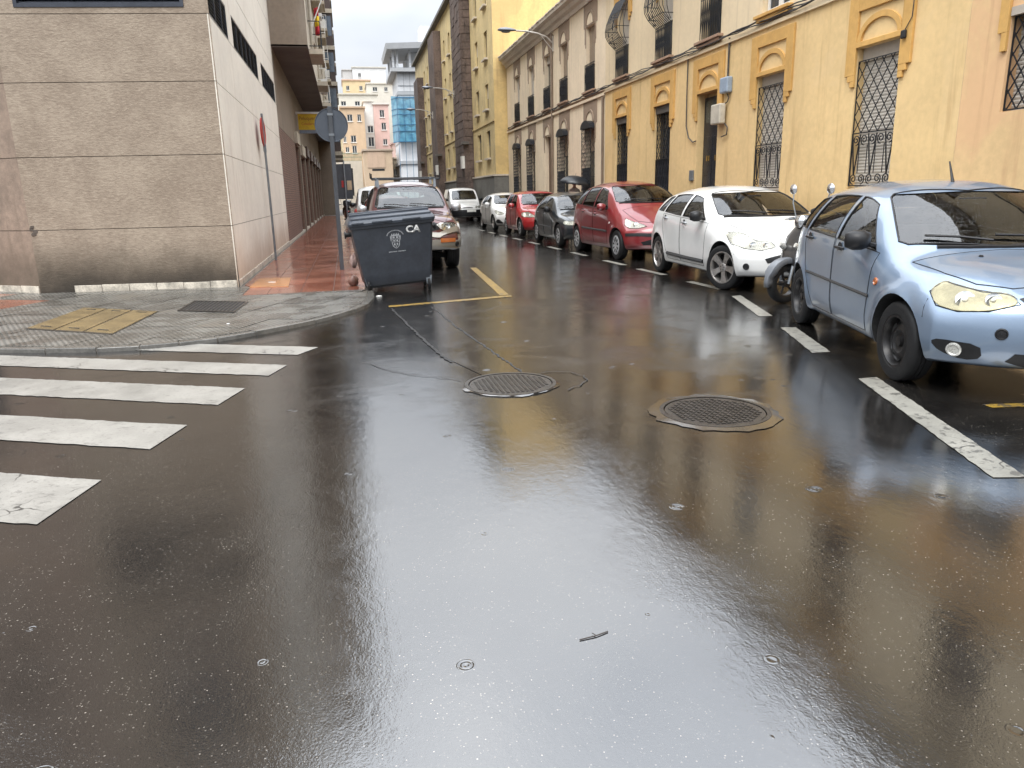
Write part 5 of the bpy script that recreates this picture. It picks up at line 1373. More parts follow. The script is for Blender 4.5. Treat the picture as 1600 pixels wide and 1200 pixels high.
class Car:
    def __init__(s, name, lab, loc, rz, spec, group=None, detail=2):
        s.S = spec; s.L, s.W, s.H = spec['L'], spec['W'], spec['H']
        s.detail = detail
        s.top = curve(spec['top']); s.belt = curve(spec['belt']); s.plan = curve(spec.get('plan', [(0, .90), (.5, .97), (1.1, 1), (s.L-.8, 1), (s.L, .92)]))
        s.bot = curve(spec.get('bot', [(0, .24), (.5, .20), (s.L-.5, .20), (s.L, .28)]))
        s.nose = curve(spec['nose']); s.tail = curve(spec['tail'])
        s.wx = [spec['fo'], spec['fo']+spec['wb']]; s.r = spec['r']; s.ra = spec.get('ra', s.r+.055)
        s.root = empty(name, loc, rz, lab, 'car' if 'cat' not in spec else spec['cat'], group)
        s.paint = spec['paint']
        s.build()
    def P(s, a, t, q, inset=0.0, zb=None):
        S = s.S; xs = a*s.L
        zt = s.top(xs)-inset; z0 = s.bot(xs) if zb is None else zb
        r = S.get('round', .26); u = 2*q-1; tt = t
        zt -= S.get('crown', .045)*t*t*min(1, max(0, (zt-.5)/.5))
        if u > 0:
            tt = t*math.sqrt(1-r*u*u*u); u = u*math.sqrt(1-r*.8*t*t*t*t)
        z = z0+(zt-z0)*(u+1)/2
        b = s.belt(xs); k = 1.0
        if z > b:
            k -= S.get('th', .17)*((z-b)/(s.H-b))**1.15
        if z > b-.10: k -= .012*min(1, (z-b+.10)/.10)
        if z < .40: k -= .07*((.40-z)/.22)**1.5 if z < .40 else 0
        w = s.W/2*s.plan(xs)-inset
        y = tt*w*k
        if inset == 0:
            fl = S.get('flare', .022)
            for wx in s.wx:
                d = math.hypot(xs-wx, z-s.r)-s.ra
                if z < b: y += math.copysign(fl*math.exp(-(d/.055)**2)*(abs(t)**6), t)
        x = xs
        wf = max(0, 1-xs/1.1)**2; x += wf*(s.nose(z)+S.get('fplan', .34)*abs(t)**S.get('fexp', 2.6))
        wr = max(0, 1-(s.L-xs)/.9)**2; x -= wr*(s.tail(z)+S.get('rplan', .22)*abs(t)**3)
        return Vector((s.L/2-x, y, z))
    def shell(s, ns, nt, nq, a0=0.0, a1=1.0, inset=0.0, zb=None):
        V = {}; mb = MB()
        def vid(i, j, k):
            if (i, j, k) not in V:
                V[(i, j, k)] = len(mb.v)
                mb.v.append(tuple(s.P(a0+(a1-a0)*i/ns, -1+2*j/nt, k/nq, inset, zb)))
            return V[(i, j, k)]
        for i in range(ns):
            for k in range(nq):
                for j in (0, nt): mb.f.append((vid(i, j, k), vid(i+1, j, k), vid(i+1, j, k+1), vid(i, j, k+1)))
            for j in range(nt):
                for k in (0, nq): mb.f.append((vid(i, j, k), vid(i+1, j, k), vid(i+1, j+1, k), vid(i, j+1, k)))
        for j in range(nt):
            for k in range(nq):
                for i in (0, ns): mb.f.append((vid(i, j, k), vid(i, j+1, k), vid(i, j+1, k+1), vid(i, j, k+1)))
        return mb
    def hit(s, org, d):
        h = s.bvh.ray_cast(Vector(org), Vector(d).normalized())
        return h
    def X(s, x): return s.L/2-x
    def on_side(s, x, z, side):
        h = s.hit((s.X(x), side*3, z), (0, -side, 0)); return (h[0], h[1]) if h[0] else (Vector((s.X(x), side*s.W/2, z)), Vector((0, side, 0)))
    def on_front(s, y, z, d=1):
        for _ in range(24):      # slide inwards until the ray meets the front face itself
            h = s.hit((d*6, y, z), (-d, 0, 0))
            if z > .95 or (h[0] and h[0].x*d > s.L/2-.62): break
            y *= .985
        return (h[0], h[1]) if h[0] else (Vector((d*s.L/2, y, z)), Vector((d, 0, 0)))
    def on_top(s, x, y):
        h = s.hit((s.X(x), y, 4), (0, 0, -1)); return (h[0], h[1])
    def vtx(s, v, side=1):
        k = v[0]
        if k == 'S': return s.on_side(v[1], v[2], side)[0]
        if k == 'F': return s.on_front(v[1]*side, v[2])[0]
        if k == 'R': return s.on_front(v[1]*side, v[2], -1)[0]
        return s.on_top(v[1], v[2]*side)[0]
    def patch(s, name, pts, off, mat, parent=None, res=.05, smooth_poly=0, direction=None, rim=0.0):
        """skin panel: polygon laid on the body surface, sampled on a grid and lifted by off"""
        P = [Vector(p) for p in pts]
        c = sum(P, Vector())/len(P)
        if direction is None:
            n = Vector()
            for i in range(len(P)): n += (P[i]-c).cross(P[(i+1) % len(P)]-c)
            n.normalize()
            if n.dot(c-Vector((0, 0, .6))) < 0: n = -n
        else: n = Vector(direction).normalized()
        u = n.orthogonal() if abs(n.z) > .95 else Vector((0, 0, 1)).cross(n); u.normalize(); v = n.cross(u)
        Q = [((p-c).dot(u), (p-c).dot(v)) for p in P]
        for _ in range(smooth_poly):
            Q = [q for i in range(len(Q)) for q in ((Q[i][0]*.78+Q[(i+1) % len(Q)][0]*.22, Q[i][1]*.78+Q[(i+1) % len(Q)][1]*.22), (Q[i][0]*.22+Q[(i+1) % len(Q)][0]*.78, Q[i][1]*.22+Q[(i+1) % len(Q)][1]*.78))]
        ar = sum(Q[i-1][0]*Q[i][1]-Q[i][0]*Q[i-1][1] for i in range(len(Q)))
        if ar < 0: Q.reverse()
        x0, x1 = min(q[0] for q in Q), max(q[0] for q in Q); y0, y1 = min(q[1] for q in Q), max(q[1] for q in Q)
        nx, ny = max(1, math.ceil((x1-x0)/res)), max(1, math.ceil((y1-y0)/res)); dx, dy = (x1-x0)/nx, (y1-y0)/ny
        idx = {}; vs_ = []; fs = []
        def vid(q):
            k = (round(q[0], 4), round(q[1], 4))
            if k not in idx:
                idx[k] = len(vs_); p = c+u*q[0]+v*q[1]
                h = s.bvh.ray_cast(p+n*1.2, -n)
                if h[0] is None or (h[0]-p).length > .45:
                    h2 = s.bvh.find_nearest(p); h = (h2[0], h2[1])
                vs_.append(h[0]+h[1]*off if h[1].dot(n) > -.2 else h[0]+n*off)
            return idx[k]
        for i in range(nx):
            for j in range(ny):
                a, b = x0+i*dx, y0+j*dy
                cell = [(a, b), (a+dx, b), (a+dx, b+dy), (a, b+dy)]
                cp = clip_poly(Q, cell)
                if len(cp) < 3: continue
                f = []
                for q in cp:
                    k = vid(q)
                    if not f or (k != f[-1] and k != f[0]): f.append(k)
                if len(f) >= 3: fs.append(tuple(f))
        me = bpy.data.meshes.new(name); me.from_pydata([tuple(p) for p in vs_], [], fs)
        bm = bmesh.new(); bm.from_mesh(me); bmesh.ops.remove_doubles(bm, verts=bm.verts, dist=.0004)
        bmesh.ops.recalc_face_normals(bm, faces=bm.faces)
        if bm.faces and sum((f.normal.dot(n)*f.calc_area() for f in bm.faces)) < 0: bmesh.ops.reverse_faces(bm, faces=bm.faces)
        if rim:
            be = [e for e in bm.edges if e.is_boundary]
            g = bmesh.ops.extrude_edge_only(bm, edges=be)
            nv = [x for x in g['geom'] if isinstance(x, bmesh.types.BMVert)]
            for x in nv: x.co -= n*rim
        bm.to_mesh(me); bm.free()
        me.shade_smooth(); me.set_sharp_from_angle(angle=R(50))
        o = link(name, me, mat, parent or s.root, False)
        return o
    def line(s, name, pts, r, mat, parent=None, off=0.0, closed=False, n=24, width=None):
        P = [Vector(p) for p in pts]
        if closed: P.append(P[0])
        out = []
        for a, b in zip(P, P[1:]):
            m = max(1, int((b-a).length/.06))
            for i in range(m):
                p = a.lerp(b, i/m); h = s.bvh.find_nearest(p); out.append(h[0]+h[1]*off)
        h = s.bvh.find_nearest(P[-1])
        if not closed: out.append(h[0]+h[1]*off)
        return mk(name, MB().tube(out, r, 5, closed), mat, parent or s.root, True, 60, inv=False)
    def pane_poly(s, w):
        """side window from (x at belt front, x at top front, x at top rear, x at belt rear)"""
        a, b, c, d = w[:4]; dz = w[4] if len(w) > 4 else .115; bz = s.S.get('bz', .02)
        P = [(a, s.belt(a)+bz)]
        zt = lambda x: min(s.top(x)-dz, s.S.get('wtop', 9))
        n = 4
        for i in range(1, n): t = i/n; x = a+(b-a)*t; P.append((x, min(P[0][1]+(zt(b)-P[0][1])*t, zt(x)-.0)))
        for i in range(6): x = b+(c-b)*i/5; P.append((x, zt(x)))
        for i in range(1, n): t = i/n; x = c+(d-c)*t; P.append((x, zt(c)+(s.belt(d)+bz-zt(c))*t))
        P.append((d, s.belt(d)+bz))
        out = []
        for p in P:
            if not out or math.hypot(p[0]-out[-1][0], p[1]-out[-1][1]) > .012: out.append(p)
        return out
    def build(s):
        S = s.S; L, W, H = s.L, s.W, s.H; dt = s.detail
        ns, nt, nq = ((72, 16, 18) if dt == 2 else (44, 14, 13))
        base = s.shell(ns, nt, nq).mesh('body', True)
        base.materials.append(s.paint); base.materials.append(M_UNDER)
        body = link('body', base, None, s.root, False)
        if dt == 2:
            sub = body.modifiers.new('s', 'SUBSURF'); sub.levels = 1; sub.render_levels = 1
            # evaluate away from the root's transform
            me = eval_mesh(body); body.modifiers.clear(); body.data = me; base = me
        else:
            bm = bmesh.new(); bm.from_mesh(base); bmesh.ops.triangulate(bm, faces=bm.faces); bm.to_mesh(base); bm.free(); base.shade_smooth()
        bm = bmesh.new(); bm.from_mesh(base); s.bvh = BVHTree.FromBMesh(bm); bm.free()
        # cutters: wheel housings and cabin, then side windows, then front and rear glass
        cuts = []
        def cutter(m):
            cm = m.mesh('cutter'); cm.materials.append(M_UNDER); cuts.append(link('cutter', cm, None, s.root, False))
        mb = MB()
        for wx in s.wx:
            for sd in (-1, 1):
                c0 = sd*(W/2-.40)
                mm = MB().lathe([(s.ra, 0), (s.ra, .62)], axis='y', n=40 if dt == 2 else 28)
                mb.add([(x+s.X(wx), (y if sd > 0 else -y)+c0, z+s.r+.005) for x, y, z in mm.v], mm.f)
        cow, rf, rr_, re = S['cowl'], S['roof_front'], S['roof_rear'], S['glass_rear']
        cab = s.shell(24, 6, 5, (cow+.12)/L, (re-.06)/L, .055, max(.48, s.r*2+.09) if s.r < .35 else .90)
        mb.add(cab.v, cab.f); cutter(mb)
        polys = [s.pane_poly(w) for w in S['side']]
        mb = MB()
        for P in polys:
            for sd in (-1, 1):
                mb.prism([(s.X(x), sd*W*.30, z) for x, z in P], (0, sd*W*.4, 0))
        cutter(mb)
        zl, zh = s.top(cow)+S.get('wl', .03), s.top(rf)-S.get('wh', .05)
        wl, wh = W/2*S.get('wwl', .80), W/2*S.get('wwh', .66)
        def trap(z0, z1, a, b):
            m = (z0+z1)/2; k = (a+b)/2+.012
            return [(-a, z0+.02), (-a+.05, z0), (0, z0-.015), (a-.05, z0), (a, z0+.02), (k, m), (b, z1-.03), (b-.04, z1-.004), (0, z1+.012), (-b+.04, z1-.004), (-b, z1-.03), (-k, m)]
        ws = trap(zl, zh, wl, wh)
        mb = MB()
        mb.prism([(s.X(cow-.45), y, z) for y, z in ws], (-(rf+.25-cow+.45), 0, 0))
        rz0, rz1 = s.top(re)-.0+S.get('rl', .04), s.top(rr_)-.06
        rw = trap(rz0, rz1, W/2*.66, W/2*.60)
        if S.get('rear_glass', True): mb.prism([(s.X(L+.3), y, z) for y, z in rw], (L+.3-(rr_-.35), 0, 0))
        cutter(mb)
        for c_ in cuts:
            bo = body.modifiers.new('b', 'BOOLEAN'); bo.operation = 'DIFFERENCE'; bo.object = c_; bo.solver = 'EXACT'
            bo.material_mode = 'TRANSFER'
        me = eval_mesh(body, *cuts); body.modifiers.clear(); body.data = me; me.name = 'body'
        me.shade_smooth(); me.set_sharp_from_angle(angle=R(32))
        for c_ in cuts: bpy.data.objects.remove(c_)
        s.body = body
        # glass
        gm = S.get('glass', M_GLASS)
        for P in polys:
            for sd in (-1, 1):
                s.patch('side_window', [s.on_side(x, z, sd)[0] for x, z in P], -.006, gm, None, .07, direction=(0, sd, .12))
                if dt == 2: s.line('window_trim', [s.on_side(x, z, sd)[0] for x, z in P], .007, M_PLASTIC, None, -.001, True)
        s.patch('windscreen', [s.on_front(y, z)[0] for y, z in ws], -.005, gm, None, .09, direction=(1, 0, .15))
        if S.get('rear_glass', True): s.patch('rear_window', [s.on_front(y, z, -1)[0] for y, z in rw], -.005, gm, None, .09, direction=(-1, 0, .15))
        if dt == 2: s.line('windscreen_trim', [s.on_front(y, z)[0] for y, z in ws], .009, M_PLASTIC, None, 0, True)
        # cowl panel and wipers
        s.line('cowl_strip', [s.on_front(y, zl-.02)[0] for y in (-wl*.95, -wl*.5, 0, wl*.5, wl*.95)], .022, M_PLASTIC, None, -.004)
        for y0, y1 in S.get('wipers', ((-wl*.75, -.06), (-.02, wl*.72))):
            a = s.on_front(y1, zl+.02)[0]; b = s.on_front(y0, zl+.055)[0]
            w_ = mk('wiper', MB().tube([a+Vector((.03, 0, .01)), a.lerp(b, .5)+Vector((.03, 0, .02)), b+Vector((.02, 0, .012))], .010, 5), M_PLASTIC, s.root, inv=False)
        # doors
        for dpoly in S['doors']:
            for sd in (-1, 1):
                pts = [s.on_side(x, z, sd)[0] for x, z in dpoly['p']]
                d_ = s.patch('door', pts, .0015, s.paint, None, .06, direction=(0, sd, 0))
                s.line('door_gap', pts, .0035 if dt == 2 else .005, M_SEAM, d_, .001, True)
                hx, hz = dpoly['h']
                p, n = s.on_side(hx, hz, sd); hm = S.get('handle', s.paint)
                mb = MB().tube([p+Vector((.095, 0, 0))+n*.002, p+Vector((.075, 0, .004))+n*.026, p+Vector((-.05, 0, .004))+n*.028, p+Vector((-.085, 0, 0))+n*.002], .013, 6)
                if dt == 2: 
                    mk('handle_recess', MB().lathe([(.001, .0), (.05, .0), (.055, -.002)], axis='y', n=14, cap=False), M_PLASTIC, d_, inv=False).matrix_basis = Matrix.Translation(p+n*.003)@Matrix.Rotation(0, 4, 'X')
                mk('handle', mb, hm, d_, True, inv=False)
        # bonnet
        if 'hood' in S:
            hp = [s.on_top(x, y)[0] for x, y in S['hood']]+[s.on_top(x, -y)[0] for x, y in reversed(S['hood'])]
            hd = s.patch('bonnet', hp, .002, s.paint, None, .07, direction=(0, 0, 1))
            s.line('bonnet_gap', hp, .004, M_SEAM, hd, .001, True)
        # lamps, grilles, trims
        for f in S.get('front', []):
            mt = f['m']; sides = (1, -1) if f.get('both', True) else (1,)
            for sd in sides:
                o = s.patch(f['n'], [s.vtx(v, sd) for v in f['p']], f.get('o', .003), mt, None, f.get('res', .035), f.get('s', 1), rim=f.get('rim', .0))
                if f.get('edge'): s.line('lamp_gap', [s.vtx(v, sd) for v in f['p']], .004, M_SEAM, o, .002, True)
                if 'lens' in f:
                    for (v, rad) in f.get('bowls', []):
                        c = s.vtx(v, sd); h = s.bvh.find_nearest(c); n = (h[1]+Vector((.8, 0, 0))).normalized()
                        m_ = MB().lathe([(.001, -.004), (rad*.55, .0), (rad*.92, .008), (rad, .010), (rad*1.04, .0)], n=20, cap=False)
                        b_ = mk('reflector_bowl', m_, M_LAMPC, o, True, inv=False); b_.matrix_basis = Matrix.Translation(c+n*.004)@n.to_track_quat('Z', 'Y').to_matrix().to_4x4()
                        m_ = MB().lathe([(rad*.30, .004), (rad*.26, .016), (.001, .02)], n=12, cap=False)
                        b_ = mk('bulb_shield', m_, M_LAMPR, o, True, inv=False); b_.matrix_basis = Matrix.Translation(c+n*.004)@n.to_track_quat('Z', 'Y').to_matrix().to_4x4()
                    s.patch('lens', [s.vtx(v, sd) for v in f['p']], .017, f['lens'], o, .035, f.get('s', 1), rim=.016)
        for f in S.get('rounds', []):    # fog lamps, badges
            for sd in ((1, -1) if f.get('both', True) else (1,)):
                c = s.vtx(f['v'], sd); h = s.bvh.find_nearest(c); n = h[1]; rad = f['r']
                b_ = mk(f['n'], MB().lathe([(rad, -.01), (rad, .006), (rad*.8, .009), (rad*.7, .002), (.001, .004)], n=20, cap=False), f['m'], s.root, True, inv=False)
                b_.matrix_basis = Matrix.Translation(c+n*f.get('o', .003))@n.to_track_quat('Z', 'Y').to_matrix().to_4x4()
        for f in S.get('lines', []):
            for sd in ((1, -1) if f.get('both', True) else (1,)):
                s.line(f['n'], [s.vtx(v, sd) for v in f['p']], f['r'], f['m'], None, f.get('o', 0))
        # mirrors
        mx, mz = S['mirror']
        for sd in (-1, 1):
            p, n = s.on_side(mx, mz, sd)
            mb = MB(); n_ = 10
            st = [(-.075, .045, .04), (-.06, .085, .065), (.0, .105, .08), (.05, .085, .068), (.085, .04, .035)]
            ctr = p+Vector((-.01, sd*.13, .05))
            for dx, wy, wz in st:
                for j in range(n_):
                    t = 2*math.pi*j/n_; cx, cz = math.cos(t), math.sin(t)
                    f_ = (abs(cx)**4+abs(cz)**4)**-.25
                    mb.v.append((ctr.x+dx, ctr.y+cx*f_*wy, ctr.z+cz*f_*wz))
            for i in range(len(st)-1):
                for j in range(n_): mb.f.append((i*n_+j, i*n_+(j+1) % n_, (i+1)*n_+(j+1) % n_, (i+1)*n_+j))
            mb.f.append(tuple(range(n_))); mb.f.append(tuple(range((len(st)-1)*n_, len(st)*n_)))
            mr = mk('door_mirror', mb, S.get('mirror_mat', s.paint), s.root, True, 60, inv=False)
            mk('mirror_arm', MB().tube([p-Vector((0, sd*.02, 0)), p+Vector((0, sd*.07, .025)), ctr], .022, 6), M_PLASTIC, mr, True, inv=False)
            mk('mirror_glass', MB().lathe([(.001, 0), (.066, 0)], c=(ctr.x-.079, ctr.y, ctr.z), axis='x', n=14, cap=False), M_CHROME, mr, inv=False)
        # wheels
        ty, ri, de, br = wheel_meshes(s.r, S.get('tw', .185), S['wheel'])
        for i, wx in enumerate(s.wx):
            for sd in (-1, 1):
                w = bpy.data.objects.new('wheel', None); COL.objects.link(w); w.parent = s.root; w.empty_display_size = .1
                st = S.get('steer', 0) if i == 0 else 0
                w.location = (s.X(wx), sd*(W/2-S.get('tw', .185)/2-.015), s.r)
                w.rotation_euler = (0, rnd.uniform(0, 6), (math.pi if sd > 0 else 0)+st)
                w.rotation_mode = 'ZYX' if False else 'XYZ'
                for nm, me_ in (('tyre', ty), ('rim', ri), ('wheel_holes', de), ('brake_disc', br)):
                    link(nm, me_, None, w, False)
        for wx in s.wx: mk('axle', MB().box(s.X(wx)-.06, s.X(wx)+.06, -W/2+.2, W/2-.2, .2, .3), M_UNDER, s.root, inv=False)
        # interior
        sm = S.get('seat', M_SEAT); xs0 = S.get('seat_x', cow+1.12)
        def seat(x, y):
            mb = MB(); q = [(s.X(x-.28), y-.24, .50), (s.X(x-.28), y+.24, .50), (s.X(x+.2), y+.24, .48), (s.X(x+.2), y-.24, .48)]
            mb.hexa(q+[(a, b, c+.13) for a, b, c in q])
            st = []
            for zz, dx, hw, th in ((.55, .20, .23, .07), (.80, .26, .245, .075), (1.00, .32, .20, .06), (1.05, .335, .11, .05)):
                st.append([(s.X(x+dx-th), y-hw, zz), (s.X(x+dx-th), y+hw, zz), (s.X(x+dx+th), y+hw, zz), (s.X(x+dx+th), y-hw, zz)])
            for a, b in zip(st, st[1:]): mb.hexa(a+b)
            zz = 1.08; d = .35
            mb.hexa([(s.X(x+d-.05), y-.12, zz), (s.X(x+d-.05), y+.12, zz), (s.X(x+d+.05), y+.12, zz), (s.X(x+d+.05), y-.12, zz), (s.X(x+d-.03), y-.10, zz+.17), (s.X(x+d-.03), y+.10, zz+.17), (s.X(x+d+.05), y+.10, zz+.17), (s.X(x+d+.05), y-.10, zz+.17)])
            mk('seat', mb, sm, s.root, inv=False, bevel=.02 if dt == 2 else 0)
        if dt == 2:
            seat(xs0, .36); seat(xs0, -.36)
            mk('rear_seat', MB().hexa([(s.X(xs0+.75), -.6, .5), (s.X(xs0+.75), .6, .5), (s.X(xs0+1.05), .6, .5), (s.X(xs0+1.05), -.6, .5), (s.X(xs0+.98), -.55, 1.02), (s.X(xs0+.98), .55, 1.02), (s.X(xs0+1.12), .55, 1.02), (s.X(xs0+1.12), -.55, 1.02)]), sm, s.root, inv=False, bevel=.03)
            zd = s.top(cow)-.05
            mk('dashboard', MB().hexa([(s.X(cow+.16), -.62, .55), (s.X(cow+.16), .62, .55), (s.X(cow+.62), .62, .55), (s.X(cow+.62), -.62, .55), (s.X(cow+.16), -.60, zd-.02), (s.X(cow+.16), .60, zd-.02), (s.X(cow+.55), .60, zd-.06), (s.X(cow+.55), -.60, zd-.06)]), M_SEAT, s.root, inv=False)
            a = MB(); P = [(s.X(cow+.78)-.05*math.sin(2*math.pi*i/20), .36+.18*math.cos(2*math.pi*i/20), zd-.06+.17*math.sin(2*math.pi*i/20)) for i in range(20)]
            mk('steering_wheel', a.tube(P, .014, 6, True), M_PLASTIC, s.root, True, inv=False)
            pm_ = s.on_front(0, zh-.07)[0]
            mk('interior_mirror', MB().box(pm_.x-.07, pm_.x-.05, -.11, .11, pm_.z-.03, pm_.z+.03), M_PLASTIC, s.root, inv=False, bevel=.008)

def by_wheels(f, r, spec, name, lab, detail=2, group='cars parked along the terraced houses', flip=1):
    """place a car from the ground contacts of its two wheels on the street side; nose at f"""
    f, r = Vector(f), Vector(r); h = (f-r).normalized(); n = Vector((-h.y, h.x))*flip
    m = (f+r)/2+n*(spec['W']/2-.10)
    mid = spec['fo']+spec['wb']/2
    c = m+h*(mid-spec['L']/2)
    return Car(name, lab, (c.x, c.y, 0), math.atan2(h.y, h.x), spec, group, detail)

P_BLUE = paint_mat('light_blue_metallic', (0.200, 0.268, 0.365), 0.45, 0.32)
P_WHITE = paint_mat('white_car_paint', (0.72, 0.72, 0.70), 0.0, 0.3)
P_RED = paint_mat('dark_red_car_paint', (0.20, 0.012, 0.016), 0.15, 0.3)
P_RED2 = paint_mat('bright_red_car_paint', (0.33, 0.015, 0.018), 0.0, 0.3)
P_NAVY = paint_mat('blue_black_car_paint', (0.014, 0.020, 0.026), 0.2, 0.3)
P_MAROON = paint_mat('maroon_car_paint', (0.085, 0.016, 0.016), 0.3, 0.3)
P_BEIGE = paint_mat('champagne_car_paint', (0.27, 0.245, 0.205), 0.35, 0.35)
P_SILVER = paint_mat('silver_car_paint', (0.42, 0.43, 0.44), 0.5, 0.3)

FIESTA = dict(L=3.92, W=1.70, H=1.46, wb=2.486, fo=.80, r=.295, ra=.348, tw=.175, paint=P_BLUE, wheel='steel', flare=.030, steer=R(4),
    top=[(0, .70), (.12, .755), (.35, .815), (.65, .87), (.92, .91), (1.05, .94), (1.28, 1.09), (1.54, 1.265), (1.80, 1.39), (2.1, 1.445), (2.6, 1.46), (3.1, 1.435), (3.40, 1.39), (3.58, 1.30), (3.74, 1.12), (3.86, .97), (3.92, .90)],
    belt=[(0, .72), (.8, .84), (1.3, .895), (2.2, .945), (3.3, 1.0), (3.92, 1.02)],
    nose=[(.2, .10), (.34, .02), (.46, 0), (.58, .015), (.68, .06), (.75, .13)], tail=[(.2, .08), (.45, 0), (.7, .03), (1.0, .10)],
    cowl=1.05, roof_front=1.82, roof_rear=3.38, glass_rear=3.72, mirror=(1.42, .945), mirror_mat=M_PLASTIC, handle=M_PLASTIC, bz=.015,
    side=[(1.36, 1.78, 2.16, 2.20, .125), (2.27, 2.24, 2.92, 3.08, .125), (3.15, 3.02, 3.24, 3.44, .13)],
    doors=[dict(p=[(1.30, .90), (1.34, .60), (1.38, .27), (2.20, .27), (2.24, .60), (2.22, .965), (1.75, .94)], h=(2.08, .885)),
           dict(p=[(2.25, .965), (2.26, .60), (2.23, .27), (2.80, .27), (2.90, .45), (3.04, .66), (3.10, .85), (3.09, 1.0)], h=(2.96, .925))],
    hood=[(.22, 0), (.26, .34), (.40, .50), (.62, .60), (.98, .68), (1.03, 0)],
    front=[dict(n='headlight', p=[('F', .36, .66), ('F', .52, .61), ('F', .66, .595), ('S', .40, .62), ('S', .52, .70), ('S', .54, .765), ('T', .46, .60), ('T', .30, .50), ('T', .20, .38)], m=M_LAMPF, o=.004, s=2, edge=True, lens=M_YLENS, bowls=[(('F', .60, .665), .060), (('F', .48, .675), .048)]),
           dict(n='upper_grille', p=[('F', -.33, .652), ('F', .33, .652), ('F', .36, .70), ('F', -.36, .70)], m=M_PLASTIC, both=False, s=1),
           dict(n='lower_grille', p=[('F', -.42, .27), ('F', .42, .27), ('F', .36, .375), ('F', -.36, .375)], m=M_PLASTIC, both=False, s=1),
           dict(n='fog_lamp_recess', p=[('F', .52, .30), ('F', .60, .275), ('F', .72, .32), ('F', .77, .385), ('F', .74, .41), ('F', .55, .395)], m=M_PLASTIC, s=1),
           dict(n='number_plate', p=[('F', -.26, .43), ('F', .26, .43), ('F', .26, .53), ('F', -.26, .53)], m=M_PLATEW, both=False, s=0, o=.012, rim=.012)],
    rounds=[dict(n='fog_lamp', v=('F', .66, .345), r=.048, m=M_LAMPR, o=.006), dict(n='tow_eye_cover', v=('F', .46, .475), r=.038, m=M_PLASTIC, o=-.002), dict(n='side_indicator', v=('S', 1.20, .69), r=.030, m=M_AMBER),
            dict(n='badge', v=('F', 0, .725), r=.05, m=M_CHROME, both=False), dict(n='washer_jet', v=('T', .88, .25), r=.016, m=M_PLASTIC)],
    lines=[dict(n='door_moulding', p=[('S', 1.32, .56), ('S', 2.2, .575), ('S', 2.98, .59)], r=.014, m=M_PLASTIC), dict(n='bumper_gap', p=[('S', .48, .655), ('S', .47, .60), ('S', .46, .53)], r=.003, m=M_SEAM),
           dict(n='rear_lamp', p=[('S', 3.72, .86), ('S', 3.72, .95)], r=.03, m=M_REDL)])

MEGANE = dict(L=4.25, W=1.80, H=1.47, wb=2.64, fo=.87, r=.318, ra=.372, tw=.205, paint=P_WHITE, wheel='alloy5', flare=.016, steer=R(22), fplan=.42,
    top=[(0, .66), (.10, .72), (.30, .80), (.60, .885), (.90, .95), (1.10, 1.0), (1.35, 1.13), (1.65, 1.285), (1.95, 1.40), (2.3, 1.455), (2.7, 1.47), (3.2, 1.445), (3.6, 1.38), (3.82, 1.29), (4.02, 1.12), (4.18, .98), (4.25, .90)],
    belt=[(0, .70), (.9, .88), (1.4, .935), (2.4, .985), (3.4, 1.05), (4.25, 1.08)],
    nose=[(.2, .08), (.32, .0), (.45, .0), (.58, .04), (.66, .10), (.72, .17)], tail=[(.2, .08), (.45, 0), (.7, .02), (1.0, .10)],
    cowl=1.10, roof_front=1.96, roof_rear=3.60, glass_rear=4.0, mirror=(1.56, .975), mirror_mat=M_PLASTIC, handle=P_SILVER, bz=.02, glass=M_GLASS,
    side=[(1.52, 1.98, 2.33, 2.38, .13), (2.46, 2.42, 3.08, 3.22, .13), (3.28, 3.16, 3.34, 3.56, .14)],
    doors=[dict(p=[(1.40, .92), (1.44, .60), (1.46, .29), (2.38, .29), (2.43, .60), (2.42, .985), (1.9, .955)], h=(2.26, .90)),
           dict(p=[(2.45, .985), (2.46, .60), (2.41, .29), (2.98, .29), (3.10, .48), (3.22, .72), (3.27, .90), (3.24, 1.03)], h=(3.12, .955))],
    hood=[(.26, 0), (.30, .34), (.46, .52), (.7, .64), (1.0, .70), (1.05, 0)],
    front=[dict(n='headlight', p=[('F', .40, .63), ('F', .58, .585), ('F', .70, .60), ('S', .62, .66), ('S', .86, .80), ('T', .66, .68), ('T', .42, .56), ('F', .42, .70)], m=M_LAMPR, o=.004, s=1, edge=True, lens=M_LENSGL, bowls=[(('F', .62, .645), .05), (('F', .50, .645), .042)]),
           dict(n='lower_grille', p=[('F', -.52, .40), ('F', .52, .40), ('F', .57, .50), ('F', -.57, .50)], m=M_PLASTIC, both=False, s=1),
           dict(n='air_intake', p=[('F', -.40, .29), ('F', .40, .29), ('F', .50, .39), ('F', -.50, .39)], m=M_STEEL, both=False, s=0),
           dict(n='number_plate', p=[('F', -.26, .33), ('F', .26, .33), ('F', .26, .44), ('F', -.26, .44)], m=M_PLATEW, both=False, s=0, o=.02, rim=.02)],
    rounds=[dict(n='fog_lamp', v=('F', .74, .37), r=.045, m=M_PLASTIC), dict(n='badge', v=('F', 0, .66), r=.05, m=M_CHROME, both=False)],
    lines=[dict(n='sill_moulding', p=[('S', 1.46, .355), ('S', 2.2, .36), ('S', 3.0, .375)], r=.030, m=M_PLASTIC), dict(n='bumper_gap', p=[('S', .60, .66), ('S', .52, .60), ('S', .52, .52)], r=.003, m=M_SEAM),
           dict(n='rear_lamp', p=[('S', 4.02, .86), ('S', 4.0, 1.0)], r=.035, m=M_REDL)])

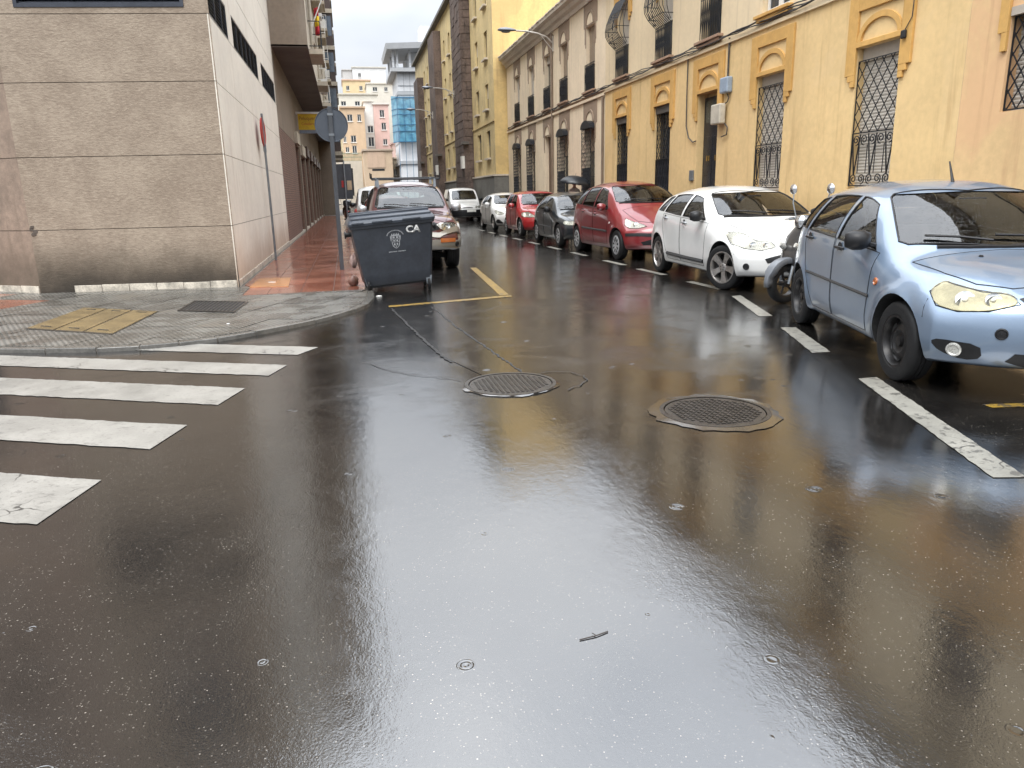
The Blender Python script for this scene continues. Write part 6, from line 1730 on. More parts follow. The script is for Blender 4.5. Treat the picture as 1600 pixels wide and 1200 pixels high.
PICASSO = dict(L=4.28, W=1.76, H=1.64, wb=2.76, fo=.82, r=.31, ra=.36, tw=.185, paint=P_RED, wheel='hubcap', flare=.012, fplan=.40,
    top=[(0, .72), (.12, .79), (.35, .88), (.60, .98), (.85, 1.07), (1.05, 1.17), (1.35, 1.36), (1.65, 1.51), (1.95, 1.59), (2.4, 1.64), (2.9, 1.63), (3.4, 1.57), (3.75, 1.46), (3.95, 1.30), (4.12, 1.10), (4.22, 1.0), (4.28, .92)],
    belt=[(0, .78), (.8, .95), (1.3, 1.02), (2.4, 1.06), (3.5, 1.12), (4.28, 1.14)],
    nose=[(.2, .08), (.35, .0), (.5, .0), (.62, .03), (.72, .10), (.8, .17)], tail=[(.2, .08), (.45, 0), (.7, .02), (1.1, .10)],
    cowl=.98, roof_front=1.85, roof_rear=3.65, glass_rear=4.05, mirror=(1.42, 1.04), handle=P_RED, wl=.05, wh=.05,
    side=[(1.36, 1.80, 2.20, 2.24, .13), (2.32, 2.28, 3.02, 3.10, .13), (3.17, 3.09, 3.50, 3.72, .14)],
    doors=[dict(p=[(1.32, .98), (1.34, .60), (1.36, .30), (2.24, .30), (2.29, .60), (2.28, 1.06), (1.8, 1.035)], h=(2.14, .94)),
           dict(p=[(2.31, 1.06), (2.32, .60), (2.27, .30), (3.02, .30), (3.12, .5), (3.16, .8), (3.13, 1.09)], h=(3.02, .985))],
    hood=[(.24, 0), (.28, .34), (.44, .52), (.65, .62), (.92, .68), (.94, 0)],
    front=[dict(n='headlight', p=[('F', .42, .70), ('F', .58, .66), ('F', .70, .66), ('S', .55, .72), ('S', .66, .86), ('T', .52, .62), ('T', .34, .50)], m=M_LAMPR, o=.004, s=2, edge=True, lens=M_LENSGL, bowls=[(('F', .58, .73), .06)]),
           dict(n='bumper_strip', p=[('F', -.80, .50), ('F', -.4, .50), ('F', .4, .50), ('F', .80, .50), ('F', .80, .56), ('F', .4, .565), ('F', -.4, .565), ('F', -.80, .56)], m=M_PLASTIC, both=False, s=0, o=.008),
           dict(n='lower_grille', p=[('F', -.50, .30), ('F', .50, .30), ('F', .58, .41), ('F', -.58, .41)], m=M_PLASTIC, both=False, s=1)],
    rounds=[dict(n='badge', v=('F', 0, .70), r=.05, m=M_CHROME, both=False), dict(n='side_indicator', v=('S', 1.18, .76), r=.02, m=M_LAMPR)],
    lines=[dict(n='door_moulding', p=[('S', 1.36, .58), ('S', 2.2, .59), ('S', 3.08, .60)], r=.022, m=M_PLASTIC), dict(n='rear_lamp', p=[('S', 4.05, .9), ('S', 4.02, 1.1)], r=.035, m=M_REDL)])

def small(**k):
    d = dict(L=3.95, W=1.70, H=1.47, wb=2.46, fo=.80, r=.30, ra=.35, paint=P_WHITE, wheel='hubcap', flare=.014,
        top=[(0, .70), (.12, .77), (.35, .845), (.65, .915), (.95, .97), (1.08, 1.01), (1.32, 1.15), (1.58, 1.30), (1.85, 1.40), (2.2, 1.455), (2.7, 1.465), (3.2, 1.43), (3.5, 1.36), (3.72, 1.18), (3.88, .98), (3.95, .90)],
        belt=[(0, .72), (.8, .87), (1.3, .93), (2.2, .97), (3.3, 1.02), (3.95, 1.04)],
        nose=[(.2, .09), (.34, .01), (.48, 0), (.6, .03), (.7, .09), (.76, .15)], tail=[(.2, .08), (.45, 0), (.7, .03), (1.0, .10)],
        cowl=1.08, roof_front=1.86, roof_rear=3.42, glass_rear=3.74, mirror=(1.45, .965),
        side=[(1.40, 1.82, 2.16, 2.20, .125), (2.27, 2.24, 2.92, 3.06, .125)],
        doors=[dict(p=[(1.32, .91), (1.38, .27), (2.20, .27), (2.24, .60), (2.22, .97)], h=(2.08, .89)), dict(p=[(2.25, .97), (2.26, .60), (2.23, .27), (2.80, .27), (2.92, .48), (3.08, .80), (3.09, 1.0)], h=(2.96, .93))],
        hood=[(.22, 0), (.26, .34), (.42, .52), (.65, .60), (.98, .68), (1.03, 0)],
        front=[dict(n='headlight', p=[('F', .42, .655), ('F', .60, .635), ('S', .55, .66), ('S', .66, .77), ('T', .5, .60), ('T', .32, .50)], m=M_LAMPR, o=.004, s=2, edge=True, lens=M_LENSGL, bowls=[(('F', .56, .70), .05)]),
               dict(n='upper_grille', p=[('F', -.33, .60), ('F', .33, .60), ('F', .36, .67), ('F', -.36, .67)], m=M_PLASTIC, both=False, s=1),
               dict(n='lower_grille', p=[('F', -.55, .27), ('F', .55, .27), ('F', .48, .40), ('F', -.48, .40)], m=M_PLASTIC, both=False, s=1),
               dict(n='number_plate', p=[('F', -.26, .45), ('F', .26, .45), ('F', .26, .55), ('F', -.26, .55)], m=M_PLATEW, both=False, s=0, o=.012, rim=.012)],
        rounds=[dict(n='badge', v=('F', 0, .70), r=.045, m=M_CHROME, both=False)], lines=[dict(n='rear_lamp', p=[('S', 3.74, .86), ('S', 3.73, .98)], r=.03, m=M_REDL)])
    d.update(k); return d
SWIFT = small(L=3.70, wb=2.39, H=1.50, paint=P_RED2, th=.12, round=.22, fplan=.40,
    top=[(0, .74), (.10, .82), (.30, .89), (.6, .95), (.9, .995), (1.0, 1.03), (1.2, 1.18), (1.45, 1.35), (1.70, 1.45), (2.1, 1.495), (2.7, 1.50), (3.2, 1.47), (3.45, 1.36), (3.58, 1.15), (3.67, 1.0), (3.70, .95)],
    cowl=1.0, roof_front=1.68, roof_rear=3.25, glass_rear=3.56, side=[(1.30, 1.66, 2.08, 2.12, .12), (2.19, 2.16, 2.80, 2.92, .12)],
    lines=[dict(n='rear_lamp', p=[('S', 3.50, .86), ('S', 3.48, 1.0)], r=.035, m=M_REDL)])
IBIZA = small(L=4.05, wb=2.47, fo=.86, H=1.44, W=1.69, paint=P_WHITE, wheel='spoke', fplan=.42,
    front=[dict(n='headlight', p=[('F', .48, .66), ('F', .62, .61), ('F', .70, .62), ('S', .62, .70), ('S', .72, .78), ('F', .55, .71)], m=M_LAMPR, o=.004, s=1, edge=True, lens=M_LENSGL, bowls=[(('F', .62, .66), .04)]),
           dict(n='upper_grille', p=[('F', -.30, .56), ('F', .30, .56), ('F', .38, .67), ('F', -.38, .67)], m=M_PLASTIC, both=False, s=1),
           dict(n='fog_lamp_recess', p=[('F', .50, .28), ('F', .78, .31), ('F', .76, .45), ('F', .66, .44)], m=M_PLASTIC, s=1),
           dict(n='lower_grille', p=[('F', -.45, .27), ('F', .45, .27), ('F', .40, .38), ('F', -.40, .38)], m=M_PLASTIC, both=False, s=1)])
SEDAN = small(L=4.15, W=1.70, H=1.43, wb=2.55, fo=.84, r=.30, paint=P_NAVY, th=.20,
    top=[(0, .68), (.12, .745), (.35, .80), (.7, .855), (1.05, .905), (1.22, .95), (1.5, 1.12), (1.75, 1.27), (2.0, 1.37), (2.35, 1.42), (2.75, 1.43), (3.1, 1.40), (3.45, 1.26), (3.75, 1.08), (3.9, 1.02), (4.1, .98), (4.15, .92)],
    belt=[(0, .70), (.9, .83), (1.4, .885), (2.4, .93), (3.4, .97), (4.15, .98)], cowl=1.22, roof_front=1.98, roof_rear=3.10, glass_rear=3.78, mirror=(1.56, .92), mirror_mat=M_PLASTIC, wwl=.78, wwh=.64,
    side=[(1.54, 1.96, 2.30, 2.36, .125), (2.43, 2.38, 2.98, 3.18, .125)],
    doors=[dict(p=[(1.44, .87), (1.46, .28), (2.34, .28), (2.40, .60), (2.38, .925)], h=(2.24, .84)), dict(p=[(2.41, .925), (2.42, .6), (2.37, .28), (2.92, .28), (3.03, .45), (3.2, .75), (3.22, .955)], h=(3.10, .875))],
    hood=[(.20, 0), (.22, .50), (.42, .60), (.7, .64), (1.1, .68), (1.16, 0)],
    front=[dict(n='headlight', p=[('F', .40, .585), ('F', .64, .575), ('S', .46, .60), ('S', .50, .68), ('F', .66, .675), ('F', .40, .675)], m=M_LAMPR, o=.004, s=1, edge=True, lens=M_LENSGL, bowls=[(('F', .52, .63), .04)]),
           dict(n='upper_grille', p=[('F', -.34, .59), ('F', .34, .59), ('F', .34, .67), ('F', -.34, .67)], m=M_PLASTIC, both=False, s=0),
           dict(n='lower_grille', p=[('F', -.55, .27), ('F', .55, .27), ('F', .50, .36), ('F', -.50, .36)], m=M_PLASTIC, both=False, s=1),
           dict(n='number_plate', p=[('F', -.26, .42), ('F', .26, .42), ('F', .26, .53), ('F', -.26, .53)], m=M_PLATEW, both=False, s=0, o=.012, rim=.012)],
    lines=[dict(n='door_moulding', p=[('S', 1.44, .50), ('S', 2.2, .51), ('S', 3.0, .52)], r=.016, m=M_PLASTIC), dict(n='rear_lamp', p=[('S', 4.02, .72), ('S', 4.02, .88)], r=.03, m=M_REDL)])
VAN = small(L=4.11, W=1.72, H=1.80, wb=2.69, fo=.78, r=.31, ra=.36, paint=P_WHITE, th=.10, round=.16, wheel='hubcap', cat='van', fplan=.28,
    top=[(0, .80), (.10, .88), (.3, .95), (.6, 1.01), (.8, 1.06), (.92, 1.13), (1.15, 1.36), (1.40, 1.58), (1.62, 1.71), (1.9, 1.78), (2.5, 1.80), (3.5, 1.79), (3.85, 1.74), (4.0, 1.62), (4.08, 1.3), (4.11, 1.1)],
    belt=[(0, .82), (.8, .98), (1.3, 1.05), (2.4, 1.08), (4.11, 1.10)], cowl=.90, roof_front=1.58, roof_rear=3.82, glass_rear=4.06, mirror=(1.28, 1.10), mirror_mat=M_PLASTIC, rear_glass=False,
    nose=[(.2, .05), (.34, .0), (.5, 0), (.62, .03), (.75, .08), (.85, .13)], wl=.06, wh=.06, wwl=.80, wwh=.70,
    side=[(1.22, 1.55, 2.05, 2.07, .16)],
    doors=[dict(p=[(1.18, 1.0), (1.22, .3), (2.08, .3), (2.10, 1.06)], h=(1.98, .98))],
    hood=[(.20, 0), (.22, .45), (.36, .60), (.6, .66), (.82, .70), (.85, 0)],
    front=[dict(n='headlight', p=[('F', .44, .70), ('F', .66, .69), ('S', .42, .73), ('S', .46, .82), ('F', .66, .80), ('F', .46, .77)], m=M_LAMPR, o=.004, s=1, edge=True, lens=M_LENSGL, bowls=[(('F', .56, .74), .04)]),
           dict(n='bumper', p=[('F', -.83, .26), ('F', 0, .26), ('F', .83, .26), ('F', .83, .61), ('F', 0, .62), ('F', -.83, .61)], m=M_PLASTIC, both=False, s=0, o=.015, rim=.01),
           dict(n='upper_grille', p=[('F', -.30, .68), ('F', .30, .68), ('F', .33, .73), ('F', -.33, .73)], m=M_PLASTIC, both=False, s=1),
           dict(n='number_plate', p=[('F', -.02, .49), ('F', .46, .49), ('F', .46, .60), ('F', -.02, .60)], m=M_PLATEW, both=False, s=0, o=.03, rim=.02)],
    rounds=[], lines=[])
SUV = dict(L=4.55, W=1.74, H=1.73, wb=2.72, fo=.86, r=.375, ra=.43, tw=.25, paint=P_MAROON, wheel='spoke', flare=.045, th=.17, round=.20, fplan=.22, fexp=3, cat='off-roader',
    bot=[(0, .42), (.5, .40), (4.05, .40), (4.55, .48)],
    top=[(0, .92), (.10, 1.0), (.35, 1.05), (.8, 1.09), (1.15, 1.12), (1.28, 1.16), (1.55, 1.38), (1.8, 1.56), (2.0, 1.65), (2.4, 1.72), (3.2, 1.73), (4.0, 1.69), (4.25, 1.58), (4.42, 1.25), (4.52, 1.08), (4.55, 1.0)],
    belt=[(0, .94), (.8, 1.03), (1.4, 1.06), (2.5, 1.09), (4.55, 1.12)],
    nose=[(.4, .06), (.50, .0), (.62, 0), (.72, .06), (.85, .08), (.98, .12)], tail=[(.4, .05), (.6, 0), (.8, .02), (1.1, .10)],
    cowl=1.28, roof_front=1.98, roof_rear=4.0, glass_rear=4.38, mirror=(1.62, 1.12), mirror_mat=P_SILVER, handle=M_PLASTIC, wl=.035, wwl=.82, wwh=.68,
    side=[(1.60, 1.95, 2.40, 2.44, .14), (2.52, 2.49, 3.25, 3.35, .14), (3.43, 3.38, 3.95, 4.15, .16)],
    doors=[dict(p=[(1.48, 1.03), (1.50, .50), (2.45, .50), (2.49, 1.08)], h=(2.36, .98)), dict(p=[(2.52, 1.08), (2.48, .50), (3.1, .50), (3.22, .75), (3.36, 1.09)], h=(3.26, .99))],
    hood=[(.20, 0), (.22, .55), (.5, .64), (1.1, .70), (1.2, 0)],
    front=[dict(n='headlight', p=[('F', .46, .745), ('F', .70, .745), ('F', .74, .78), ('F', .74, .90), ('F', .46, .90)], m=M_LAMPC, o=.006, s=1, edge=True, lens=M_LENSGL, bowls=[(('F', .57, .825), .065)]),
           dict(n='corner_lamp', p=[('S', .12, .76), ('S', .36, .78), ('S', .36, .88), ('S', .12, .90)], m=M_LAMPR, o=.006, s=1),
           dict(n='radiator_grille', p=[('F', -.42, .74), ('F', .42, .74), ('F', .42, .92), ('F', -.42, .92)], m=M_PLASTIC, both=False, s=1, o=.006),
           dict(n='bumper_upper', p=[('F', -.86, .63), ('F', -.4, .63), ('F', .4, .63), ('F', .86, .63), ('F', .86, .715), ('F', .4, .72), ('F', -.4, .72), ('F', -.86, .715)], m=P_BEIGE, both=False, s=0, o=.035, rim=.04),
           dict(n='bumper_lower', p=[('F', -.85, .43), ('F', -.4, .43), ('F', .4, .43), ('F', .85, .43), ('F', .86, .60), ('F', .4, .60), ('F', -.4, .60), ('F', -.86, .60)], m=P_BEIGE, both=False, s=0, o=.03, rim=.04),
           dict(n='indicator', p=[('F', .42, .545), ('F', .70, .545), ('F', .70, .615), ('F', .42, .615)], m=M_AMBER, s=0, o=.045, rim=.02)],
    rounds=[dict(n='fog_lamp', v=('F', .74, .50), r=.05, m=M_PLASTIC, o=.035)],
    lines=[dict(n='wheel_arch_trim', p=[('S', .40, .52), ('S', .44, .72), ('S', .62, .84), ('S', .86, .87), ('S', 1.10, .84), ('S', 1.28, .72), ('S', 1.33, .52)], r=.04, m=P_BEIGE), dict(n='rear_lamp', p=[('S', 4.42, .9), ('S', 4.4, 1.05)], r=.035, m=M_REDL)])

FI = by_wheels((3.97, 4.66), (4.72, 7.07), FIESTA, 'hatchback_car', 'light blue hatchback with black steel wheels, parked askew at the end of the row')
by_wheels((5.29, 9.92), (5.45, 12.56), MEGANE, 'hatchback_car', 'white hatchback with five-spoke wheels turned outwards, behind the scooter')
by_wheels((5.62, 15.20), (5.60, 17.96), PICASSO, 'people_carrier', 'dark red people carrier parked between the white hatchback and the dark saloon')
by_wheels((5.55, 19.50), (5.60, 22.05), SEDAN, 'saloon_car', 'blue-black saloon parked behind the red people carrier', 1)
by_wheels((5.72, 24.85), (5.75, 27.24), SWIFT, 'small_car', 'bright red small car parked between the dark saloon and a white car', 1)
by_wheels((5.74, 29.7), (5.72, 32.17), IBIZA, 'hatchback_car', 'white hatchback parked behind the bright red small car', 1)
by_wheels((5.62, 41.5), (5.62, 44.2), VAN, 'delivery_van', 'small white van with a black front bumper beside the yellow block', 1)
by_wheels((5.0, 52.5), (5.0, 55.0), small(paint=P_SILVER), 'hatchback_car', 'silver car half hidden behind the small white van', 1)
G2 = 'cars parked along the red pavement'
suv = by_wheels((2.05, 15.15), (2.05, 17.87), SUV, 'off_roader', 'maroon off-roader with champagne bumpers and a roof rack, behind the bin', 2, G2, -1)
by_wheels((2.0, 21.6), (2.0, 24.06), small(paint=P_RED2), 'hatchback_car', 'red hatchback just behind the maroon off-roader', 1, G2, -1)
v2 = dict(VAN); v2['paint'] = P_WHITE
by_wheels((1.95, 27.2), (1.95, 29.9), v2, 'delivery_van', 'white van behind the red hatchback on the pavement side', 1, G2, -1)
by_wheels((2.0, 33.6), (2.0, 36.06), small(paint=P_WHITE, H=1.6, top=[(a, b*1.09) for a, b in small()['top']]), 'hatchback_car', 'white car parked farther up behind the white van', 1, G2, -1)
# roof rack of the off-roader
s = suv
rk = mk('roof_rack', MB(), M_PLASTIC, s.root, inv=False) if False else None
for x in (2.15, 2.95):
    z = s.top(x)+.075
    mb = MB(); mb.tube([(s.X(x), -.72, z), (s.X(x), .72, z)], .022, 6, r2=.016)
    bar = mk('rack_bar', mb, M_PLASTIC, s.root, inv=False)
    for sd in (-1, 1):
        p = s.on_top(x, sd*.60)[0]
        mk('rack_foot', MB().hexa([(p.x-.05, p.y-.03, p.z-.01), (p.x+.05, p.y-.03, p.z-.01), (p.x+.05, p.y+.03, p.z-.01), (p.x-.05, p.y+.03, p.z-.01), (p.x-.03, p.y-.02, z), (p.x+.03, p.y-.02, z), (p.x+.03, p.y+.02, z), (p.x-.03, p.y+.02, z)]), M_STEEL, bar, inv=False)
        mk('rack_stop', MB().box(s.X(x)-.02, s.X(x)+.02, sd*.72-.012, sd*.72+.012, z, z+.12), M_PLASTIC, bar, inv=False)

# short roof aerial of the blue hatchback, stickers behind its windscreen
s = FI
p = s.on_top(1.98, .0)[0]
mk('aerial', MB().tube([p-Vector((0, 0, .01)), p+Vector((-.02, 0, .03)), p+Vector((-.10, 0, .17))], [.016, .012, .006], 6), M_PLASTIC, s.root, True, inv=False)

# ------------------------------------------------------------------ wheeled bin
root = empty('wheeled_bin', (.70, 11.78, 0), 0, 'dark grey four-wheeled waste container leaning to one side beside the kerb', 'waste container')
root.rotation_euler = (0, R(-4.0), R(3)); root.scale = (1, 1, 1.06)
M_BIN = pm('grey_bin_plastic', (0.026, 0.030, 0.038), 0.42, var=0.18, scale=3, bump=0.0006, bscale=120, obj=True)
M_BINL = pm('bin_lid_plastic', (0.035, 0.042, 0.055), 0.36, var=0.2, scale=4, obj=True)
def yf(z): return -.30-(z-.14)/.83*.09
def ring(z, hx, y0, y1, r=.05, n=4):
    P = []
    for cx, cy, a0 in ((hx-r, y0+r, -90), (hx-r, y1-r, 0), (-hx+r, y1-r, 90), (-hx+r, y0+r, 180)):
        for i in range(n+1): a = R(a0+90*i/n); P.append((cx+r*math.cos(a), cy+r*math.sin(a), z))
    return P
mb = MB(); st = [(.12, .48, -.27, .27), (.16, .515, -.30, .31), (.30, .533, yf(.3), .33), (.60, .570, yf(.6), .36), (.935, .609, yf(.935), .39), (.94, .630, yf(.94)-.020, .41), (.978, .638, yf(.975)-.022, .415), (.985, .625, yf(.975)-.010, .40)]
N = 20
for z, hx, y0, y1 in st: mb.v += ring(z, hx, y0, y1)
for i in range(len(st)-1):
    for j in range(N): mb.f.append((i*N+j, i*N+(j+1) % N, (i+1)*N+(j+1) % N, (i+1)*N+j))
mb.f.append(tuple(range(N))); mb.f.append(tuple((len(st)-1)*N+j for j in range(N)))
mk('body', mb, M_BIN, root, True, 40, inv=False)
# lid: low vault with ribs and a rail along the front
mb = MB(); st = [(.980, .648, -.425, .43), (1.01, .650, -.43, .435), (1.045, .635, -.40, .42), (1.10, .60, -.22, .36), (1.125, .55, -.05, .28)]
for z, hx, y0, y1 in st: mb.v += ring(z, hx, y0, y1, .06)
for i in range(len(st)-1):
    for j in range(N): mb.f.append((i*N+j, i*N+(j+1) % N, (i+1)*N+(j+1) % N, (i+1)*N+j))
mb.f.append(tuple((len(st)-1)*N+j for j in range(N))); mb.f.append(tuple(range(N)))
lid = mk('lid', mb, M_BINL, root, True, 40, inv=False)
for y, z, h in ((-.33, 1.065, .022), (-.12, 1.12, .02), (.12, 1.135, .02)):
    mk('lid_rib', MB().box(-.60, .60, y-.035, y+.035, z-.03, z+h), M_BINL, lid, inv=False, bevel=.012)
for x0, x1 in ((-.60, -.42), (-.30, .0), (.15, .42)): mk('lid_grip', MB().box(x0, x1, -.445, -.405, 1.0, 1.03), M_BINL, lid, inv=False, bevel=.008)
for sx in (-1, 1):
    mk('lifting_trunnion', MB().lathe([(.035, 0), (.035, .07), (.05, .07), (.05, .085), (.001, .085)], axis='x', n=14).__class__().lathe([(.035, .60), (.035, .68), (.055, .68), (.055, .70), (.001, .70)], axis='x', n=14), M_PLASTIC, root, True, inv=False).matrix_basis = Matrix.Translation((0, 0, .86))@Matrix.Rotation(0 if sx > 0 else math.pi, 4, 'Z')
for sx, sy in ((-1, -1), (-1, 1), (1, -1), (1, 1)):
    x, y = sx*.46, sy*.24; zb = -x*math.tan(R(4.0))*1.0+.002
    w = mk('castor', MB().lathe([(.085, -.02), (.095, -.012), (.095, .012), (.085, .02)], axis='x', n=20), M_TYRE, root, True, 40, inv=False)
    w.location = (x, y, zb+.095)
    mk('castor_fork', MB().hexa([(-.03, -.05, .0), (.03, -.05, .0), (.03, .05, .0), (-.03, .05, .0), (-.05, -.06, .12), (.05, -.06, .12), (.05, .06, .12), (-.05, .06, .12)]), M_STEEL, w, inv=False)
mk('under_frame', MB().box(-.45, .45, -.24, .24, .09, .13), M_PLASTIC, root, inv=False)
# printing on the front
M_PRINT = pm('pale_print', (0.36, 0.37, 0.38), 0.6, var=0.25, scale=40, obj=True); M_STICK = pm('white_letters', (0.66, 0.66, 0.64), 0.5, var=0.25, scale=30, obj=True)
def fp(x, z, o=.004): return (x, yf(z)-o, z)
def flat(mb, pts, o=.004): return mb.poly([fp(x, z, o) for x, z in pts])
def rot(pts, cx, cz, a): return [(cx+(x-cx)*math.cos(a)-(z-cz)*math.sin(a), cz+(x-cx)*math.sin(a)+(z-cz)*math.cos(a)) for x, z in pts]
mb = MB(); cx, cz = .02, .735
for k in range(17):       # arc of small illegible letters
    a = math.pi*(.92-.84*k/16); x, z = cx+.125*math.cos(a), cz+.055+.085*math.sin(a); w = .0052
    flat(mb, rot([(x-w, z-.008), (x+w, z-.008), (x+w*.7, z+.008), (x-w*.7, z+.008)], x, z, a-math.pi/2))
for k in range(18):
    if k == 9: continue
    x = cx-.12+k*.0141; flat(mb, [(x, .572+.002*(k % 3)), (x+.009, .572), (x+.009, .586), (x+.001, .586)])
mk('printed_letters', mb, M_PRINT, root, inv=False, recalc=False, kind='stuff')
mb = MB()
sh = [(-.055, .80), (-.055, .70), (-.045, .66), (-.02, .635), (0, .625), (.02, .635), (.045, .66), (.055, .70), (.055, .80)]
for a, b in zip(sh, sh[1:]+sh[:1]):      # shield outline
    A_, B_ = Vector((a[0]+cx, a[1])), Vector((b[0]+cx, b[1])); d_ = (B_-A_).normalized(); n_ = Vector((-d_.y, d_.x))*.004
    flat(mb, [A_-n_, B_-n_, B_+n_, A_+n_])
for (x0, x1, z0, z1) in ((-.05, .05, .752, .757), (-.05, .05, .708, .713), (-.002, .002, .71, .752), (-.035, -.012, .72, .742), (.012, .035, .72, .742), (-.04, -.012, .765, .79), (.012, .04, .765, .79), (-.03, -.01, .665, .695), (.01, .03, .665, .695), (-.008, .008, .645, .66)):
    flat(mb, [(cx+x0, z0), (cx+x1, z0), (cx+x1, z1), (cx+x0, z1)])
for k in range(5):      # coronet
    x = cx-.05+k*.025; flat(mb, [(x-.010, .808), (x+.010, .808), (x, .838)])
flat(mb, [(cx-.06, .803), (cx+.06, .803), (cx+.062, .810), (cx-.062, .810)])
for s_ in (-1, 1): flat(mb, [(cx+s_*.075, .81), (cx+s_*.062, .79), (cx+s_*.070, .72), (cx+s_*.078, .77)])
mk('crest', mb, M_PRINT, root, inv=False, recalc=False)
for ch, x in (('C', .245), ('A', .350)):
    me = text_mesh(ch, .165, 0, .007); o = link('letter', me, M_STICK, root, False)
    sl = math.atan2(.09, .83)
    o.location = fp(x, .862, .006); o.rotation_euler = (R(90)+sl, R(4), 0); o.scale = (.95, .82, 1)
    sd = o.modifiers.new('weight', 'SOLIDIFY'); sd.thickness = .002

# rubbish by the bin
def lump(name, c, r, mat, lab, cat, sq=.8, seed=1):
    rr = random.Random(seed); bm = bmesh.new(); bmesh.ops.create_icosphere(bm, subdivisions=3, radius=1)
    ph = [rr.uniform(0, 6) for _ in range(6)]
    for v in bm.verts:
        p = v.co; k = 1+.16*math.sin(p.x*5+ph[0])*math.sin(p.y*4+ph[1])+.10*math.sin(p.z*9+ph[2])*math.sin(p.x*8+ph[3])
        v.co = Vector((p.x*r[0]*k, p.y*r[1]*k, max(-r[2]*.9, p.z*r[2]*k)*sq))
    me = bpy.data.meshes.new(name); bm.to_mesh(me); bm.free(); me.shade_smooth()
    o = link(name, me, mat); o.location = (c[0], c[1], c[2]+r[2]*.9*sq)
    return tag(o, lab, cat)
lump('refuse_bag', (.02, 12.15, SW), (.085, .08, .10), pm('brown_bag', (.16, .085, .065), .35, var=.3), 'small brown refuse bag on the pavement beside the bin', 'bag', .9, 3)
lump('refuse_bag', (.045, 11.75, .36), (.055, .09, .13), pm('pink_bag', (.26, .18, .16), .4, var=.3), 'pinkish plastic bag hanging on the side of the bin', 'bag', .9, 5)
lump('litter', (.37, 11.0, 0), (.045, .03, .012), M_WHITE, 'scrap of white paper in the gutter under the bin', 'litter', .8, 8)
lump('litter', (-1.42, 8.9, SW), (.018, .014, .006), M_WHITE, 'tiny white scrap on the grey corner pavement', 'litter', .8, 9)
# twig on the near asphalt
o = mk('twig', MB().tube([(.64, 2.052, .003), (.70, 2.06, .004), (.745, 2.075, .003)], .0022, 5).tube([(.70, 2.06, .004), (.69, 2.075, .005)], .0015, 5), pm('wet_twig', (.03, .02, .015), .4))
tag(o, 'short dark forked twig lying in the rainwater', 'twig')
# ------------------------------------------------------------------ road signs
M_SIGNBACK = pm('sign_back_grey', (0.075, 0.088, 0.108), 0.5, 0.2, var=0.10, scale=5)
M_SIGNRED = pm('sign_red_face', (0.38, 0.02, 0.02), 0.35)
x, y = -.17, 15.05
root = empty('road_sign', (x, y, SW), label='round road sign seen from its plain grey back, on a square post', cat='road sign')
mk('post', MB().box(x-.04, x+.04, y-.045, y-.005, SW-.02, 3.06), M_STEEL if False else pm('post_grey', (0.075, 0.082, 0.092), .45, .3), root, bevel=.006)
mk('disc', MB().lathe([(.001, .0), (.285, .0), (.295, -.012), (.305, -.012), (.305, .016), (.285, .016), (.001, .012)], c=(x+.01, y+.01, 2.735), axis='y', n=48, cap=False), M_SIGNBACK, root, True, 30)
mk('face', MB().lathe([(.001, .018), (.30, .018)], c=(x+.01, y+.01, 2.735), axis='y', n=48, cap=False), M_SIGNRED, root)
for z in (2.56, 2.92): mk('clamp', MB().box(x-.05, x+.05, y-.05, y+.005, z-.02, z+.02), M_STEEL, root)
x, y = -1.68, 18.15
root = empty('road_sign', (x, y, SW), label='round red sign seen edge-on, on a thin post against the pale wall', cat='road sign')
mk('post', MB().tube([(x, y, SW-.02), (x, y, 3.25)], .025, 10), M_STEEL, root, True)
d_ = MB().lathe([(.001, .0), (.29, .0), (.305, -.010), (.305, .016), (.001, .016)], axis='y', n=40, cap=False)
dm = mk('disc', d_, M_SIGNRED, root, True, 30, inv=False); dm.matrix_basis = Matrix.Translation((.0, -.05, 2.86-SW))@Matrix.Rotation(R(87), 4, 'Z')
mk('bracket', MB().box(x-.03, x+.03, y-.06, y+.03, 2.44, 2.60), M_STEEL, root)
x, y = .02, 29.5
root = empty('road_sign', (x, y, SW), label='tall dark sign board on a thin post farther up the red pavement', cat='road sign')
mk('post', MB().tube([(x, y, SW-.02), (x, y, 2.75)], .03, 8), M_STEEL, root, True)
b = mk('board', MB().box(x-.30, x+.26, y+.03, y+.06, 1.35, 2.62), pm('dark_board', (.05, .055, .065), .5), root)
mk('poster', MB().box(x+.07, x+.24, y+.022, y+.03, 1.68, 2.02), pm('beige_poster', (.45, .34, .22), .7), b)
mk('sticker', MB().box(x-.13, x-.05, y+.022, y+.03, 1.78, 2.02), M_SIGNRED, b)

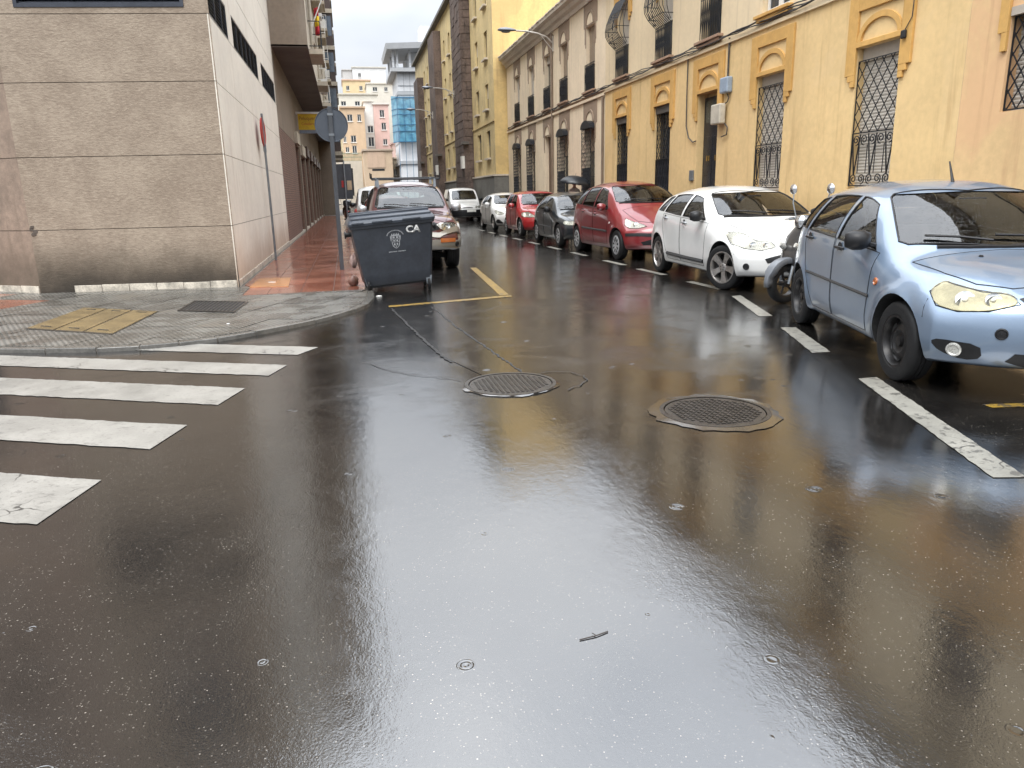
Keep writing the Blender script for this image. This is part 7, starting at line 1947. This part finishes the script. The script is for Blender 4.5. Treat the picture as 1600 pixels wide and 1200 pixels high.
# ------------------------------------------------------------------ scooters
M_SCGREY = pm('grey_scooter_plastic', (0.13, 0.14, 0.155), 0.35, var=.1, obj=True)
P_SCBLK = paint_mat('black_scooter_paint', (0.010, 0.010, 0.012), 0.0, 0.3)
def loft(st, n=12, sup=2.6):
    """st: (x, z centre, half width, half height)"""
    mb = MB()
    for x, z, w, h in st:
        for j in range(n):
            t = 2*math.pi*j/n; c, s_ = math.cos(t), math.sin(t); f_ = (abs(c)**sup+abs(s_)**sup)**(-1/sup)
            mb.v.append((x, c*f_*w, z+s_*f_*h))
    m = len(st)
    for i in range(m-1):
        for j in range(n): mb.f.append((i*n+j, i*n+(j+1) % n, (i+1)*n+(j+1) % n, (i+1)*n+j))
    mb.f.append(tuple(range(n))); mb.f.append(tuple((m-1)*n+j for j in range(n)))
    return mb
def scooter(loc, rz, lab, body, fender, topbox=False):
    root = empty('scooter', loc, rz, lab, 'scooter'); K = dict(parent=root, inv=False)
    r = .25
    def tyre(x, par):
        t = mk('wheel', MB().lathe([(r*.66, -.05), (r*.85, -.058), (r*.97, -.04), (r, 0), (r*.97, .04), (r*.85, .058), (r*.66, .05)], c=(x, 0, r), axis='y', n=32, cap=False), M_TYRE, par, True, 60, inv=False)
        mb = MB().lathe([(r*.68, -.045), (r*.60, -.04), (r*.60, .04), (r*.68, .045)], c=(x, 0, r), axis='y', n=28, cap=False)
        mb.lathe([(.045, -.06), (.045, .06)], c=(x, 0, r), axis='y', n=12)
        for k in range(5):
            a = 2*math.pi*k/5; mb.tube([(x+.03*math.cos(a), 0, r+.03*math.sin(a)), (x+r*.63*math.cos(a), 0, r+r*.63*math.sin(a))], .014, 5)
        mk('rim', mb, M_STEELW, t, True, 40, inv=False)
    tyre(.66, root); tyre(-.62, root)
    fk = MB()
    for s_ in (-1, 1): fk.tube([(.66, s_*.075, r), (.60, s_*.075, .52), (.56, s_*.05, .60)], .02, 7)
    mk('fork', fk, M_STEEL, smooth=True, **K)
    mb = MB(); n = 12
    for i in range(n+1):
        a = R(-10+155*i/n); x, z = .66+(r+.035)*math.cos(a), r+.02+(r+.035)*math.sin(a); k = .085 if 2 < i < n-1 else .05
        for yy, dz in ((-k, -.05), (-k*.7, .012), (0, .022), (k*.7, .012), (k, -.05)):
            mb.v.append((x+dz*math.cos(a), yy, z+dz*math.sin(a)))
    for i in range(n):
        for j in range(4): mb.f.append((i*5+j, i*5+j+1, (i+1)*5+j+1, (i+1)*5+j))
    f = mk('front_mudguard', mb, fender, smooth=True, **K); f.modifiers.new('t', 'SOLIDIFY').thickness = .008
    # leg shield leaning back to the bars
    mb = loft([(.0, 0, .02, .02), (.05, 0, .16, .035), (.20, 0, .21, .05), (.40, 0, .20, .055), (.52, 0, .12, .05), (.58, 0, .05, .03)])
    sh = mk('leg_shield', mb, body, smooth=True, angle=60, **K); sh.matrix_basis = Matrix.Translation((.62, 0, .44))@Matrix.Rotation(R(-112), 4, 'Y')
    mk('headset', loft([(.28, 1.0, .07, .04), (.36, 1.02, .13, .07), (.45, 1.0, .12, .08), (.50, .98, .07, .06)]), body, smooth=True, angle=60, **K)
    mb = MB().lathe([(.001, .02), (.05, .015), (.075, .0), (.085, -.03), (.06, -.06), (.001, -.07)], axis='x', n=20, cap=False)
    h = mk('headlight', mb, M_LAMPC, smooth=True, **K); h.location = (.50, 0, 1.0)
    for s_ in (-1, 1):
        a = mk('indicator', loft([(-.05, 0, .015, .02), (0, 0, .03, .04), (.06, 0, .02, .03)]), M_LAMPR, smooth=True, **K); a.location = (.60, s_*.13, .70); a.rotation_euler = (0, R(-30), 0)
    mb = MB().tube([(.30, -.36, 1.02), (.36, -.18, 1.04), (.37, 0, 1.03), (.36, .18, 1.04), (.30, .36, 1.02)], .014, 8)
    hb = mk('handlebar', mb, M_STEEL, smooth=True, **K)
    for s_ in (-1, 1):
        mk('grip', MB().tube([(.33, s_*.26, 1.03), (.29, s_*.39, 1.02)], .019, 8), M_PLASTIC, hb, True, inv=False)
        mk('brake_lever', MB().tube([(.37, s_*.24, 1.03), (.40, s_*.32, 1.02), (.36, s_*.40, 1.01)], .007, 5), M_STEEL, hb, True, inv=False)
        st = mk('mirror_stalk', MB().tube([(.34, s_*.22, 1.04), (.36, s_*.27, 1.22), (.33, s_*.30, 1.34)], .008, 6), M_STEEL, hb, True, inv=False)
        m = mk('mirror', MB().lathe([(.001, .028), (.04, .022), (.062, .006), (.062, -.004), (.001, -.006)], axis='x', n=20, cap=False), M_CHROME, hb, True, inv=False)
        m.location = (.33, s_*.31, 1.39)
    mk('footboard', MB().box(-.14, .40, -.16, .16, .27, .34), body, bevel=.02, **K)
    mk('rear_body', loft([(-.88, .72, .05, .04), (-.80, .70, .12, .10), (-.55, .66, .17, .15), (-.30, .58, .18, .20), (-.12, .48, .16, .16), (-.06, .44, .10, .10)]), body, smooth=True, angle=60, **K)
    mk('seat', loft([(-.80, .83, .09, .03), (-.70, .83, .14, .05), (-.40, .81, .15, .055), (-.20, .78, .13, .05), (-.10, .74, .08, .03)]), M_SEAT, smooth=True, angle=60, **K)
    mk('exhaust', MB().tube([(-.15, -.15, .22), (-.45, -.17, .24), (-.85, -.17, .34)], [.025, .05, .045], 10), M_STEELW, smooth=True, **K)
    mk('engine', MB().box(-.66, -.20, -.10, .12, .18, .40), M_STEELW, bevel=.03, **K)
    rl = mk('tail_lamp', loft([(-.93, .68, .05, .03), (-.88, .69, .08, .04), (-.84, .70, .09, .05)]), M_REDL, smooth=True, **K)
    mk('rear_mudguard', MB().hexa([(-.95, -.07, .36), (-.93, -.07, .36), (-.93, .07, .36), (-.95, .07, .36), (-.87, -.07, .66), (-.83, -.07, .66), (-.83, .07, .66), (-.87, .07, .66)]), M_PLASTIC, **K)
    mk('stand', MB().tube([(-.1, -.1, .24), (-.06, -.2, .0)], .012, 5).tube([(-.1, .1, .24), (-.06, .2, .0)], .012, 5), M_STEEL, **K)
    if topbox: mk('top_box', loft([(-1.15, 1.08, .12, .10), (-1.08, 1.08, .20, .16), (-.80, 1.08, .20, .16), (-.74, 1.06, .14, .10)], 16, 4), P_NAVY, smooth=True, angle=40, **K)
    return root
scooter((5.95, 8.52, 0), R(190), 'black scooter with a grey front mudguard between the blue and white hatchbacks', P_SCBLK, M_SCGREY)
scooter((.02, 39.0, SW), R(92), 'dark scooter with a top box parked on the red pavement', P_NAVY, P_NAVY, True)

# ------------------------------------------------------------------ person under an umbrella
def person(loc, rz):
    root = empty('person', loc, rz, 'person in a pale top walking under the black umbrella by the houses', 'person')
    V = [(0, 0, .93), (0, 0, 1.10), (0, -.01, 1.28), (0, -.01, 1.38), (0, 0, 1.46), (0, .02, 1.52),      # 0-5 pelvis..head base
         (-.16, -.01, 1.34), (-.20, -.02, 1.10), (-.14, .18, 1.08), (-.10, .24, 1.14),             # left arm
         (.16, -.01, 1.34), (.21, -.03, 1.10), (.20, .03, .88), (.20, .06, .80),                  # right arm
         (-.09, 0, .88), (-.10, .04, .48), (-.10, -.02, .09), (-.10, .11, .04),
         (.09, 0, .88), (.10, .10, .50), (.10, -.08, .12), (.10, .04, .05)]
    E_ = [(0, 1), (1, 2), (2, 3), (3, 4), (4, 5), (3, 6), (6, 7), (7, 8), (8, 9), (3, 10), (10, 11), (11, 12), (12, 13), (0, 14), (14, 15), (15, 16), (16, 17), (0, 18), (18, 19), (19, 20), (20, 21)]
    Rr = [.13, .125, .15, .10, .055, .06, .065, .05, .042, .035, .065, .05, .042, .035, .09, .06, .045, .04, .09, .06, .045, .04]
    me = bpy.data.meshes.new('figure'); me.from_pydata(V, E_, [])
    o = link('body', me, None, root, False)
    sk = o.modifiers.new('skin', 'SKIN'); sub = o.modifiers.new('sub', 'SUBSURF'); sub.levels = 2
    for i, v in enumerate(me.skin_vertices[0].data): v.radius = (Rr[i], Rr[i]*.82); v.use_root = (i == 0)
    m2 = eval_mesh(o); o.modifiers.clear(); o.data = m2; m2.shade_smooth()
    cl = pm('pale_mauve_top', (.42, .37, .36), .85, obj=True); tr_ = pm('dark_trousers', (.03, .03, .04), .85, obj=True); skn = pm('skin', (.42, .24, .17), .55, obj=True)
    m2.materials.clear()
    for m in (cl, tr_, skn): m2.materials.append(m)
    for p in m2.polygons:
        c = p.center; p.material_index = 1 if c.z < .93 and abs(c.x) < .17 else (2 if c.z > 1.42 or (c.z < .86 and abs(c.x) > .15) or c.y > .2 and c.z > 1.05 else 0)
    hd = bmesh.new(); bmesh.ops.create_uvsphere(hd, u_segments=20, v_segments=14, radius=1)
    for v in hd.verts:
        p = v.co; v.co = Vector((p.x*.075, p.y*.095-(.01 if p.z < 0 else 0)+(.018*max(0, p.y)**8), p.z*.115*(1.0 if p.z > 0 else 1.02)))
        if p.y > .75 and abs(p.x) < .25 and -.25 < p.z < .2: v.co.y += .015
    me = bpy.data.meshes.new('head'); hd.to_mesh(me); hd.free(); me.shade_smooth()
    h = link('head', me, skn, root, False); h.location = (0, .02, 1.60)
    hr = bmesh.new(); bmesh.ops.create_uvsphere(hr, u_segments=20, v_segments=14, radius=1)
    for v in hr.verts:
        p = v.co; v.co = Vector((p.x*.088, p.y*.100-.018, p.z*.122+.012 if p.y < .35 or p.z > .45 else p.z*.05+.06))
        if p.y < .1 and p.z < -.3: v.co.z -= .08
    me = bpy.data.meshes.new('hair'); hr.to_mesh(me); hr.free(); me.shade_smooth()
    link('hair', me, pm('dark_hair', (.015, .013, .012), .5, obj=True), h, False)
    for s_ in (-1, 1):
        mk('ear', loft([(-.01, 0, .006, .02), (0, 0, .012, .028), (.012, 0, .008, .02)]), skn, h, True, inv=False).location = (s_*.075, .0, 0)
        mk('eye', MB().lathe([(.001, .006), (.008, .0)], axis='y', n=8, cap=False), M_DARK, h, inv=False).location = (s_*.028, .089, .012)
    mk('mouth', MB().box(-.02, .02, .083, .088, -.062, -.055), pm('lips', (.30, .12, .10), .5), h, inv=False)
    for hx, hy, hz, cur in ((-.10, .25, 1.16, 1), (.20, .075, .76, 0)):
        hand = mk('hand', loft([(-.04, 0, .022, .018), (0, 0, .036, .020), (.045, 0, .040, .016)], 10), skn, root, True, inv=False)
        hand.matrix_basis = Matrix.Translation((hx, hy, hz))@(Matrix.Rotation(R(-80), 4, 'Y') if cur else Matrix.Rotation(R(85), 4, 'Y'))
        for k, (yy, ln) in enumerate(((-.028, .06), (-.010, .07), (.010, .066), (.027, .052))):
            b_ = .03 if cur else .012
            mk('finger', MB().tube([(.04, yy, 0), (.04+ln*.5, yy, -b_*.5), (.04+ln*(.6 if cur else .95), yy, -b_*1.4)], [.0095, .0085, .007], 7), skn, hand, True, inv=False)
        mk('thumb', MB().tube([(-.01, .03, 0), (.025, .055, -.012), (.05, .052, -.03)], [.011, .0095, .008], 7), skn, hand, True, inv=False)
    return root
person((7.62, 25.05, .12), R(170))
root = empty('umbrella', (7.55, 25.0, 1.2), 0, 'open black umbrella above the dark saloon by the houses', 'umbrella')
root.rotation_euler = (R(6), R(6), 0)
M_UMB = pm('black_umbrella_cloth', (0.014, 0.017, 0.022), 0.4, var=.2, obj=True)
mb = MB(); n = 8; rings = 6; RAD = .54
pt = lambda i, k: None
mb.v.append((0, 0, .76))
for i in range(1, rings+1):
    t = i/rings
    for k in range(n*4):
        a = 2*math.pi*k/(n*4); ph = (k % 4)/4; sag = math.sin(math.pi*ph)
        rr = RAD*math.sin(t*1.35)/math.sin(1.35)*(1-.055*sag*t); z = .76-.27*(1-math.cos(t*1.45))/(1-math.cos(1.45))+.012*sag*t
        mb.v.append((rr*math.cos(a), rr*math.sin(a), z))
m_ = n*4
for k in range(m_): mb.f.append((0, 1+k, 1+(k+1) % m_))
for i in range(rings-1):
    for k in range(m_): mb.f.append((1+i*m_+k, 1+(i+1)*m_+k, 1+(i+1)*m_+(k+1) % m_, 1+i*m_+(k+1) % m_))
c_ = mk('canopy', mb, M_UMB, root, True, 60, inv=False); c_.modifiers.new('t', 'SOLIDIFY').thickness = .003
mk('shaft', MB().tube([(0, 0, -.12), (0, 0, .83)], .007, 6), M_STEEL, root, True, inv=False)
mk('handle', MB().tube([(0, 0, -.02), (0, 0, -.14), (.02, 0, -.18), (.05, 0, -.17)], .013, 7), M_PLASTIC, root, True, inv=False)
for k in range(n):
    a = 2*math.pi*k/n
    mk('rib', MB().tube([(0, 0, .735), (RAD*.55*math.cos(a), RAD*.55*math.sin(a), .675), (RAD*.985*math.cos(a), RAD*.985*math.sin(a), .485)], .004, 4), M_STEEL, root, inv=False)
bpy.data.scenes.remove(BENCH)
